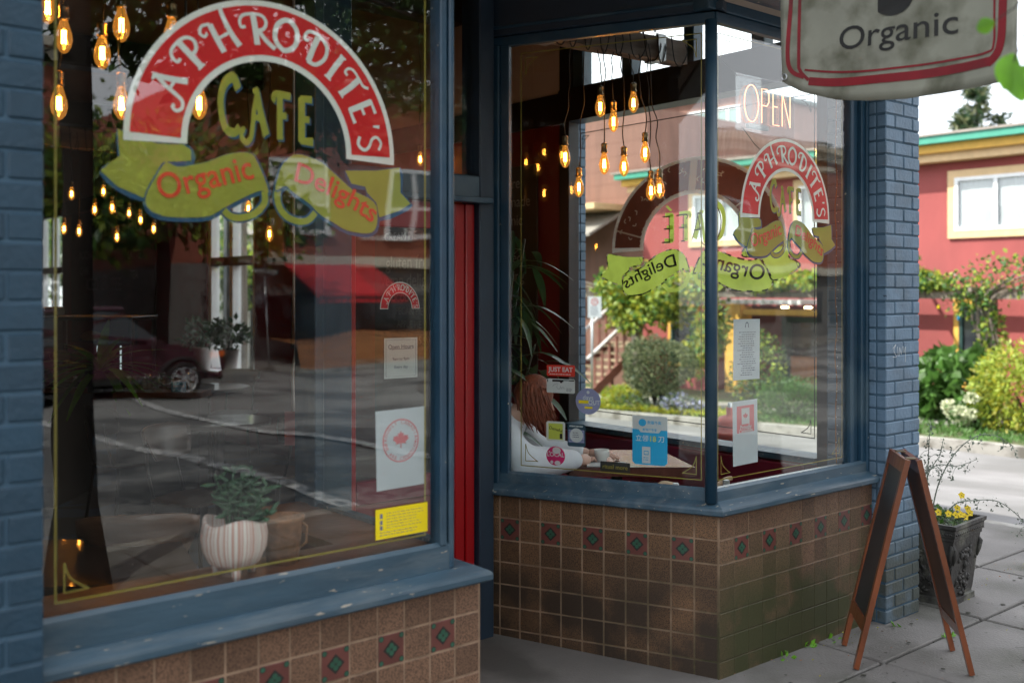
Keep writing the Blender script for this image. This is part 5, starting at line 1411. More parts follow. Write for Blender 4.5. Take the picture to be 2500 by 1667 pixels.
beam('long timber light beam above the big bulbs near the blue pier', (.55, 3.95), (1.9, 3.05), .10, .12, 3.16)
beam('dark timber light beam over the far bulbs at the back of the cafe', (2.6, 9.9), (4.2, 10.2), .10, .18, 3.05)

# ------------------------------------------------------------------ interior furniture
def poly_table(label, poly, z, th, m, leg=True, group='cafe tables'):
    cx = sum(p[0] for p in poly) / len(poly); cy = sum(p[1] for p in poly) / len(poly)
    t = thing('cafe_table', label, 'table', (cx, cy, 0), 0, group)
    q = [(x - cx, y - cy) for x, y in poly]
    mb = MB(); mb.prism(q, z - th, z - .004); q2 = [(x * .992, y * .992) for x, y in q]; mb.prism(q2, z - .0035, z); mb.build('tabletop', m, t)
    mb = MB(); mb.lathe([(.03, .03), (.03, z - th)], n=12); mb.build('pedestal', M['black'], t)
    mb = MB(); mb.bbox(-.28, .28, -.03, .03, .0, .035, .008); mb.bbox(-.03, .03, -.28, .28, .001, .034, .008); mb.build('foot', M['black'], t)
    return t
def circ(cx, cy, r, n=32): return [(cx + r * math.cos(2 * math.pi * k / n), cy + r * math.sin(2 * math.pi * k / n)) for k in range(n)]
poly_table('red brown cafe table in the bay with a white cup on it', [(3.442, 3.665), (3.919, 3.265), (4.20, 3.75), (3.717, 4.152)], .76, .045, M['table'])
poly_table('dark polished table reflecting amber light by the blue pier', [(.12, 3.62), (1.28, 2.97 + .0), (1.42, 3.50), (.50, 4.28)], .75, .05, M['tabled'])
poly_table('small round table catching pale window light in mid cafe', circ(2.95, 6.60, .34), .75, .03, M['tabled'])
poly_table('round table far back by the window plants', circ(3.9, 9.0, .38), .75, .03, M['tabled'])
def chair_proto(label):
    t = thing('cafe_chair', label, 'chair', (0, 0, 0), 0, 'moulded wood cafe chairs')
    mb = MB(); vs = []; nx, nz = 14, 6
    for k in range(nz + 1):                     # curved back, wide and rounded
        for i in range(nx + 1):
            a = (i / nx - .5) * 2; zz = .66 + .20 * k / nz
            hw = .205 * (1 - .28 * (1 - k / nz) ** 2)
            cz = -.022 * abs(a) ** 4 * (1 if k > nz / 2 else -1)
            vs.append((a * hw, .06 * a * a * -1 + .20 + .05 * k / nz, zz + cz))
    n1 = nx + 1; N = len(vs)
    vs += [(x, y + .012, z) for x, y, z in vs]
    fs = []
    for k in range(nz):
        for i in range(nx):
            a = k * n1 + i; fs += [(a, a + 1, a + n1 + 1, a + n1), (N + a, N + a + n1, N + a + n1 + 1, N + a + 1)]
    for i in range(nx): fs += [(i, N + i, N + i + 1, i + 1), (nz * n1 + i, nz * n1 + i + 1, N + nz * n1 + i + 1, N + nz * n1 + i)]
    for k in range(nz): fs += [(k * n1, k * n1 + n1, N + k * n1 + n1, N + k * n1), (k * n1 + nx, N + k * n1 + nx, N + k * n1 + n1 + nx, k * n1 + n1 + nx)]
    mb.add(vs, fs, 0, True); mb.build('backrest', M['chairw'], t)
    mb = MB(); q = [(.21 * math.copysign(abs(math.cos(a)) ** .6, math.cos(a)), .20 * math.copysign(abs(math.sin(a)) ** .6, math.sin(a))) for a in [k * math.pi / 12 for k in range(24)]]
    mb.prism(q, .445, .46); mb.build('seat', M['chairw'], t)
    for sx in (-1, 1):
        for sy in (-1, 1):
            mb = MB(); mb.tube([(sx * .16, sy * .15, .445), (sx * .20, sy * .20, 0)], .011, 8); mb.build('leg', M['black'], t)
        mb = MB(); mb.tube([(sx * .13, .17, .445), (sx * .13, .215, .6), (sx * .12, .235, .74)], .009, 6); mb.build('back_upright', M['black'], t)
    return t
ch = chair_proto('tan moulded wood chair back nearest the big window')
ch.location = (1.38, 3.72, 0); ch.rotation_euler = (0, 0, R(-40 + 180 + 12))
for x, y, a, lab in ((2.35, 5.6, 30, 'moulded chair beyond the potted succulent in mid cafe'), (3.1, 6.05, 200, 'moulded chair tucked at the near side of the pale lit round table'), (2.5, 7.1, 100, 'moulded chair on the counter side of the round table'),
                     (3.55, 8.5, 150, 'far moulded chair near the window plants'), (4.3, 9.3, -40, 'far moulded chair against the right hand wall'), (.3, 5.2, 60, 'moulded chair in the dark left part of the cafe')):
    d_ = dup(ch, (x, y, 0), R(a), lab)
    for c_ in kids(d_):
        if c_.name.startswith(('backrest', 'seat')): c_.material_slots[0].link = 'OBJECT'; c_.material_slots[0].material = M['chaird']
# bench under the side window
t = thing('window_bench', 'maroon painted bench back under the bay side window', 'bench', (4.6, 4.0, 0))
mb = MB(); mb.bbox(.10, .135, -.80, 1.08, .03, .69, .006); mb.build('backrest', M['maroon'], t)
mb = MB(); mb.bbox(-.25, .10, -.80, 1.08, .42, .46, .006); mb.build('seat', M['maroon'], t)
mb = MB(); mb.bbox(-.22, -.19, -.78, 1.06, .0, .42, .004); mb.build('front_panel', M['maroon'], t)
# cup, paper
t = thing('coffee_cup', 'small white cup on the red brown table', 'cup', (3.66, 3.66, .76))
mb = MB(); mb.lathe([(0, .002), (.020, .0), (.024, .008), (.036, .045), (.038, .066), (.035, .066), (.032, .04), (.0, .012)], n=20); mb.build('body', M['potw'], t)
mb = MB(); mb.tube([(.033, 0, .055), (.05, 0, .05), (.052, 0, .03), (.031, 0, .022)], .004, 6); mb.build('handle', M['potw'], t)
t = thing('open_book', 'thin white open booklet on the table by the arm', 'book', (3.62, 3.585, .761), R(-40))
mb = MB(); mb.bbox(-.10, -.001, -.05, .05, 0, .008, .001); mb.bbox(.001, .10, -.05, .05, 0, .008, .001); mb.build('pages', M['paperp'], t)
# bag with pale strap at the table end
t = thing('shoulder_bag', 'brown bag with a pale buckled strap below the table edge', 'bag', (3.52, 3.06, .72))
mb = MB(); mb.bbox(-.13, .10, -.035, .05, -.22, .005, .03); mb.build('body', M['terra'], t); t.rotation_euler = (0, 0, R(-40))
mb = MB(); mb.tube(cat_smooth([(-.10, -.03, .0), (-.06, -.035, .045), (.0, -.035, .035), (.03, -.04, .012), (.09, -.03, .008), (.17, -.01, .02), (.23, 0, .055), (.26, .01, .06)], 5), .011, 6); mb.build('strap', M['leather'], t)
mb = MB()
for x, z in ((.0, .036), (.225, .05)): mb.bbox(x - .014, x + .014, -.054, -.028, z - .012, z + .012, .003)
mb.build('buckle', M['steel'], t)

# person seated in the bay
per = thing('person', 'person with copper hair in a white sweatshirt bent over the bay table', 'person', (.065, .045, 0))
def skin(name, verts, edges, radii, m, lvl=2, parent=per, root=0):
    me = bpy.data.meshes.new(name); me.from_pydata(verts, edges, []); me.update()
    ob = bpy.data.objects.new(name, me); COL.objects.link(ob)
    ob.modifiers.new('s', 'SKIN'); sv = me.skin_vertices[0].data
    for i, r in enumerate(radii): sv[i].radius = (r if isinstance(r, tuple) else (r, r)); sv[i].use_root = (i == root)
    su = ob.modifiers.new('u', 'SUBSURF'); su.levels = lvl; su.render_levels = lvl
    bpy.context.view_layer.update()
    dg = bpy.context.evaluated_depsgraph_get(); ev = ob.evaluated_get(dg)
    m2 = bpy.data.meshes.new_from_object(ev); m2.name = name
    bpy.data.objects.remove(ob)
    m2.materials.clear(); m2.materials.append(m)
    for p in m2.polygons: p.use_smooth = True; p.material_index = 0
    return link(name, m2, parent)
# body: pelvis, spine, neck, head, arms with hands, legs
V = [(3.02, 4.02, .52), (3.04, 3.99, .72), (3.10, 3.93, .88), (3.17, 3.86, .99), (3.225, 3.80, 1.035), (3.275, 3.748, 1.07), (3.29, 3.73, 1.12),
     (3.05, 3.74, .945), (3.10, 3.63, .80), (3.33, 3.585, .80), (3.43, 3.60, .79),
     (3.33, 3.98, .95), (3.42, 3.92, .80), (3.55, 3.78, .80), (3.62, 3.72, .79),
     (3.10, 3.90, .50), (3.42, 3.60, .50), (3.44, 3.58, .10), (3.52, 3.52, .05), (3.16, 4.08, .50), (3.50, 3.80, .50), (3.52, 3.78, .10), (3.60, 3.72, .05)]
Ed = [(0, 1), (1, 2), (2, 3), (3, 4), (4, 5), (5, 6), (3, 7), (7, 8), (8, 9), (9, 10), (3, 11), (11, 12), (12, 13), (13, 14), (0, 15), (15, 16), (16, 17), (17, 18), (0, 19), (19, 20), (20, 21), (21, 22)]
Rr = [.10, .09, .095, .07, .042, .085, .07, .06, .045, .03, .028, .06, .045, .03, .028, .08, .055, .04, .035, .08, .055, .04, .035]
skin('body', V, Ed, Rr, M['skin'])
# sweatshirt
V = [(3.02, 4.02, .56), (3.04, 3.99, .74), (3.095, 3.93, .88), (3.150, 3.880, .975), (3.20, 3.835, 1.015),
     (3.055, 3.75, .93), (3.08, 3.64, .815), (3.26, 3.585, .805), (3.43, 3.60, .795),
     (3.32, 3.97, .935), (3.42, 3.92, .81), (3.60, 3.735, .795)]
skin('sweatshirt', V, [(0, 1), (1, 2), (2, 3), (3, 4), (3, 5), (5, 6), (6, 7), (7, 8), (3, 9), (9, 10), (10, 11)], [.150, .150, .165, .14, .09, .09, .09, .072, .045, .09, .075, .045], M['hoodie'])
V = [(3.10, 3.93, 1.01), (3.14, 3.90, 1.055), (3.20, 3.90, 1.04), (3.13, 3.80, 1.03)]
skin('hood', V, [(0, 1), (1, 2), (1, 3)], [.075, .075, .05, .055], M['hoodie'])
skin('trousers', [(3.02, 4.02, .50), (3.10, 3.90, .50), (3.42, 3.60, .50), (3.44, 3.58, .14), (3.16, 4.08, .50), (3.50, 3.80, .50), (3.52, 3.78, .14)], [(0, 1), (1, 2), (2, 3), (0, 4), (4, 5), (5, 6)], [.145, .095, .07, .055, .095, .07, .055], M['jeans'])
# hair: cap plus falling locks
hc = Vector((3.275, 3.750, 1.095))
mb = MB(); vs = []; nu, nv = 20, 12
fwd = Vector((.72, -.62, -.30)).normalized(); upv = Vector((.22, -.20, .95)).normalized(); rtv = fwd.cross(upv).normalized(); upv = rtv.cross(fwd)
for j in range(nv + 1):
    ph = math.pi * j / nv
    for i in range(nu):
        th = 2 * math.pi * i / nu
        d = (rtv * math.cos(th) * math.sin(ph) * .084 + fwd * math.sin(th) * math.sin(ph) * .098 + upv * math.cos(ph) * .104)
        vs.append(hc + d - fwd * .018 + upv * .012)
mb.add(vs, [(j * nu + i, j * nu + (i + 1) % nu, (j + 1) * nu + (i + 1) % nu, (j + 1) * nu + i) for j in range(nv) for i in range(nu)], 0, True)
rr = random.Random(12)
for k in range(420):
    th = rr.uniform(-.75, 3.9)          # from the far cheek round the back to the near cheek
    d = rtv * math.cos(th) * .086 - fwd * (math.sin(th) * .098 + .012)
    if math.sin(th) < -.5: continue
    p0 = hc + d * rr.uniform(.75, 1.0) + upv * rr.uniform(.0, .07)
    L = rr.uniform(.10, .185); out = Vector((d.x, d.y, 0)).normalized()
    sw = Vector((.30, -.26, 0)) * rr.uniform(.1, .5)
    pts = [p0, p0 + out * .012 + Vector((0, 0, -L * .35)) + sw * .08, p0 + out * .014 + Vector((0, 0, -L * .7)) + sw * .18, p0 + Vector((0, 0, -L)) + sw * .35]
    mb.tube(cat_smooth(pts, 3), [.005, .006, .006, .006, .006, .005, .005, .004, .003, .0015], 4)
mb.build('hair', M['hair'], per)
# face details
fc = hc + fwd * .072 - upv * .02
mb = MB(); mb.tube([fc + upv * .025, fc + fwd * .022 - upv * .01, fc + fwd * .004 - upv * .02], [.006, .010, .007], 8); mb.build('nose', M['skin'], per)
mb = MB()
for s in (-1, 1): mb.tube([fc + rtv * s * .022 + upv * .026 + fwd * .004, fc + rtv * s * .040 + upv * .026 - fwd * .004], .0035, 6)
mb.build('eyes', M['tblack'], per)
mb = MB(); mb.tube([fc - upv * .045 - rtv * .02, fc - upv * .047 + fwd * .006, fc - upv * .045 + rtv * .02], .004, 6); mb.build('mouth', M['pinkp'], per)
# hands: palm and five fingers each
for (c, dv) in (((3.44, 3.605, .787), (.95, .25, -.05)), ((3.63, 3.71, .787), (.6, -.75, -.05))):
    c = Vector(c); dv = Vector(dv).normalized(); sd_ = dv.cross(Vector((0, 0, 1))).normalized()
    mb = MB(); mb.tube([c - dv * .03, c, c + dv * .045, c + dv * .07], [.022, .028, .032, .02], 10)
    for k, L in enumerate((.062, .072, .068, .052)):
        b_ = c + dv * .06 + sd_ * (-.024 + .016 * k); mb.tube([b_, b_ + dv * L * .5 + Vector((0, 0, .008)), b_ + dv * L + Vector((0, 0, -.014))], [.0085, .008, .006], 7)
    b_ = c - sd_ * .02; mb.tube([b_, b_ - sd_ * .022 + dv * .025, b_ - sd_ * .024 + dv * .052], [.012, .010, .007], 7)
    mb.build('hand', M['skin'], per)

# house plant behind the person
t = thing('house_plant', 'tall dark leafy house plant behind the seated person', 'plant', (3.62, 4.45, 0))
mb = MB(); mb.lathe([(.12, 0), (.16, .3), (.165, .32), (.14, .32)], n=16); mb.build('pot', M['terra'], t)
mb = MB()
st = [(-.30, -.50, 1.72), (-.24, -.40, 1.55), (-.17, -.52, 1.35), (-.05, -.30, 1.9), (-.30, -.35, 1.2), (-.38, -.42, 1.42)]
for e in st: mb.tube([(0, 0, .3), (e[0] * .3, e[1] * .3, e[2] * .6), e], [.012, .010, .006], 6)
mb.build('stem', M['leaf3'], t)
rr = random.Random(4)
for e in st:
    for k in range(13):
        mb = MB(); a = rr.uniform(0, 6.3); el = rr.uniform(-.7, .5)
        d = Vector((math.cos(a) * math.cos(el), math.sin(a) * math.cos(el), math.sin(el)))
        p = Vector(e) + Vector((rr.uniform(-.05, .05), rr.uniform(-.05, .05), rr.uniform(-.28, .05)))
        bigleaf(mb, p, d, (0, 0, 1), rr.uniform(.17, .28), rr.uniform(.038, .06), rr.uniform(.3, .8)); mb.build('leaf', M['leafh'], t)

# succulent in the striped pot on the inner ledge, plus a wicker pot
t = thing('potted_succulent', 'green succulent in a striped pale clay pot on three feet', 'potted plant', (1.335, 2.885, .77))
mb = MB(); mb.lathe([(0, .028), (.045, .026), (.075, .045), (.094, .085), (.098, .125), (.092, .165), (.088, .172), (.080, .170), (.082, .14), (.0, .135)], n=40)
pot = mb.build('pot', M['pot'], t)
for v in pot.data.vertices:
    if v.co.z > .16: v.co.z += .010 * math.sin(3 * math.atan2(v.co.y, v.co.x) + .6)
for k in range(3):
    a = R(250 + 120 * k); mb = MB(); mb.tube([(.055 * math.cos(a), .055 * math.sin(a), .035), (.062 * math.cos(a), .062 * math.sin(a), .0)], [.016, .011], 8); mb.build('foot', M['pot'], t)
rr = random.Random(21)
for k in range(15):
    a = rr.uniform(0, 6.3); r = rr.uniform(.01, .05); base = Vector((r * math.cos(a), r * math.sin(a), .14)); tip = Vector((r * 2.3 * math.cos(a) + rr.uniform(-.02, .02), r * 2.3 * math.sin(a), rr.uniform(.20, .335)))
    mb = MB(); mb.tube([base, base.lerp(tip, .5) + Vector((0, 0, .01)), tip], [.005, .004, .003], 6); mb.build('stem', M['leafs'], t)
    for j in range(10):
        q = base.lerp(tip, .35 + .065 * j); aa = j * 2.4 + k; el = rr.uniform(-.1, .7); d = Vector((math.cos(aa) * math.cos(el), math.sin(aa) * math.cos(el), math.sin(el)))
        mb = MB(); L = rr.uniform(.035, .055); mb.tube([q, q + d * L * .6, q + d * L], [.0028, .0075, .002], 6); mb.build('leaf', M['leafs'], t)
t = thing('wicker_pot', 'brown woven pot standing just behind the striped pot', 'pot', (1.52, 2.935, .77))
mb = MB(); mb.lathe([(0, 0), (.05, 0), (.062, .13), (.068, .135), (.068, .145), (.058, .145), (.05, .02), (0, .02)], n=20); mb.build('body', M['terra'], t)
mb = MB(); mb.tube([(.06, 0, .12), (.085, 0, .10), (.082, 0, .05), (.055, 0, .035)], .005, 6); mb.build('handle', M['terra'], t)
# pull cord with red tag, near the middle of the left window
t = thing('pull_cord', 'long pale cord with a red paper tag at its end', 'cord', (2.88, 5.42, 0))
mb = MB(); mb.tube(cat_smooth([(0, 0, 3.94), (0, 0, 2.4), (.0, 0, 1.6), (.008, -.008, 1.3), (-.006, .006, 1.15), (.0, 0, .92)], 4), .009, 6); mb.build('cord', M['potw'], t)
mb = MB(); mb.bbox(-.055, .055, -.002, .002, .72, .92, .001); tg = mb.build('tag', M['pinkp'], t); tg.rotation_euler = (0, 0, R(-40))

# display case, counter, plant, glasses
t = thing('service_counter', 'dark service counter with a wooden top at the left', 'counter', (1.75, 9.0, 0), R(-40))
mb = MB(); mb.bbox(-1.4, 1.02, -.35, .35, 0, .86, .01); mb.build('body', M['black'], t)
mb = MB(); mb.bbox(-1.42, 1.75, -.38, .38, .861, .90, .006); mb.build('countertop', M['oak'], t)
t = thing('pastry_case', 'lit glass pastry case with loaves on two shelves', 'display case', (2.66, 8.22, .90), R(-40))
mb = MB()
for x in (-.36, .36):
    for y in (-.26, .26): mb.bbox(x - .012, x + .012, y - .012, y + .012, 0, .50, .003)
mb.bbox(-.38, .38, -.28, .28, .50, .53, .004); mb.bbox(-.38, .38, -.28, .28, -.0, .04, .004); mb.build('frame', M['black'], t)
mb = MB(); mb.bbox(-.45, -.37, -.30, .28, .0, .60, .01); mb.build('end_panel', M['black'], t)
mb = MB(); mb.box(-.347, .347, -.256, -.252, .04, .50); mb.box(.352, .356, -.24, .24, .04, .50); mb.build('glass', M['jar'], t)
mb = MB(); mb.box(-.34, .34, -.24, .24, .19, .198); mb.box(-.34, .34, -.24, .24, .34, .348); mb.build('shelf', M['jar'], t)
for x, z in ((-.24, .20), (-.08, .20), (.1, .2), (-.22, .042), (-.02, .042), (.18, .042), (.0, .35)):
    mb = MB(); mb.lathe([(0, .0), (.07, .0), (.085, .02), (.07, .05), (.03, .066), (0, .068)], (0, 0, 0), 14, sy=.7); mb.build('loaf', M['bread'], t, (x, -.1, z))
for x in (.02, .20):
    mb = MB(); mb.box(x, x + .008, -.05, -.04, .06, .30); mb.build('light_strip', M['led'], t)
mb = MB(); mb.bbox(-.33, -.23, -.275, -.262, -.06, -.02, .002); mb.build('price_tag', M['lampo'], t)
t = thing('counter_plant', 'bright green strappy plant hanging over the counter front', 'plant', (2.40, 7.35, .92))
mb = MB(); mb.lathe([(.0, 0), (.08, 0), (.10, .15), (.08, .15)], n=14); mb.build('pot', M['black'], t)
rr = random.Random(9)
for k in range(30):
    a = rr.uniform(0, 6.3); el = rr.uniform(.1, 1.3); d = Vector((math.cos(a) * math.cos(el), math.sin(a) * math.cos(el), math.sin(el)))
    mb = MB(); bigleaf(mb, (0, 0, .14), d, (0, 0, 1), rr.uniform(.28, .46), rr.uniform(.06, .085), rr.uniform(.5, 1.4)); mb.build('leaf', M['leafb'], t)
t = thing('glass_shelf', 'low wooden shelf carrying upturned drinking glasses', 'shelf', (2.68, 6.92, .0), R(-40))
mb = MB(); mb.bbox(-.30, .30, -.12, .12, .90, .94, .004); mb.build('top', M['oak'], t)
mb = MB(); mb.bbox(-.28, .28, -.10, .10, 0, .90, .004); mb.build('cabinet', M['black'], t)
gl = None
for k in range(10):
    x = -.22 + .055 * (k % 5) * 1.8; y = -.05 + .09 * (k // 5); c, s = math.cos(R(-40)), math.sin(R(-40))
    loc = (2.68 + x * c - y * s, 6.92 + x * s + y * c, .94)
    lab = ('front row' if k < 5 else 'back row') + ' upturned glass on the low shelf, ' + ('leftmost', 'second from the left', 'middle one', 'second from the right', 'rightmost')[k % 5]
    if gl is None:
        mb = MB(); mb.lathe([(.034, 0), (.034, .10), (.028, .118), (.0, .12)], n=12); gl = mb.build('drinking_glass', M['jar']); gl.location = loc; tag(gl, lab, 'glass', 'upturned glasses on the shelf')
    else:
        o = gl.copy(); COL.objects.link(o); o.location = loc; o['label'] = lab
t = thing('water_sign', 'small blue card in front of the upturned glasses', 'sign', (2.74, 6.79, .94), R(-40)); mb = MB(); mb.bbox(-.05, .05, -.001, .001, 0, .07, .0005); mb.build('card', M['stcyan'], t)
sh = Sheet((0, -.003, 0), (1, 0, 0), (0, -1, 0)); put_text(sh, 'WATER', 0, .03, .022, 0, 0, 0, .02); sh.mb.build('lettering', M['paperp'], t)
# plants on the far window ledge
for i, (x, y, m_, lab) in enumerate(((4.60, 10.72, 'potw', 'leafy jade plant in a white pot on the far window ledge'), (4.62, 10.12, 'terra', 'leafy jade plant in a grey pot right of the white one'))):
    t = thing('jade_plant', lab, 'potted plant', (x, y, .765))
    mb = MB(); mb.lathe([(.0, 0), (.07, 0), (.105, .24), (.112, .25), (.095, .25)], n=16); mb.build('pot', M[m_] if i == 0 else M['rail'], t)
    mb = MB(); mb.tube([(0, 0, .22), (0, 0, .4)], .012, 6); mb.build('stem', M['bark'], t)
    mb = MB(); leaves(mb, random.Random(i), 240, blob((0, 0, .40), .22, .22, .15, .3), .07, 0, .6); mb.build('foliage', M['leaf3'], t)
# chalkboards
def chalkboard(label, x, y0, y1, z0, z1, rows, col=M['chalkw']):
    t = thing('chalkboard', label, 'chalkboard', (x, (y0 + y1) / 2, (z0 + z1) / 2))
    w, h = y1 - y0, z1 - z0
    mb = MB(); mb.bbox(-.012, .0, -w / 2, w / 2, -h / 2, h / 2, .003); mb.build('board', M['chalk'], t)
    sh = Sheet((-.014, 0, 0), (0, -1, 0), (-1, 0, 0))
    for txt, px, pz, size in rows: put_text(sh, txt, px * w, pz * h, size, 0, 0, 0, .0)
    sh.mb.build('chalk_writing', col, t); return t
chalkboard('chalkboard with a hand written list behind the bay plant', 4.775, 5.40, 5.98, .95, 2.52,
           [(a, -.05, .40 - .085 * i, .11) for i, a in enumerate(['all are', 'homemade', 'organic', 'flour.', 'minted', 'dripping', 'pear', 'rolls &', 'fruit.'])])
chalkboard('chalkboard headed gluten free vegan delights seen past the door', 4.765, 6.45, 7.5, .55, 2.35,
           [('CREAM PIE   6.50', 0, .33, .10), ('gluten free', 0, .20, .16), ('vegan delights', 0, .12, .15), ('CHOCOLATE   65.50', 0, .05, .085), ('PECAN PIE', 0, -.01, .085), ('APPLE PIE', 0, -.07, .085), ('5.50', .2, -.14, .085)])
chalkboard('drinks chalkboard reading HOT and ICED COFFEE on the far wall', 4.76, 12.5, 15.8, .9, 2.75,
           [('HOT', .32, .30, .34), ('COLD', -.12, .30, .30), ('LATTE', .28, .12, .16), ('TEA', .28, -.02, .16), ('ICED COFFEE', -.08, -.10, .24), ('MOCHA', -.3, .14, .16), ('CHAI', -.32, .02, .16)])
for i, (y, z, col, lab) in enumerate(((8.8, 1.35, 'paperp', 'abstract pale picture on the red wall past the plants'), (9.3, 2.2, 'leather', 'tan picture on the red wall high past the far window'))):
    t = thing('wall_picture', lab, 'picture', (4.765, y, z)); mb = MB(); mb.bbox(-.02, 0, -.2, .2, -.28, .28, .004); mb.build('frame', M['black'], t)
    mb = MB(); mb.bbox(-.024, -.021, -.16, .16, -.24, .24, .001); mb.build('print', M[col], t)
# small speaker on the upper wall
t = thing('wall_speaker', 'black box speaker hung high behind the word Cafe', 'speaker', (2.3, 5.6, 2.80), R(-30)); mb = MB(); mb.bbox(-.10, .12, -.08, .08, -.07, .07, .008); mb.build('cabinet', M['black'], t); mb = MB(); mb.tube([(0, 0, .07), (0, 0, 1.15)], .008, 6); mb.build('bracket', M['black'], t)
mb = MB(); mb.lathe([(0, 0), (.05, .004), (.055, 0)], n=16); g = mb.build('grille', M['chalk'], t, (0, -.082, 0)); g.rotation_euler = (R(90), 0, 0)

# ------------------------------------------------------------------ across the cross street: red building
rb = thing('red_building', 'red stucco building with turquoise and yellow eaves across the side street', 'building')
RX = 22.0
def rp(mb, name, m, par=rb): return mb.build(name, m, par)
mb = MB(); mb.box(RX, RX + 9, 17.9, 20.3, -1.6, 4.48); mb.box(RX, RX + 9, 1.0, 13.9, -1.6, 4.48); mb.box(RX, RX + 9, 13.9, 17.9, 1.25, 4.48); mb.box(RX + 1.6, RX + 9, 13.9, 17.9, -1.6, 1.249)
rp(mb, 'wall', M['stucco'])
mb = MB(); mb.box(RX - .35, RX + 9.1, .8, 20.6, 4.481, 4.66); rp(mb, 'cream_band', M['creamt'])
mb = MB(); mb.box(RX - .50, RX + 9.1, .7, 20.7, 4.661, 4.84); rp(mb, 'yellow_band', M['yellow'])
mb = MB(); mb.box(RX - .70, RX + 9.1, .6, 20.8, 4.841, 5.0); rp(mb, 'turquoise_band', M['green'])
mb = MB(); mb.box(RX - .74, RX + 9.1, .5, 20.9, 5.001, 5.05); rp(mb, 'roof', M['roofg'])
def rwindow(y0, y1, z0, z1, mulls, frame=M['white'], trim=M['creamt'], pane=M['curtain'], tw=.16):
    w = MB(); x = RX - .06
    for a, b, c, d in ((y0 - tw, y1 + tw, z1, z1 + tw), (y0 - tw, y1 + tw, z0 - tw, z0), (y0 - tw, y0, z0, z1), (y1, y1 + tw, z0, z1)): w.box(x, RX + .02, a, b, c, d)
    o = w.build('window', trim, rb)
    f = MB()
    for q in [y0 + .04, y1 - .04] + mulls: f.box(x - .015, x + .04, q - .04, q + .04, z0 + .001, z1 - .001)
    f.box(x - .012, x + .038, y0, y1, z0 + .002, z0 + .08); f.box(x - .012, x + .038, y0, y1, z1 - .08, z1 - .002); f.build('frame', frame, o)
    f = MB(); N = 40; vs = []
    for i in range(N + 1):
        y = y0 + (y1 - y0) * i / N; xx = RX - .012 + .005 * math.sin(i * 1.9) + .004 * math.sin(i * .7)
        vs += [(xx, y, z0), (xx, y, z1)]
    f.add(vs, [(2 * i, 2 * i + 2, 2 * i + 3, 2 * i + 1) for i in range(N)], 0, True)
    if pane is M['curtain']: f.build('curtain', pane, o)
    f = MB(); f.box(RX - .026, RX - .024, y0, y1, z0, z1); f.build('pane', M['glass2'] if pane is M['curtain'] else pane, o)
    return o
rwindow(7.6, 11.0, 2.95, 4.12, [10.1, 8.6]); rwindow(16.4, 18.4, 3.0, 4.25, [17.4]); rwindow(13.2, 15.0, 3.0, 4.25, [14.1])
rwindow(10.25, 10.9, -.35, 1.35, [], M['dgreen'], M['yellow'], M['darkgl'], .12)
rwindow(18.3, 19.2, -.35, 1.2, [], M['dgreen'], M['yellow'], M['darkgl'], .10)
mb = MB(); mb.box(RX - .12, RX + .25, 16.85, 17.25, -1.1, 1.30); mb.box(RX - .18, RX + .3, 16.7, 16.849, -1.1, 1.30); rp(mb, 'yellow_post', M['yellow'])
mb = MB(); mb.box(RX - .10, RX + .2, 13.9, 16.69, 1.02, 1.16); rp(mb, 'yellow_lintel', M['yellow'])
mb = MB()
for k in range(14): mb.box(RX - 1.6, RX - .02, 13.9 + k * .25, 13.99 + k * .25, 1.32, 1.42)
rp(mb, 'canopy_slats', M['white'])
mb = MB()
for y in (14.4, 15.1, 15.8): mb.lathe([(0, 0), (.09, .0), (.09, .03), (0, .03)], (RX + .5, y, 1.2), 12)
rp(mb, 'downlights', M['lampw'])
dr = MB()
for a, b in ((14.0, 14.2), (15.05, 15.35), (16.2, 16.5)): dr.box(RX + 1.35, RX + 1.45, a, b, -1.15, .95)
dr.box(RX + 1.35, RX + 1.45, 14.2, 16.2, .8, .951); dr.box(RX + 1.36, RX + 1.44, 14.2, 16.2, -1.15, -1.0)
d_ = rp(dr, 'shop_door', M['dgreen'])
dr = MB(); dr.box(RX + 1.40, RX + 1.41, 14.2, 15.05, -1.0, .8); dr.box(RX + 1.40, RX + 1.41, 15.35, 16.2, -1.0, .8); dr.build('pane', M['darkgl'], d_)
dr = MB(); dr.box(RX + 1.33, RX + 1.349, 14.2, 15.05, -1.0, -.1); dr.box(RX + 1.33, RX + 1.349, 15.35, 16.2, -1.0, -.1); dr.build('wood_panel', M['cedar'], d_)
dr = MB(); dr.box(RX + 1.34, RX + 1.348, 14.35, 14.8, .1, .45); dr.build('notice', M['paperp'], d_)
# red wavy garden wall pieces beside it
t = thing('garden_seat_wall', 'low curved red stucco seat with a mosaic of pale stones', 'bench', (20.6, 12.3, -.9))
mb = MB(); vs = [(-.0, -1.0, 0), (0, .9, 0)]; 
prof = [(-.62, .55), (-.60, 1.12), (-.56, 1.30), (-.48, 1.30), (-.44, 1.12), (-.42, .75), (-.1, .62), (.2, .72), (.5, .58), (.8, .66), (1.0, .5)]
pts = [(-.62, 0)] + prof + [(1.0, 0)]; N = len(pts)
mb.add([(0, y, z) for y, z in pts] + [(.25, y, z) for y, z in pts], [tuple(range(N)), tuple(range(N, 2 * N))[::-1]] + [(i, N + i, N + (i + 1) % N, (i + 1) % N) for i in range(N)]); mb.build('wall', M['stucco'], t)
mb = MB(); rr = random.Random(2)
for k in range(26): mb.lathe([(0, -.02), (.08, 0), (.07, .05), (0, .07)], (-.03, rr.uniform(-.35, .95), rr.uniform(.2, .58)), 6, sx=.4)
o = mb.build('stones', M['stone'], t); o['kind'] = 'stuff'

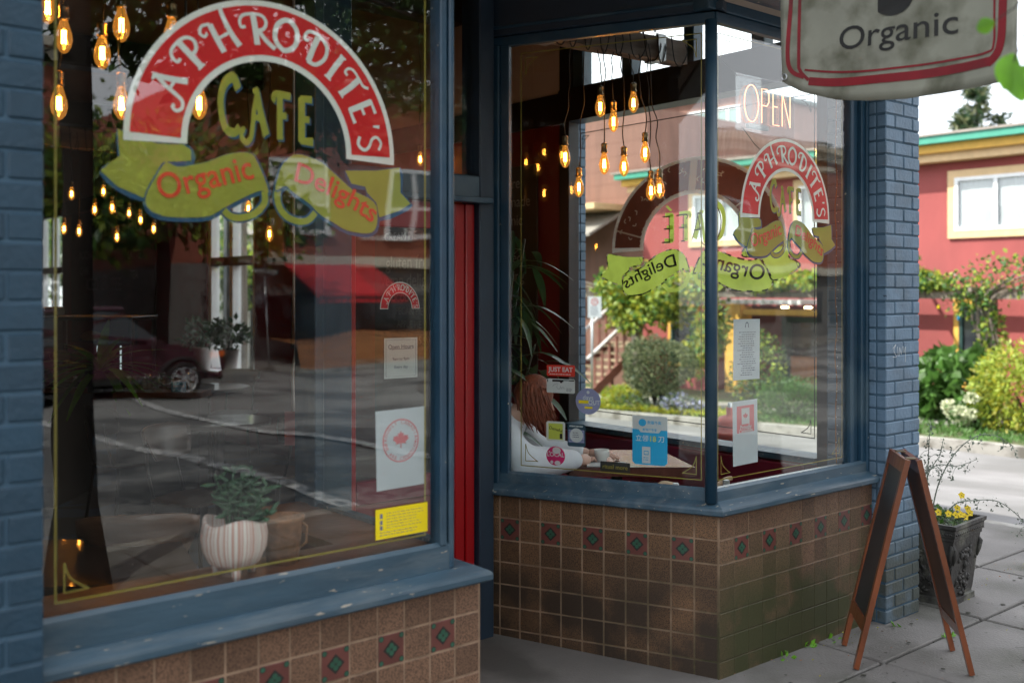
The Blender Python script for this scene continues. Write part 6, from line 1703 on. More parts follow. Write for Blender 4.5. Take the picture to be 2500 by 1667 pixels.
# pergola with vine
pg = thing('pergola', 'weathered timber pergola carrying a leafy vine in front of the red building', 'pergola', (19.6, 12, 0))
mb = MB(); mb.box(-.08, .08, -5.2, 10.5, 1.48, 1.62); mb.build('beam', M['pole'], pg)
mb = MB(); mb.box(1.9, 2.06, -5.2, 10.5, 1.48, 1.60); mb.build('beam', M['pole'], pg)
for y in (-2.9, 6.35):
    mb = MB(); mb.box(-.08, .08, y - .08, y + .08, -1.4, 1.479); mb.build('post', M['pole'], pg)
for k in range(14):
    mb = MB(); y = -5 + k * 1.15; mb.box(-.4, 2.3, y, y + .06, 1.622, 1.70); mb.build('rafter', M['pole'], pg)
for i, (y, z, c) in enumerate(((-.6, 1.42, 'stred'), (-1.3, 1.40, 'potw'), (-1.9, 1.32, 'styel'), (-2.3, 1.1, 'stcyan'), (-2.6, .5, 'stred'), (-2.75, .15, 'stred'))):
    mb = MB(); mb.lathe([(0, -.05), (.03, -.02), (.022, .03), (.0, .05)], n=8); mb.build('coloured_bulb', M[c], pg, (-.1, y, z))
def shrub(name, label, x, y, z, rx, ry, rz, n, size, mats, group=None, cat='shrub', stem=True, aspect=.6, droop=.1, shell=.5, lump=.2, lift=None, seed=1):
    t = thing(name, label, cat, (x, y, z), 0, group); lift = rz * .95 if lift is None else lift
    if stem:
        mb = MB(); rr = random.Random(seed)
        for k in range(6):
            a = k * 1.05; mb.tube([(0, 0, -.12), (.25 * rx * math.cos(a), .25 * ry * math.sin(a), lift * .6), (.7 * rx * math.cos(a), .7 * ry * math.sin(a), lift * 1.1)], [.035, .022, .008], 5)
        mb.build('stems', M['bark'], t)
    mb = MB(); leaves(mb, random.Random(seed), n, blob((0, 0, lift), rx, ry, rz, shell, lump, seed), size, list(range(len(mats))), aspect, droop)
    mb.build('foliage', mats, t); return t
vine = thing('climbing_vine', 'thick yellow green vine spilling over the pergola', 'vine', (19.4, 15.5, 1.7))
mb = MB(); rr = random.Random(6)
bl = []
for k in range(30):
    y = rr.uniform(.5, 4.2); bl.append(blob((rr.uniform(-.3, .8), y, rr.uniform(-.85, .25)), .5, .5, .40, .2, .3, k))
for k in range(14):
    y = -5.2 + k * .42; bl.append(blob((rr.uniform(-.3, .6), y, rr.uniform(.05, .35)), .4, .35, .16, .2, .3, k))
leaves(mb, rr, 9000, multi(bl), .14, [0, 0, 1, 2], .75, .8)
for (y, z0, z1) in ((.35, -1.9, -.3), (.1, -1.5, -.2), (.6, -2.2, -1.0)): leaves(mb, rr, 420, blob((0, y, (z0 + z1) / 2), .35, .4, (z1 - z0) / 2, .2), .13, [0, 1, 2], .75, .8)
mb.build('leaves', [M['leaf2'], M['leaf6'], M['leaf4']], vine)
mb = MB()
for k in range(16):
    y = -3.4 + k * .6; mb.tube(cat_smooth([(rr.uniform(-.2, .2), y, -.1), (rr.uniform(-.3, .1), y + .4, rr.uniform(-.1, .25)), (0, y + .9, .1), (0, y + 1.3, rr.uniform(-.2, .4))], 4), .02, 5)
mb.build('stems', M['pole'], vine)
v2 = thing('climbing_vine', 'sparse olive vine wrapped round the nearer pergola post', 'vine', (19.5, 9.3, 1.6))
mb = MB(); bl = [blob((0, -.9, .35), .5, 1.5, .42, .1, .3, 1), blob((0, .1, -.1), .35, .5, .45, .1, .3, 2), blob((0, -.25, -1.0), .2, .28, .9, .1, .2, 3), blob((-.1, 1.3, .2), .3, 1.2, .14, .1, .3, 4), blob((0, 2.0, .75), .3, .8, .2, .1, .3, 5)]
leaves(mb, rr, 3000, multi(bl), .10, [0, 1, 1], .6, .3); mb.build('leaves', [M['leaf2'], M['leaf1']], v2)
mb = MB()
for k in range(9):
    mb.tube(cat_smooth([(rr.uniform(-.1, .1), rr.uniform(-.35, -.1), -2.3), (rr.uniform(-.15, .15), rr.uniform(-.4, 0), -1.2), (rr.uniform(-.1, .1), rr.uniform(-.3, .2), -.2), (0, rr.uniform(-1.2, 1.5), rr.uniform(.0, .4))], 5), .018, 5)
mb.build('stems', M['pole'], v2)
# planting
shrub('leafy_shrub', 'rounded shrub of big fresh green leaves on the verge', 19.0, 9.55, -.80, .72, .78, .62, 900, .26, [M['leaf6'], M['leaf6'], M['leaf1']], 'garden shrubs', aspect=.8, droop=.45, shell=.75, seed=3)
shrub('golden_shrub', 'golden yellow arching shrub at the right edge of the photo', 18.0, 7.75, -.75, .8, .95, .72, 3800, .12, [M['leaf4'], M['leaf2'], M['leaf2']], 'garden shrubs', aspect=.4, droop=.25, seed=4)
shrub('hydrangea', 'white flowered hydrangea between the green and golden shrubs', 17.7, 8.55, -.80, .34, .34, .34, 260, .12, [M['leaf1']], 'garden shrubs', seed=5)
hy = bpy.data.objects['hydrangea']; rr = random.Random(3)
for k in range(9):
    mb = MB(); c = (rr.uniform(-.35, -.05), rr.uniform(-.3, .4), rr.uniform(.18, .62)); leaves(mb, rr, 90, blob(c, .10, .10, .08, .7), .05, 0, .9); mb.build('flower_head', M['petalw'], hy)
shrub('topiary_shrub', 'clipped round olive green shrub on a short trunk seen through the bay', 17.0, 15.25, -1.02, .82, .82, .60, 9000, .055, [M['leaf7'], M['leaf7'], M['leaf3']], 'garden shrubs', shell=.72, lump=.13, lift=1.02, seed=6)
shrub('pink_brown_shrub', 'dull mauve brown shrub in front of the stone seat', 19.2, 11.6, -.9, .45, .5, .5, 900, .07, [M['rail'], M['brownr'], M['leaf5']], 'garden shrubs', seed=7)
shrub('chartreuse_shrub', 'low chartreuse shrub at the left foot of the round topiary', 16.9, 16.25, -1.05, .45, .5, .26, 900, .09, [M['leaf2'], M['leaf4']], 'garden shrubs', seed=8)
shrub('silver_shrub', 'low silver green shrub at the foot of the round topiary', 16.7, 15.7, -1.05, .30, .55, .20, 900, .06, [M['leaf5'], M['leaf6']], 'garden shrubs', seed=9)
shrub('purple_shrub', 'low dark purple grey shrub right of the round topiary', 16.7, 14.35, -1.0, .30, .55, .22, 900, .07, [M['leaf3'], M['leaf5'], M['stlav']], 'garden shrubs', seed=10)
shrub('dark_shrub', 'dark leafy shrub climbing beside the corner mullion', 18.6, 13.7, -.95, .5, .6, .85, 1800, .10, [M['leaf1'], M['leaf3'], M['leaf2']], 'garden shrubs', seed=11)
shrub('lavender_clump', 'soft grassy green clump before the green shop door', 17.3, 12.0, -.9, .45, .75, .40, 2600, .11, [M['leaf6'], M['leaf1']], 'garden shrubs', aspect=.18, droop=-.7, seed=12)
mb = MB(); rr = random.Random(13)
def gc(rng):
    y = rng.uniform(12.6, 24); x = 16.35 + rng.random() ** 1.5 * .9; return Vector((x, y, gh(x, y) + .05 + rng.random() * .06)), Vector((0, 0, .6))
leaves(mb, rr, 5200, gc, .085, [0, 0, 1], .6)
tag(mb.build('ground_cover', [M['leaf4'], M['leaf2']]), 'yellow flowering ground cover along the far kerb', 'ground cover', kind='stuff')
mb = MB()
def gc2(rng):
    y = rng.uniform(6.5, 14.2); x = 16.35 + rng.random() * 2.0; return Vector((x, y, gh(x, y) + .03)), Vector((0, 0, .9))
leaves(mb, rr, 3800, gc2, .10, [0, 1], .3)
tag(mb.build('verge_grass', [M['leaf6'], M['leaf1']]), 'short green grass on the verge across the side street', 'grass', kind='stuff')

# brown clad building with balcony, stairs, bin, sign
bb = thing('brown_building', 'tall brown clad building with white windows and glass balcony beyond the red one', 'building')
BX = 22.2
mb = MB(); mb.box(BX, BX + 7.6, 20.32, 34, -1.9, 7.0); mb.build('wall', M['brownw'], bb)
mb = MB(); mb.box(BX + 8, BX + 16, 23.0, 36, -1, 8.8); mb.build('upper_storey', M['brownw'], bb)
for k in range(21):
    mb = MB(); z = -1.7 + k * .41; mb.box(BX - .008, BX - .0005, 20.32, 34, z, z + .402); mb.build('cladding_board', M['brownw'], bb)
def bwin(x, y0, y1, z0, z1, nv=1, nh=1):
    mb = MB(); mb.box(x - .06, x - .0, y0 - .09, y1 + .09, z0 - .09, z0); mb.box(x - .06, x, y0 - .09, y1 + .09, z1, z1 + .09); mb.box(x - .06, x, y0 - .09, y0, z0, z1); mb.box(x - .06, x, y1, y1 + .09, z0, z1)
    for k in range(nv): q = y0 + (y1 - y0) * (k + 1) / (nv + 1); mb.box(x - .055, x - .01, q - .04, q + .04, z0, z1)
    for k in range(nh): q = z0 + (z1 - z0) * (k + 1) / (nh + 1); mb.box(x - .053, x - .012, y0, y1, q - .03, q + .03)
    o = mb.build('window', M['white'], bb); mb = MB(); mb.box(x - .025, x - .022, y0, y1, z0, z1); mb.build('pane', M['bluegl'], o)
bwin(BX, 23.2, 24.2, 4.4, 5.4, 0, 0); bwin(BX, 24.8, 26.0, 1.0, 2.0, 1, 0); bwin(BX + 8, 24.6, 25.9, 6.9, 8.3, 1, 1); bwin(BX + 8, 23.2, 24.1, 6.9, 8.3, 1, 1); bwin(BX + 8, 28.0, 28.8, 7.0, 7.7, 0, 0)
mb = MB(); mb.box(BX + 6.2, BX + 6.24, 22.6, 27.5, 6.3, 7.4); mb.build('balcony_glass', M['glass2'], bb)
mb = MB(); mb.box(BX + 6.1, BX + 6.3, 22.5, 27.5, 7.401, 7.46); mb.box(BX + 7.8, BX + 16, 22.8, 36, 8.801, 8.95); mb.build('trim', M['dgreen'], bb)
mb = MB(); mb.box(BX - 1.6, BX, 20.9, 23.6, 4.0, 4.17); mb.build('porch_roof', M['creamt'], bb)
mb = MB(); mb.add([(BX - 1.7, 21.0, 3.3), (BX - .1, 21.0, 4.1), (BX - .1, 24.6, 4.1), (BX - 1.7, 24.6, 3.3), (BX - 1.7, 21.0, 3.22), (BX - .1, 21.0, 4.02), (BX - .1, 24.6, 4.02), (BX - 1.7, 24.6, 3.22)], [(0, 1, 2, 3), (7, 6, 5, 4), (0, 4, 5, 1), (1, 5, 6, 2), (2, 6, 7, 3), (3, 7, 4, 0)]); mb.build('lean_to_roof', M['roofg'], bb)
for i, (x, y, z, r, lab) in enumerate(((BX + 7.0, 26.0, 6.2, .42, ''), (BX + 7.0, 24.4, 6.2, .5, ''))):
    shrub('balcony_plant', ('smaller green plant behind the balcony glass', 'larger green plant behind the balcony glass')[i], x, y, z, r, r, .5, 700, .10, [M['leaf1'], M['leaf2']], 'balcony plants', 'plant', seed=i)
stt = thing('porch_stairs', 'timber porch steps with brown balusters and pale handrails', 'stairs', (19.2, 20.2, -1.15))
for k in range(7):
    mb = MB(); mb.box(k * .28, k * .28 + .30, -.6, .6, k * .18 + .12, k * .18 + .17); mb.build('step', M['step'], stt)
    for s in (-.62, .62):
        mb = MB(); mb.box(k * .28 + .1, k * .28 + .15, s - .025, s + .025, k * .18, k * .18 + 1.02); mb.build('baluster', M['brownr'], stt)
mb = MB()
for s in (-.66, .66): mb.box(0, .04, s - .03, s + .03, -.2, .2); mb.seg((0, s, 0.05), (1.96, s, 1.31), .05, .24)
mb.build('stringer', M['brownr'], stt)
for s in (-.62, .62):
    mb = MB(); mb.seg((-.15, s, .98), (1.96, s, 2.33), .10, .06); mb.build('handrail', M['rail'], stt)
mb = MB(); mb.box(1.96, 3.0, -.9, .9, 1.2, 1.30); mb.build('landing', M['step'], stt)
mb = MB(); mb.box(2.2, 2.3, -.9, -.8, -.3, 1.2); mb.box(2.2, 2.3, .8, .9, -.3, 1.2); mb.build('landing_post', M['brownr'], stt)
t = thing('wheelie_bin', 'grey wheeled bin by the brown wall beside the stairs', 'bin', (19.6, 22.0, -1.2))
mb = MB(); vs = [(-.22, -.24, .08), (.22, -.24, .08), (.22, .24, .08), (-.22, .24, .08), (-.30, -.30, .95), (.30, -.30, .95), (.30, .30, .95), (-.30, .30, .95)]; mb.add(vs, [(3, 2, 1, 0), (4, 5, 6, 7), (0, 1, 5, 4), (1, 2, 6, 5), (2, 3, 7, 6), (3, 0, 4, 7)]); mb.build('body', M['bin'], t)
mb = MB(); mb.bbox(-.33, .33, -.33, .33, .952, 1.02, .02); mb.build('lid', M['bin'], t)
for s in (-1, 1):
    mb = MB(); mb.lathe([(0, -.03), (.1, -.03), (.1, .03), (0, .03)], n=12); w = mb.build('wheel', M['tyre'], t, (.2, s * .27, .09)); w.rotation_euler = (R(90), 0, 0)
t = thing('parking_sign', 'white no parking sign on a thin steel pole beyond the side street', 'sign', (17.3, 17.62, -1.15))
mb = MB(); mb.tube([(0, 0, 0), (.0, 0, 2.62)], .03, 8); mb.build('pole', M['steel'], t)
vr = Vector((math.sin(R(50)), -math.cos(R(50)), 0)); vn = Vector((-math.cos(R(45)), -math.sin(R(45)), 0)); vr = Vector((-vn.y, vn.x, 0)); vr = -vr if vr.x < 0 else vr
mb = MB(); a, b = vr * .16, Vector((0, 0, .25)); c = Vector((0, 0, 2.40)) + vr * .06 + vn * .035
mb.add([c - a - b, c + a - b, c + a + b, c - a + b, c - a - b - vn * .004, c + a - b - vn * .004, c + a + b - vn * .004, c - a + b - vn * .004], [(0, 1, 2, 3), (7, 6, 5, 4), (0, 4, 5, 1), (1, 5, 6, 2), (2, 6, 7, 3), (3, 7, 4, 0)]); mb.build('plate', M['white'], t)
sh = Sheet(c + vn * .002, vr, vn); ring(.10, .03, .0)(sh, 1, 1) if False else sh.stroke([(.075 * math.cos(k * math.pi / 8), .13 + .075 * math.sin(k * math.pi / 8)) for k in range(16)], .022, 0, 0, 1, closed=True)
put_text(sh, 'P', 0, .095, .10, 0, 0, 0, .02); sh.mb.build('symbol', M['stred'], t)
sh = Sheet(c + vn * .002, vr, vn); lines(-.36, .36, -.42, .08, 5, 2)(sh, .3, .46); sh.mb.build('print', M['ink'], t)
t = thing('fire_hydrant', 'faded red fire hydrant at the near kerb seen through the bay corner', 'hydrant', (6.85, 5.35, 0))
mb = MB(); mb.lathe([(0, 0), (.14, 0), (.14, .04), (.11, .05), (.11, .42), (.145, .43), (.145, .46), (.12, .47), (.115, .53), (.09, .58), (.03, .60), (.03, .66), (0, .66)], n=18); mb.build('barrel', M['hydr'], t)
for s in (-1, 1):
    mb = MB(); mb.tube([(s * .09, 0, .34), (s * .17, 0, .34)], .045, 10); mb.build('outlet', M['hydr'], t)
mb = MB(); mb.tube([(0, 0, .6), (0, 0, .70)], .02, 5); mb.build('operating_nut', M['steel'], t)

# fir tree behind the roof, trees along the side street, utility pole, pale house
def fir(name, label, x, y, z, h, r, n, size=.5):
    t = thing(name, label, 'tree', (x, y, z), 0, 'conifers behind the roofs'); rr = random.Random(int(x)); mb = MB(); mb.tube([(0, 0, 0), (0, 0, h)], [.35, .03], 8); mb.build('trunk', M['bark'], t)
    mb = MB(); tips = []
    for k in range(130):
        q = rr.random() ** .8; zz = h * (1 - q * .75); L = r * q * rr.uniform(.55, 1.05) + .15; a = rr.uniform(0, 6.3)
        tips.append(((0, 0, zz), (L * math.cos(a), L * math.sin(a), zz + L * rr.uniform(-.15, .3))))
    def pick(rng):
        a, b = rng.choice(tips); t_ = rng.random() ** .6; p = Vector(a).lerp(Vector(b), t_); return p + Vector((rng.gauss(0, .12), rng.gauss(0, .12), rng.gauss(0, .10))), (Vector(b) - Vector(a)).normalized()
    leaves(mb, rr, n, pick, size, [0, 1, 0], .25, .1); mb.build('crown', [M['leaf3'], M['leaf7']], t)
fir('fir_tree', 'grey green fir tree top poking above the red building roof', 46, 22.0, -1, 12.2, 5.0, 6500, .42)
fir('fir_tree', 'smaller second fir top right of the taller one', 47, 19.0, -1, 10.8, 4.2, 4500, .40)
t = thing('utility_pole', 'thick weathered utility pole outside the far window', 'pole', (7.05, 15.2, -.1))
mb = MB(); mb.tube([(0, 0, 0), (0, 0, 9)], [.20, .15], 14); mb.build('pole', M['pole'], t)
mb = MB(); mb.tube([(-.2, -.05, 0), (-.17, -.05, 6)], .025, 6); mb.build('conduit', M['steel'], t)
mb = MB(); mb.bbox(-1.2, 1.2, -.06, .06, 7.8, 7.95, .01); mb.build('crossarm', M['pole'], t)
hs = thing('pale_house', 'pale blue grey house with a small dark window beyond the side street', 'house', (20, 44, -2.2))
mb = MB(); mb.box(-6, 6, -4, 4, -1, 6.2); mb.build('wall', M['white'], hs)
mb = MB(); mb.add([(-6.4, -4.4, 6.2), (6.4, -4.4, 6.2), (6.4, 4.4, 6.2), (-6.4, 4.4, 6.2), (-6.4, 0, 9), (6.4, 0, 9)], [(0, 1, 5, 4), (2, 3, 4, 5), (0, 4, 3), (1, 2, 5), (3, 2, 1, 0)]); mb.build('roof', M['roofg'], hs)
for x, z in ((-3.6, 3.0), (-.6, 3.0), (2.6, 3.0), (-3.6, .4), (2.6, .4)):
    mb = MB(); mb.box(x - .5, x + .5, -4.05, -4.001, z, z + 1.2); w = mb.build('window', M['darkgl'], hs)
    mb = MB(); mb.box(x - .6, x + .6, -4.08, -4.051, z - .1, z); mb.build('sill', M['white'], w)
CL = [M['leaf1'], M['leaf2'], M['leaf6']]
for i, (x, y, s) in enumerate(((17, 27, 1.0), (12.5, 38, 1.25), (17.5, 36, 1.1), (8.5, 46, 1.4), (22, 31, 1.0), (5.9, 30, .9))):
    tree('leafy_tree', ['light green tree nearest the brown building on the side street', 'tall bright tree far down the side street', 'bright tree in front of the pale house', 'big tree closing the view down the side street', 'tree behind the brown building', 'kerbside tree beyond the utility pole'][i],
         x, y, gh(x, y), 7 * s, .2 * s, [(0, 0, 4.6 * s, 2.4 * s, 2.4 * s, 1.9 * s), (1.2 * s, -.8 * s, 3.4 * s, 1.6 * s, 1.6 * s, 1.2 * s), (-1.1 * s, .6 * s, 3.6 * s, 1.6 * s, 1.6 * s, 1.3 * s)], 3600, .24 * s, CL, 'trees along the side street')
# wires
t = thing('overhead_wires', 'thin black overhead wires crossing the side street', 'wires', (0, 0, 0))
for k in range(3):
    a, b = Vector((7.05 + k * .5 - .5, 15.2, 7.85)), Vector((24, -6, 8.8 + k * .3)); pts = [a.lerp(b, i / 12) + Vector((0, 0, -1.4 * 4 * (i / 12) * (1 - i / 12) / 2)) for i in range(13)]
    mb = MB(); mb.tube(pts, .014, 4); mb.build('wire', M['cord'], t)

# ------------------------------------------------------------------ main street, mirrored in the glass
def car(label, cat, name, x, y, z, L, Wd, prof, cab, m, rot=0, kind=0):
    """prof: lower body side outline (x,z); cab: roofed glasshouse outline"""
    t = thing(name, label, cat, (x, y, z), rot)
    hw = Wd / 2
    def hull(pl, w0, w1, mm, nm_, bev=.05):
        bm = bmesh.new(); vs = []
        for s in (-1, 1):
            vs.append([bm.verts.new((a, s * (w0 if b < pl['zmid'] else w1), b)) for a, b in pl['p']])
        N = len(pl['p'])
        bm.faces.new(vs[0][::-1]) ; bm.faces.new(vs[1])
        for i in range(N): bm.faces.new((vs[0][i], vs[0][(i + 1) % N], vs[1][(i + 1) % N], vs[1][i]))
        bmesh.ops.recalc_face_normals(bm, faces=bm.faces[:])
        bmesh.ops.bevel(bm, geom=[e for e in bm.edges if abs(e.verts[0].co.y - e.verts[1].co.y) < .3 and e.calc_length() > .1], offset=bev, segments=2, affect='EDGES')
        me = bpy.data.meshes.new(nm_); bm.to_mesh(me); bm.free(); me.materials.append(mm)
        for p in me.polygons: p.use_smooth = False
        return link(nm_, me, t)
    hull({'p': prof, 'zmid': .6}, hw, hw * .97, m, 'body')
    hull({'p': cab, 'zmid': 1.1}, hw * .95, hw * .76, M['darkgl'], 'windows', .03)
    xs_ = [p[0] for p in cab if p[1] > 1.3]; zt = max(p[1] for p in cab)
    mb = MB(); mb.bbox(min(xs_) - .02, max(xs_) + .02, -hw * .75, hw * .75, zt - .04, zt + .045, .03); mb.build('roof', m, t)
    mb = MB()
    tp = [p for p in cab if p[1] > 1.3]; bt = [p for p in cab if p[1] <= 1.3]
    for s in (-1, 1):
        for (a, b) in ((tp[0], bt[-1]), (tp[-1], bt[0])): mb.seg((a[0], s * hw * .765, a[1]), (b[0], s * hw * .95, b[1]), .07, .05)
        mx_ = (min(xs_) + max(xs_)) / 2; mb.seg((mx_, s * hw * .765, zt), (mx_, s * hw * .94, 1.05), .08, .04)
    mb.build('pillars', m, t)
    for wx in (-L * .30, L * .31):
        for s in (-1, 1):
            w = bpy.data.objects.new('wheel', None); COL.objects.link(w); w.parent = t; w.location = (wx, s * (hw - .10), .36); w.rotation_euler = (R(90) * -s, 0, 0)
            mb = MB(); mb.lathe([(.0, -.09), (.25, -.10), (.345, -.09), (.36, -.06), (.36, .08), (.345, .115), (.255, .12), (.245, .09)], n=28); mb.build('tyre', M['tyre'], w)
            mb = MB(); mb.lathe([(.258, .10), (.252, .122), (.235, .118), (.225, .06)], n=28); mb.lathe([(0, .11), (.055, .108), (.06, .09)], n=14)
            for k in range(7):
                a = 2 * math.pi * k / 7; c, s_ = math.cos(a), math.sin(a)
                for d in (-.035, .035):
                    mb.seg((.04 * c, .04 * s_, .10), (.235 * math.cos(a + d * 4), .235 * math.sin(a + d * 4), .108), .035, .02)
            mb.lathe([(0, .03), (.24, .035)], n=20, mi=1)
            mb.build('rim', [M['rim'], M['tyre']], w)
    for s in (-1, 1):
        mb = MB(); mb.bbox(L / 2 - .34, L / 2 - .07, s * hw * .98 - .04, s * hw * .98 + .012, .78, .90, .01); mb.build('headlight', M['jar'] if kind else M['lampo'], t)
        mb = MB(); mb.bbox(cab[-1][0] * .0 + L * .16, L * .16 + .16, s * (hw + .12) - .10, s * (hw + .12) + .06, 1.02, 1.18, .03); mb.build('wing_mirror', m, t)
        mb = MB(); mb.bbox(-.30, -.12, s * (hw + .005) - .012, s * (hw + .005) + .015, .93, .96, .005); mb.bbox(-1.22, -1.04, s * (hw + .005) - .012, s * (hw + .005) + .015, .93, .96, .005); mb.build('door_handle', m, t)
        mb = MB()
        for wx in (-L * .30, L * .31):
            pts = [(wx + .44 * math.cos(a), s * (hw + .002), .36 + .44 * math.sin(a)) for a in [math.pi * k / 12 for k in range(13)]]; mb.tube(pts, .045, 6)
        mb.seg((-L * .2, s * (hw + .0), .30), (L * .21, s * (hw + .0), .30), .04, .10); mb.build('arch_trim', M['tyre'], t)
    mb = MB(); mb.bbox(L / 2 - .06, L / 2 + .03, -hw * .8, hw * .8, .30, .52, .02); mb.build('bumper', M['tyre'], t)
    return t
SUVP = [(-2.25, .34), (-2.30, .75), (-2.18, 1.08), (.85, 1.10), (1.75, .99), (2.2, .86), (2.28, .60), (2.22, .34)]
SUVC = [(-2.08, 1.08), (-1.85, 1.50), (-1.2, 1.66), (.0, 1.68), (.35, 1.60), (1.05, 1.09)]
car('dark maroon SUV passing on the street, mirrored in the left window', 'car', 'parked_car', 6.75, -15.6, -.56, 4.55, 1.85, SUVP, SUVC, M['carp']).name = 'passing_suv'
bpy.data.objects['passing_suv'].scale = (1.06, 1.0, 1.08)
VP = [(-2.5, .4), (-2.5, 1.15), (1.2, 1.15), (2.3, 1.05), (2.5, .8), (2.5, .4)]
VC = [(-2.45, 1.14), (-2.42, 1.95), (-1.9, 2.05), (1.0, 2.03), (1.2, 1.98), (1.9, 1.12)]
v = car('white van parked on the far side of the street, mirrored in the left window', 'van', 'white_van', 6.3, -20.0, -.56, 5.0, 1.95, VP, VC, M['carw'], 0, 1)
v.scale = (1.05, 1, 1.16)
mb = MB(); mb.bbox(-2.47, .55, -.93, .93, 1.16, 2.10, .08); mb.build('cargo_body', M['carw'], v)
car('silver SUV parked ahead of the white van, mirrored in the left window', 'car', 'silver_suv', 7.5, -17.9, -.57, 4.5, 1.8, SUVP, SUVC, M['cars'], R(6), 1)

def street_building(label, x0, x1, y, h, m, floors, wx, base_h=3.2, band=True, name='brick_building', awn=None, arch=False, z0=0, sc=1.0):
    t = thing(name, label, 'building', (x0, y, z0)); t.scale = (sc,) * 3
    L = x1 - x0
    mb = MB(); mb.box(0, L, -12, 0, base_h, h); mb.build('wall', m, t)
    mb = MB(); mb.box(0, L, -12, -.15, -1.5, base_h - .001); mb.build('shopfront_wall', M['greyst'], t)
    if band:
        mb = MB(); mb.box(-.2, L + .2, .001, .28, h - .5, h - .18); mb.box(-.3, L + .3, -.1, .45, h - .179, h + .05); mb.build('cornice', M['stone'], t)
        mb = MB(); mb.box(-.05, L + .05, .002, .12, base_h, base_h + .28); mb.build('string_course', M['stone'], t)
    # joints between courses built as shallow proud courses
    mb = MB(); k = 0; z = base_h + .3
    while z < h - .55: mb.box(0, L, .001, .012, z, z + .065); z += .085
    o = mb.build('brick_courses', m, t); o['kind'] = 'stuff'
    for f in range(floors):
        zb = base_h + .9 + f * 3.0
        for k in range(int((L - 1.2) / wx)):
            xa = 1.0 + k * wx
            fr = MB(); fr.box(xa - .10, xa, .013, .09, zb, zb + 1.7); fr.box(xa + 1.3, xa + 1.4, .013, .09, zb, zb + 1.7); fr.box(xa - .1, xa + 1.4, .013, .09, zb + 1.7, zb + 1.82); fr.box(xa - .18, xa + 1.48, .013, .16, zb - .12, zb); fr.box(xa + .61, xa + .69, .014, .08, zb, zb + 1.7); fr.box(xa, xa + 1.3, .015, .07, zb + .62, zb + .70)
            w = fr.build('window', M['white'], t)
            fr = MB(); fr.box(xa, xa + 1.3, .02, .03, zb, zb + 1.7); fr.build('pane', M['darkgl'], w)
            if (k + f) % 2 == 0:
                fr = MB()
                for q in range(14): fr.box(xa + .02, xa + .60, .031, .036, zb + .75 + q * .065, zb + .79 + q * .065); fr.box(xa + .70, xa + 1.28, .031, .036, zb + .75 + q * .065, zb + .79 + q * .065)
                fr.build('blind', M['white'], w)
    for k in range(int(L / 3.2)):
        xa = .5 + k * 3.2; fr = MB(); fr.box(xa, xa + 2.4, -.149, -.10, .6, base_h - .7); fr.build('shop_window', M['darkgl'], t)
        if arch:
            fr = MB(); fr.tube([(xa + 1.2 + 1.3 * math.cos(a), .05, base_h - .75 + .6 * math.sin(a)) for a in [math.pi * q / 10 for q in range(11)]], .12, 6); fr.build('window_arch', M['stone'], t)
    if awn:
        a0, a1 = awn; mb = MB(); zt, zb2 = base_h + .05, base_h - .75
        mb.add([(a0, .1, zt), (a1, .1, zt), (a1, 1.7, zb2), (a0, 1.7, zb2), (a0, 1.7, zb2 - .22), (a1, 1.7, zb2 - .22), (a0, .1, zt - .03), (a1, .1, zt - .03), (a1, 1.66, zb2 - .03), (a0, 1.66, zb2 - .03)], [(0, 1, 2, 3), (3, 2, 5, 4), (6, 9, 8, 7), (9, 4, 5, 8), (0, 3, 9, 6), (1, 7, 8, 2)]); mb.build('awning', M['awning'], t)
    return t
B1 = street_building('three storey red brick corner building with cream cornice and red awning', 14.3, 44, -25.2, 7.4, M['rbrick'], 1, 3.6, 2.4, awn=(1.2, 4.0), z0=-.6, sc=1.3)
mb = MB(); mb.box(14.5, 24, .02, 1.3, 6.3, 6.42); mb.build('balcony_slab', M['stone'], B1)
for k in range(38): 
    mb = MB(); mb.box(14.55 + k * .25, 14.58 + k * .25, 1.22, 1.25, 6.421, 7.3); mb.build('baluster', M['dgreen'], B1)
mb = MB(); mb.box(14.5, 24, 1.2, 1.27, 7.301, 7.36); mb.build('balcony_rail', M['dgreen'], B1)
street_building('dark brick building with arched shop windows behind the mirrored trees', -26, 2.0, -27.5, 7.6, M['rbrick'], 1, 3.4, 3.0, arch=True, z0=-.5, sc=1.3)
street_building('grey apartment block at the end of the main street', 62, 90, -25.5, 12, M['greyst'], 2, 3.5, 3.2, name='apartment_block', z0=-.6)
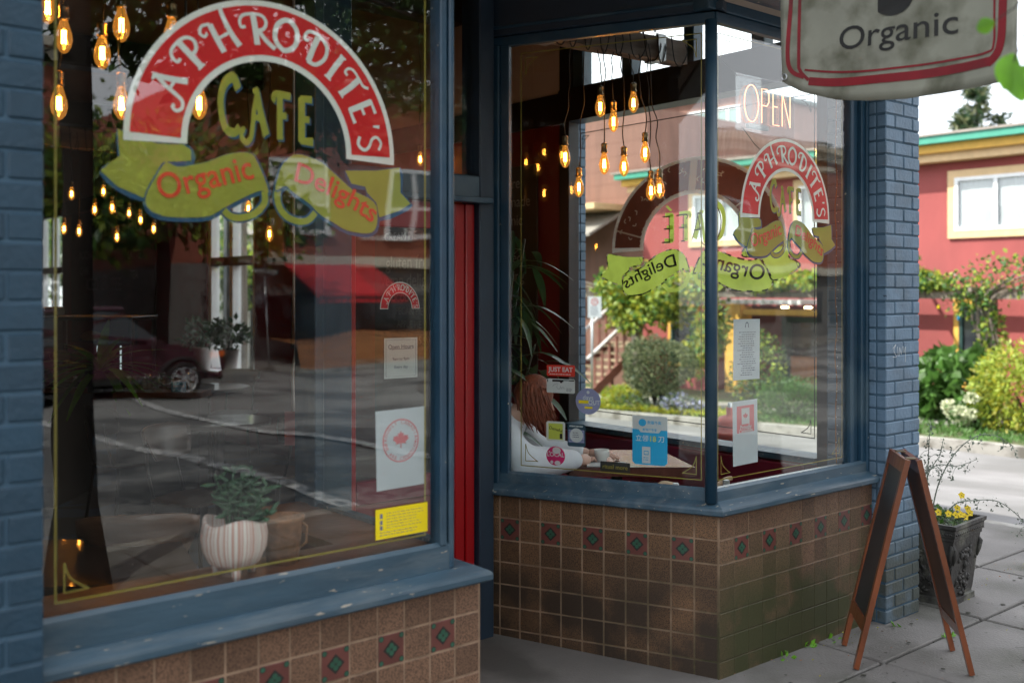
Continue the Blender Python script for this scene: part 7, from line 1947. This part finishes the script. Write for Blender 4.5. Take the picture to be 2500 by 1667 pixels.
# timber patio platform with railing
t = thing('street_patio', 'orange timber patio platform with a black railing by the red awning', 'patio', (14.6, -21.6, -.62)); t.scale = (1.3,) * 3
for k in range(5):
    mb = MB(); mb.box(0, 8.5, .001 * k, .05, .0 + k * .12, .11 + k * .12); mb.build('plank', M['cedar'], t)
for k in range(12):
    mb = MB(); mb.box(0, 8.5, -2.2 + k * .18, -2.03 + k * .18, .60, .63); mb.build('plank', M['cedar'], t)
mb = MB(); mb.box(0, 8.5, -.04, .0, 1.55, 1.60); mb.build('rail', M['black'], t)
for k in range(43):
    mb = MB(); mb.box(k * .2, k * .2 + .02, -.03, -.01, .63, 1.55); mb.build('baluster', M['black'], t)
# stop sign back, street name sign, post
t = thing('stop_sign', 'grey back of an octagonal stop sign on a pole, mirrored in the left window', 'sign', (13.6, -21.9, -.6))
mb = MB(); mb.tube([(0, 0, 0), (0, 0, 3.0)], .03, 8); mb.build('pole', M['steel'], t)
mb = MB(); mb.lathe([(0, -.003), (.24, -.003), (.24, .003), (0, .003)], n=8); p = mb.build('plate', M['bin'], t, (-.2, .04, 2.05)); p.rotation_euler = (R(90), 0, 0)
mb = MB(); mb.bbox(-.45, .45, .03, .05, 2.75, 2.93, .004); mb.build('street_name_plate', M['dgreen'], t)
for k, (y, s) in enumerate(((.052, 1),)):
    sh = Sheet((0, y, 0), (-1, 0, 0), (0, 1, 0)); put_text(sh, 'BROADWAY', 0, 2.79, .13, 0, 0, 0, .01); sh.mb.build('lettering', M['white'], t)
for i, (x, y, h, s) in enumerate(((-4.5, -22.6, 10, 1.5), (1.0, -22.8, 9.5, 1.5), (5.6, -23.0, 10, 1.5), (11.0, -23.0, 9.5, 1.4), (-12, -22.6, 10, 1.5))):
    tree('pavement_tree', ['broad leafy street tree second from the left in the mirrored row', 'leafy street tree behind the mirrored SUV tail', 'leafy street tree over the white van', 'leafy street tree beside the red awning', 'leafy street tree farthest along the mirrored row'][i],
         x, y, gh(x, y), h, .17 * s, [(0, 0, 4.1 * s, 2.1 * s, 1.9 * s, 1.3 * s), (1.4 * s, .7 * s, 3.1 * s, 1.5 * s, 1.3 * s, .9 * s), (-1.5 * s, .6 * s, 3.0 * s, 1.5 * s, 1.3 * s, .9 * s)], 4600, .26, [M['leaf1'], M['leaf2'], M['leaf3']], 'pavement trees across the main street')
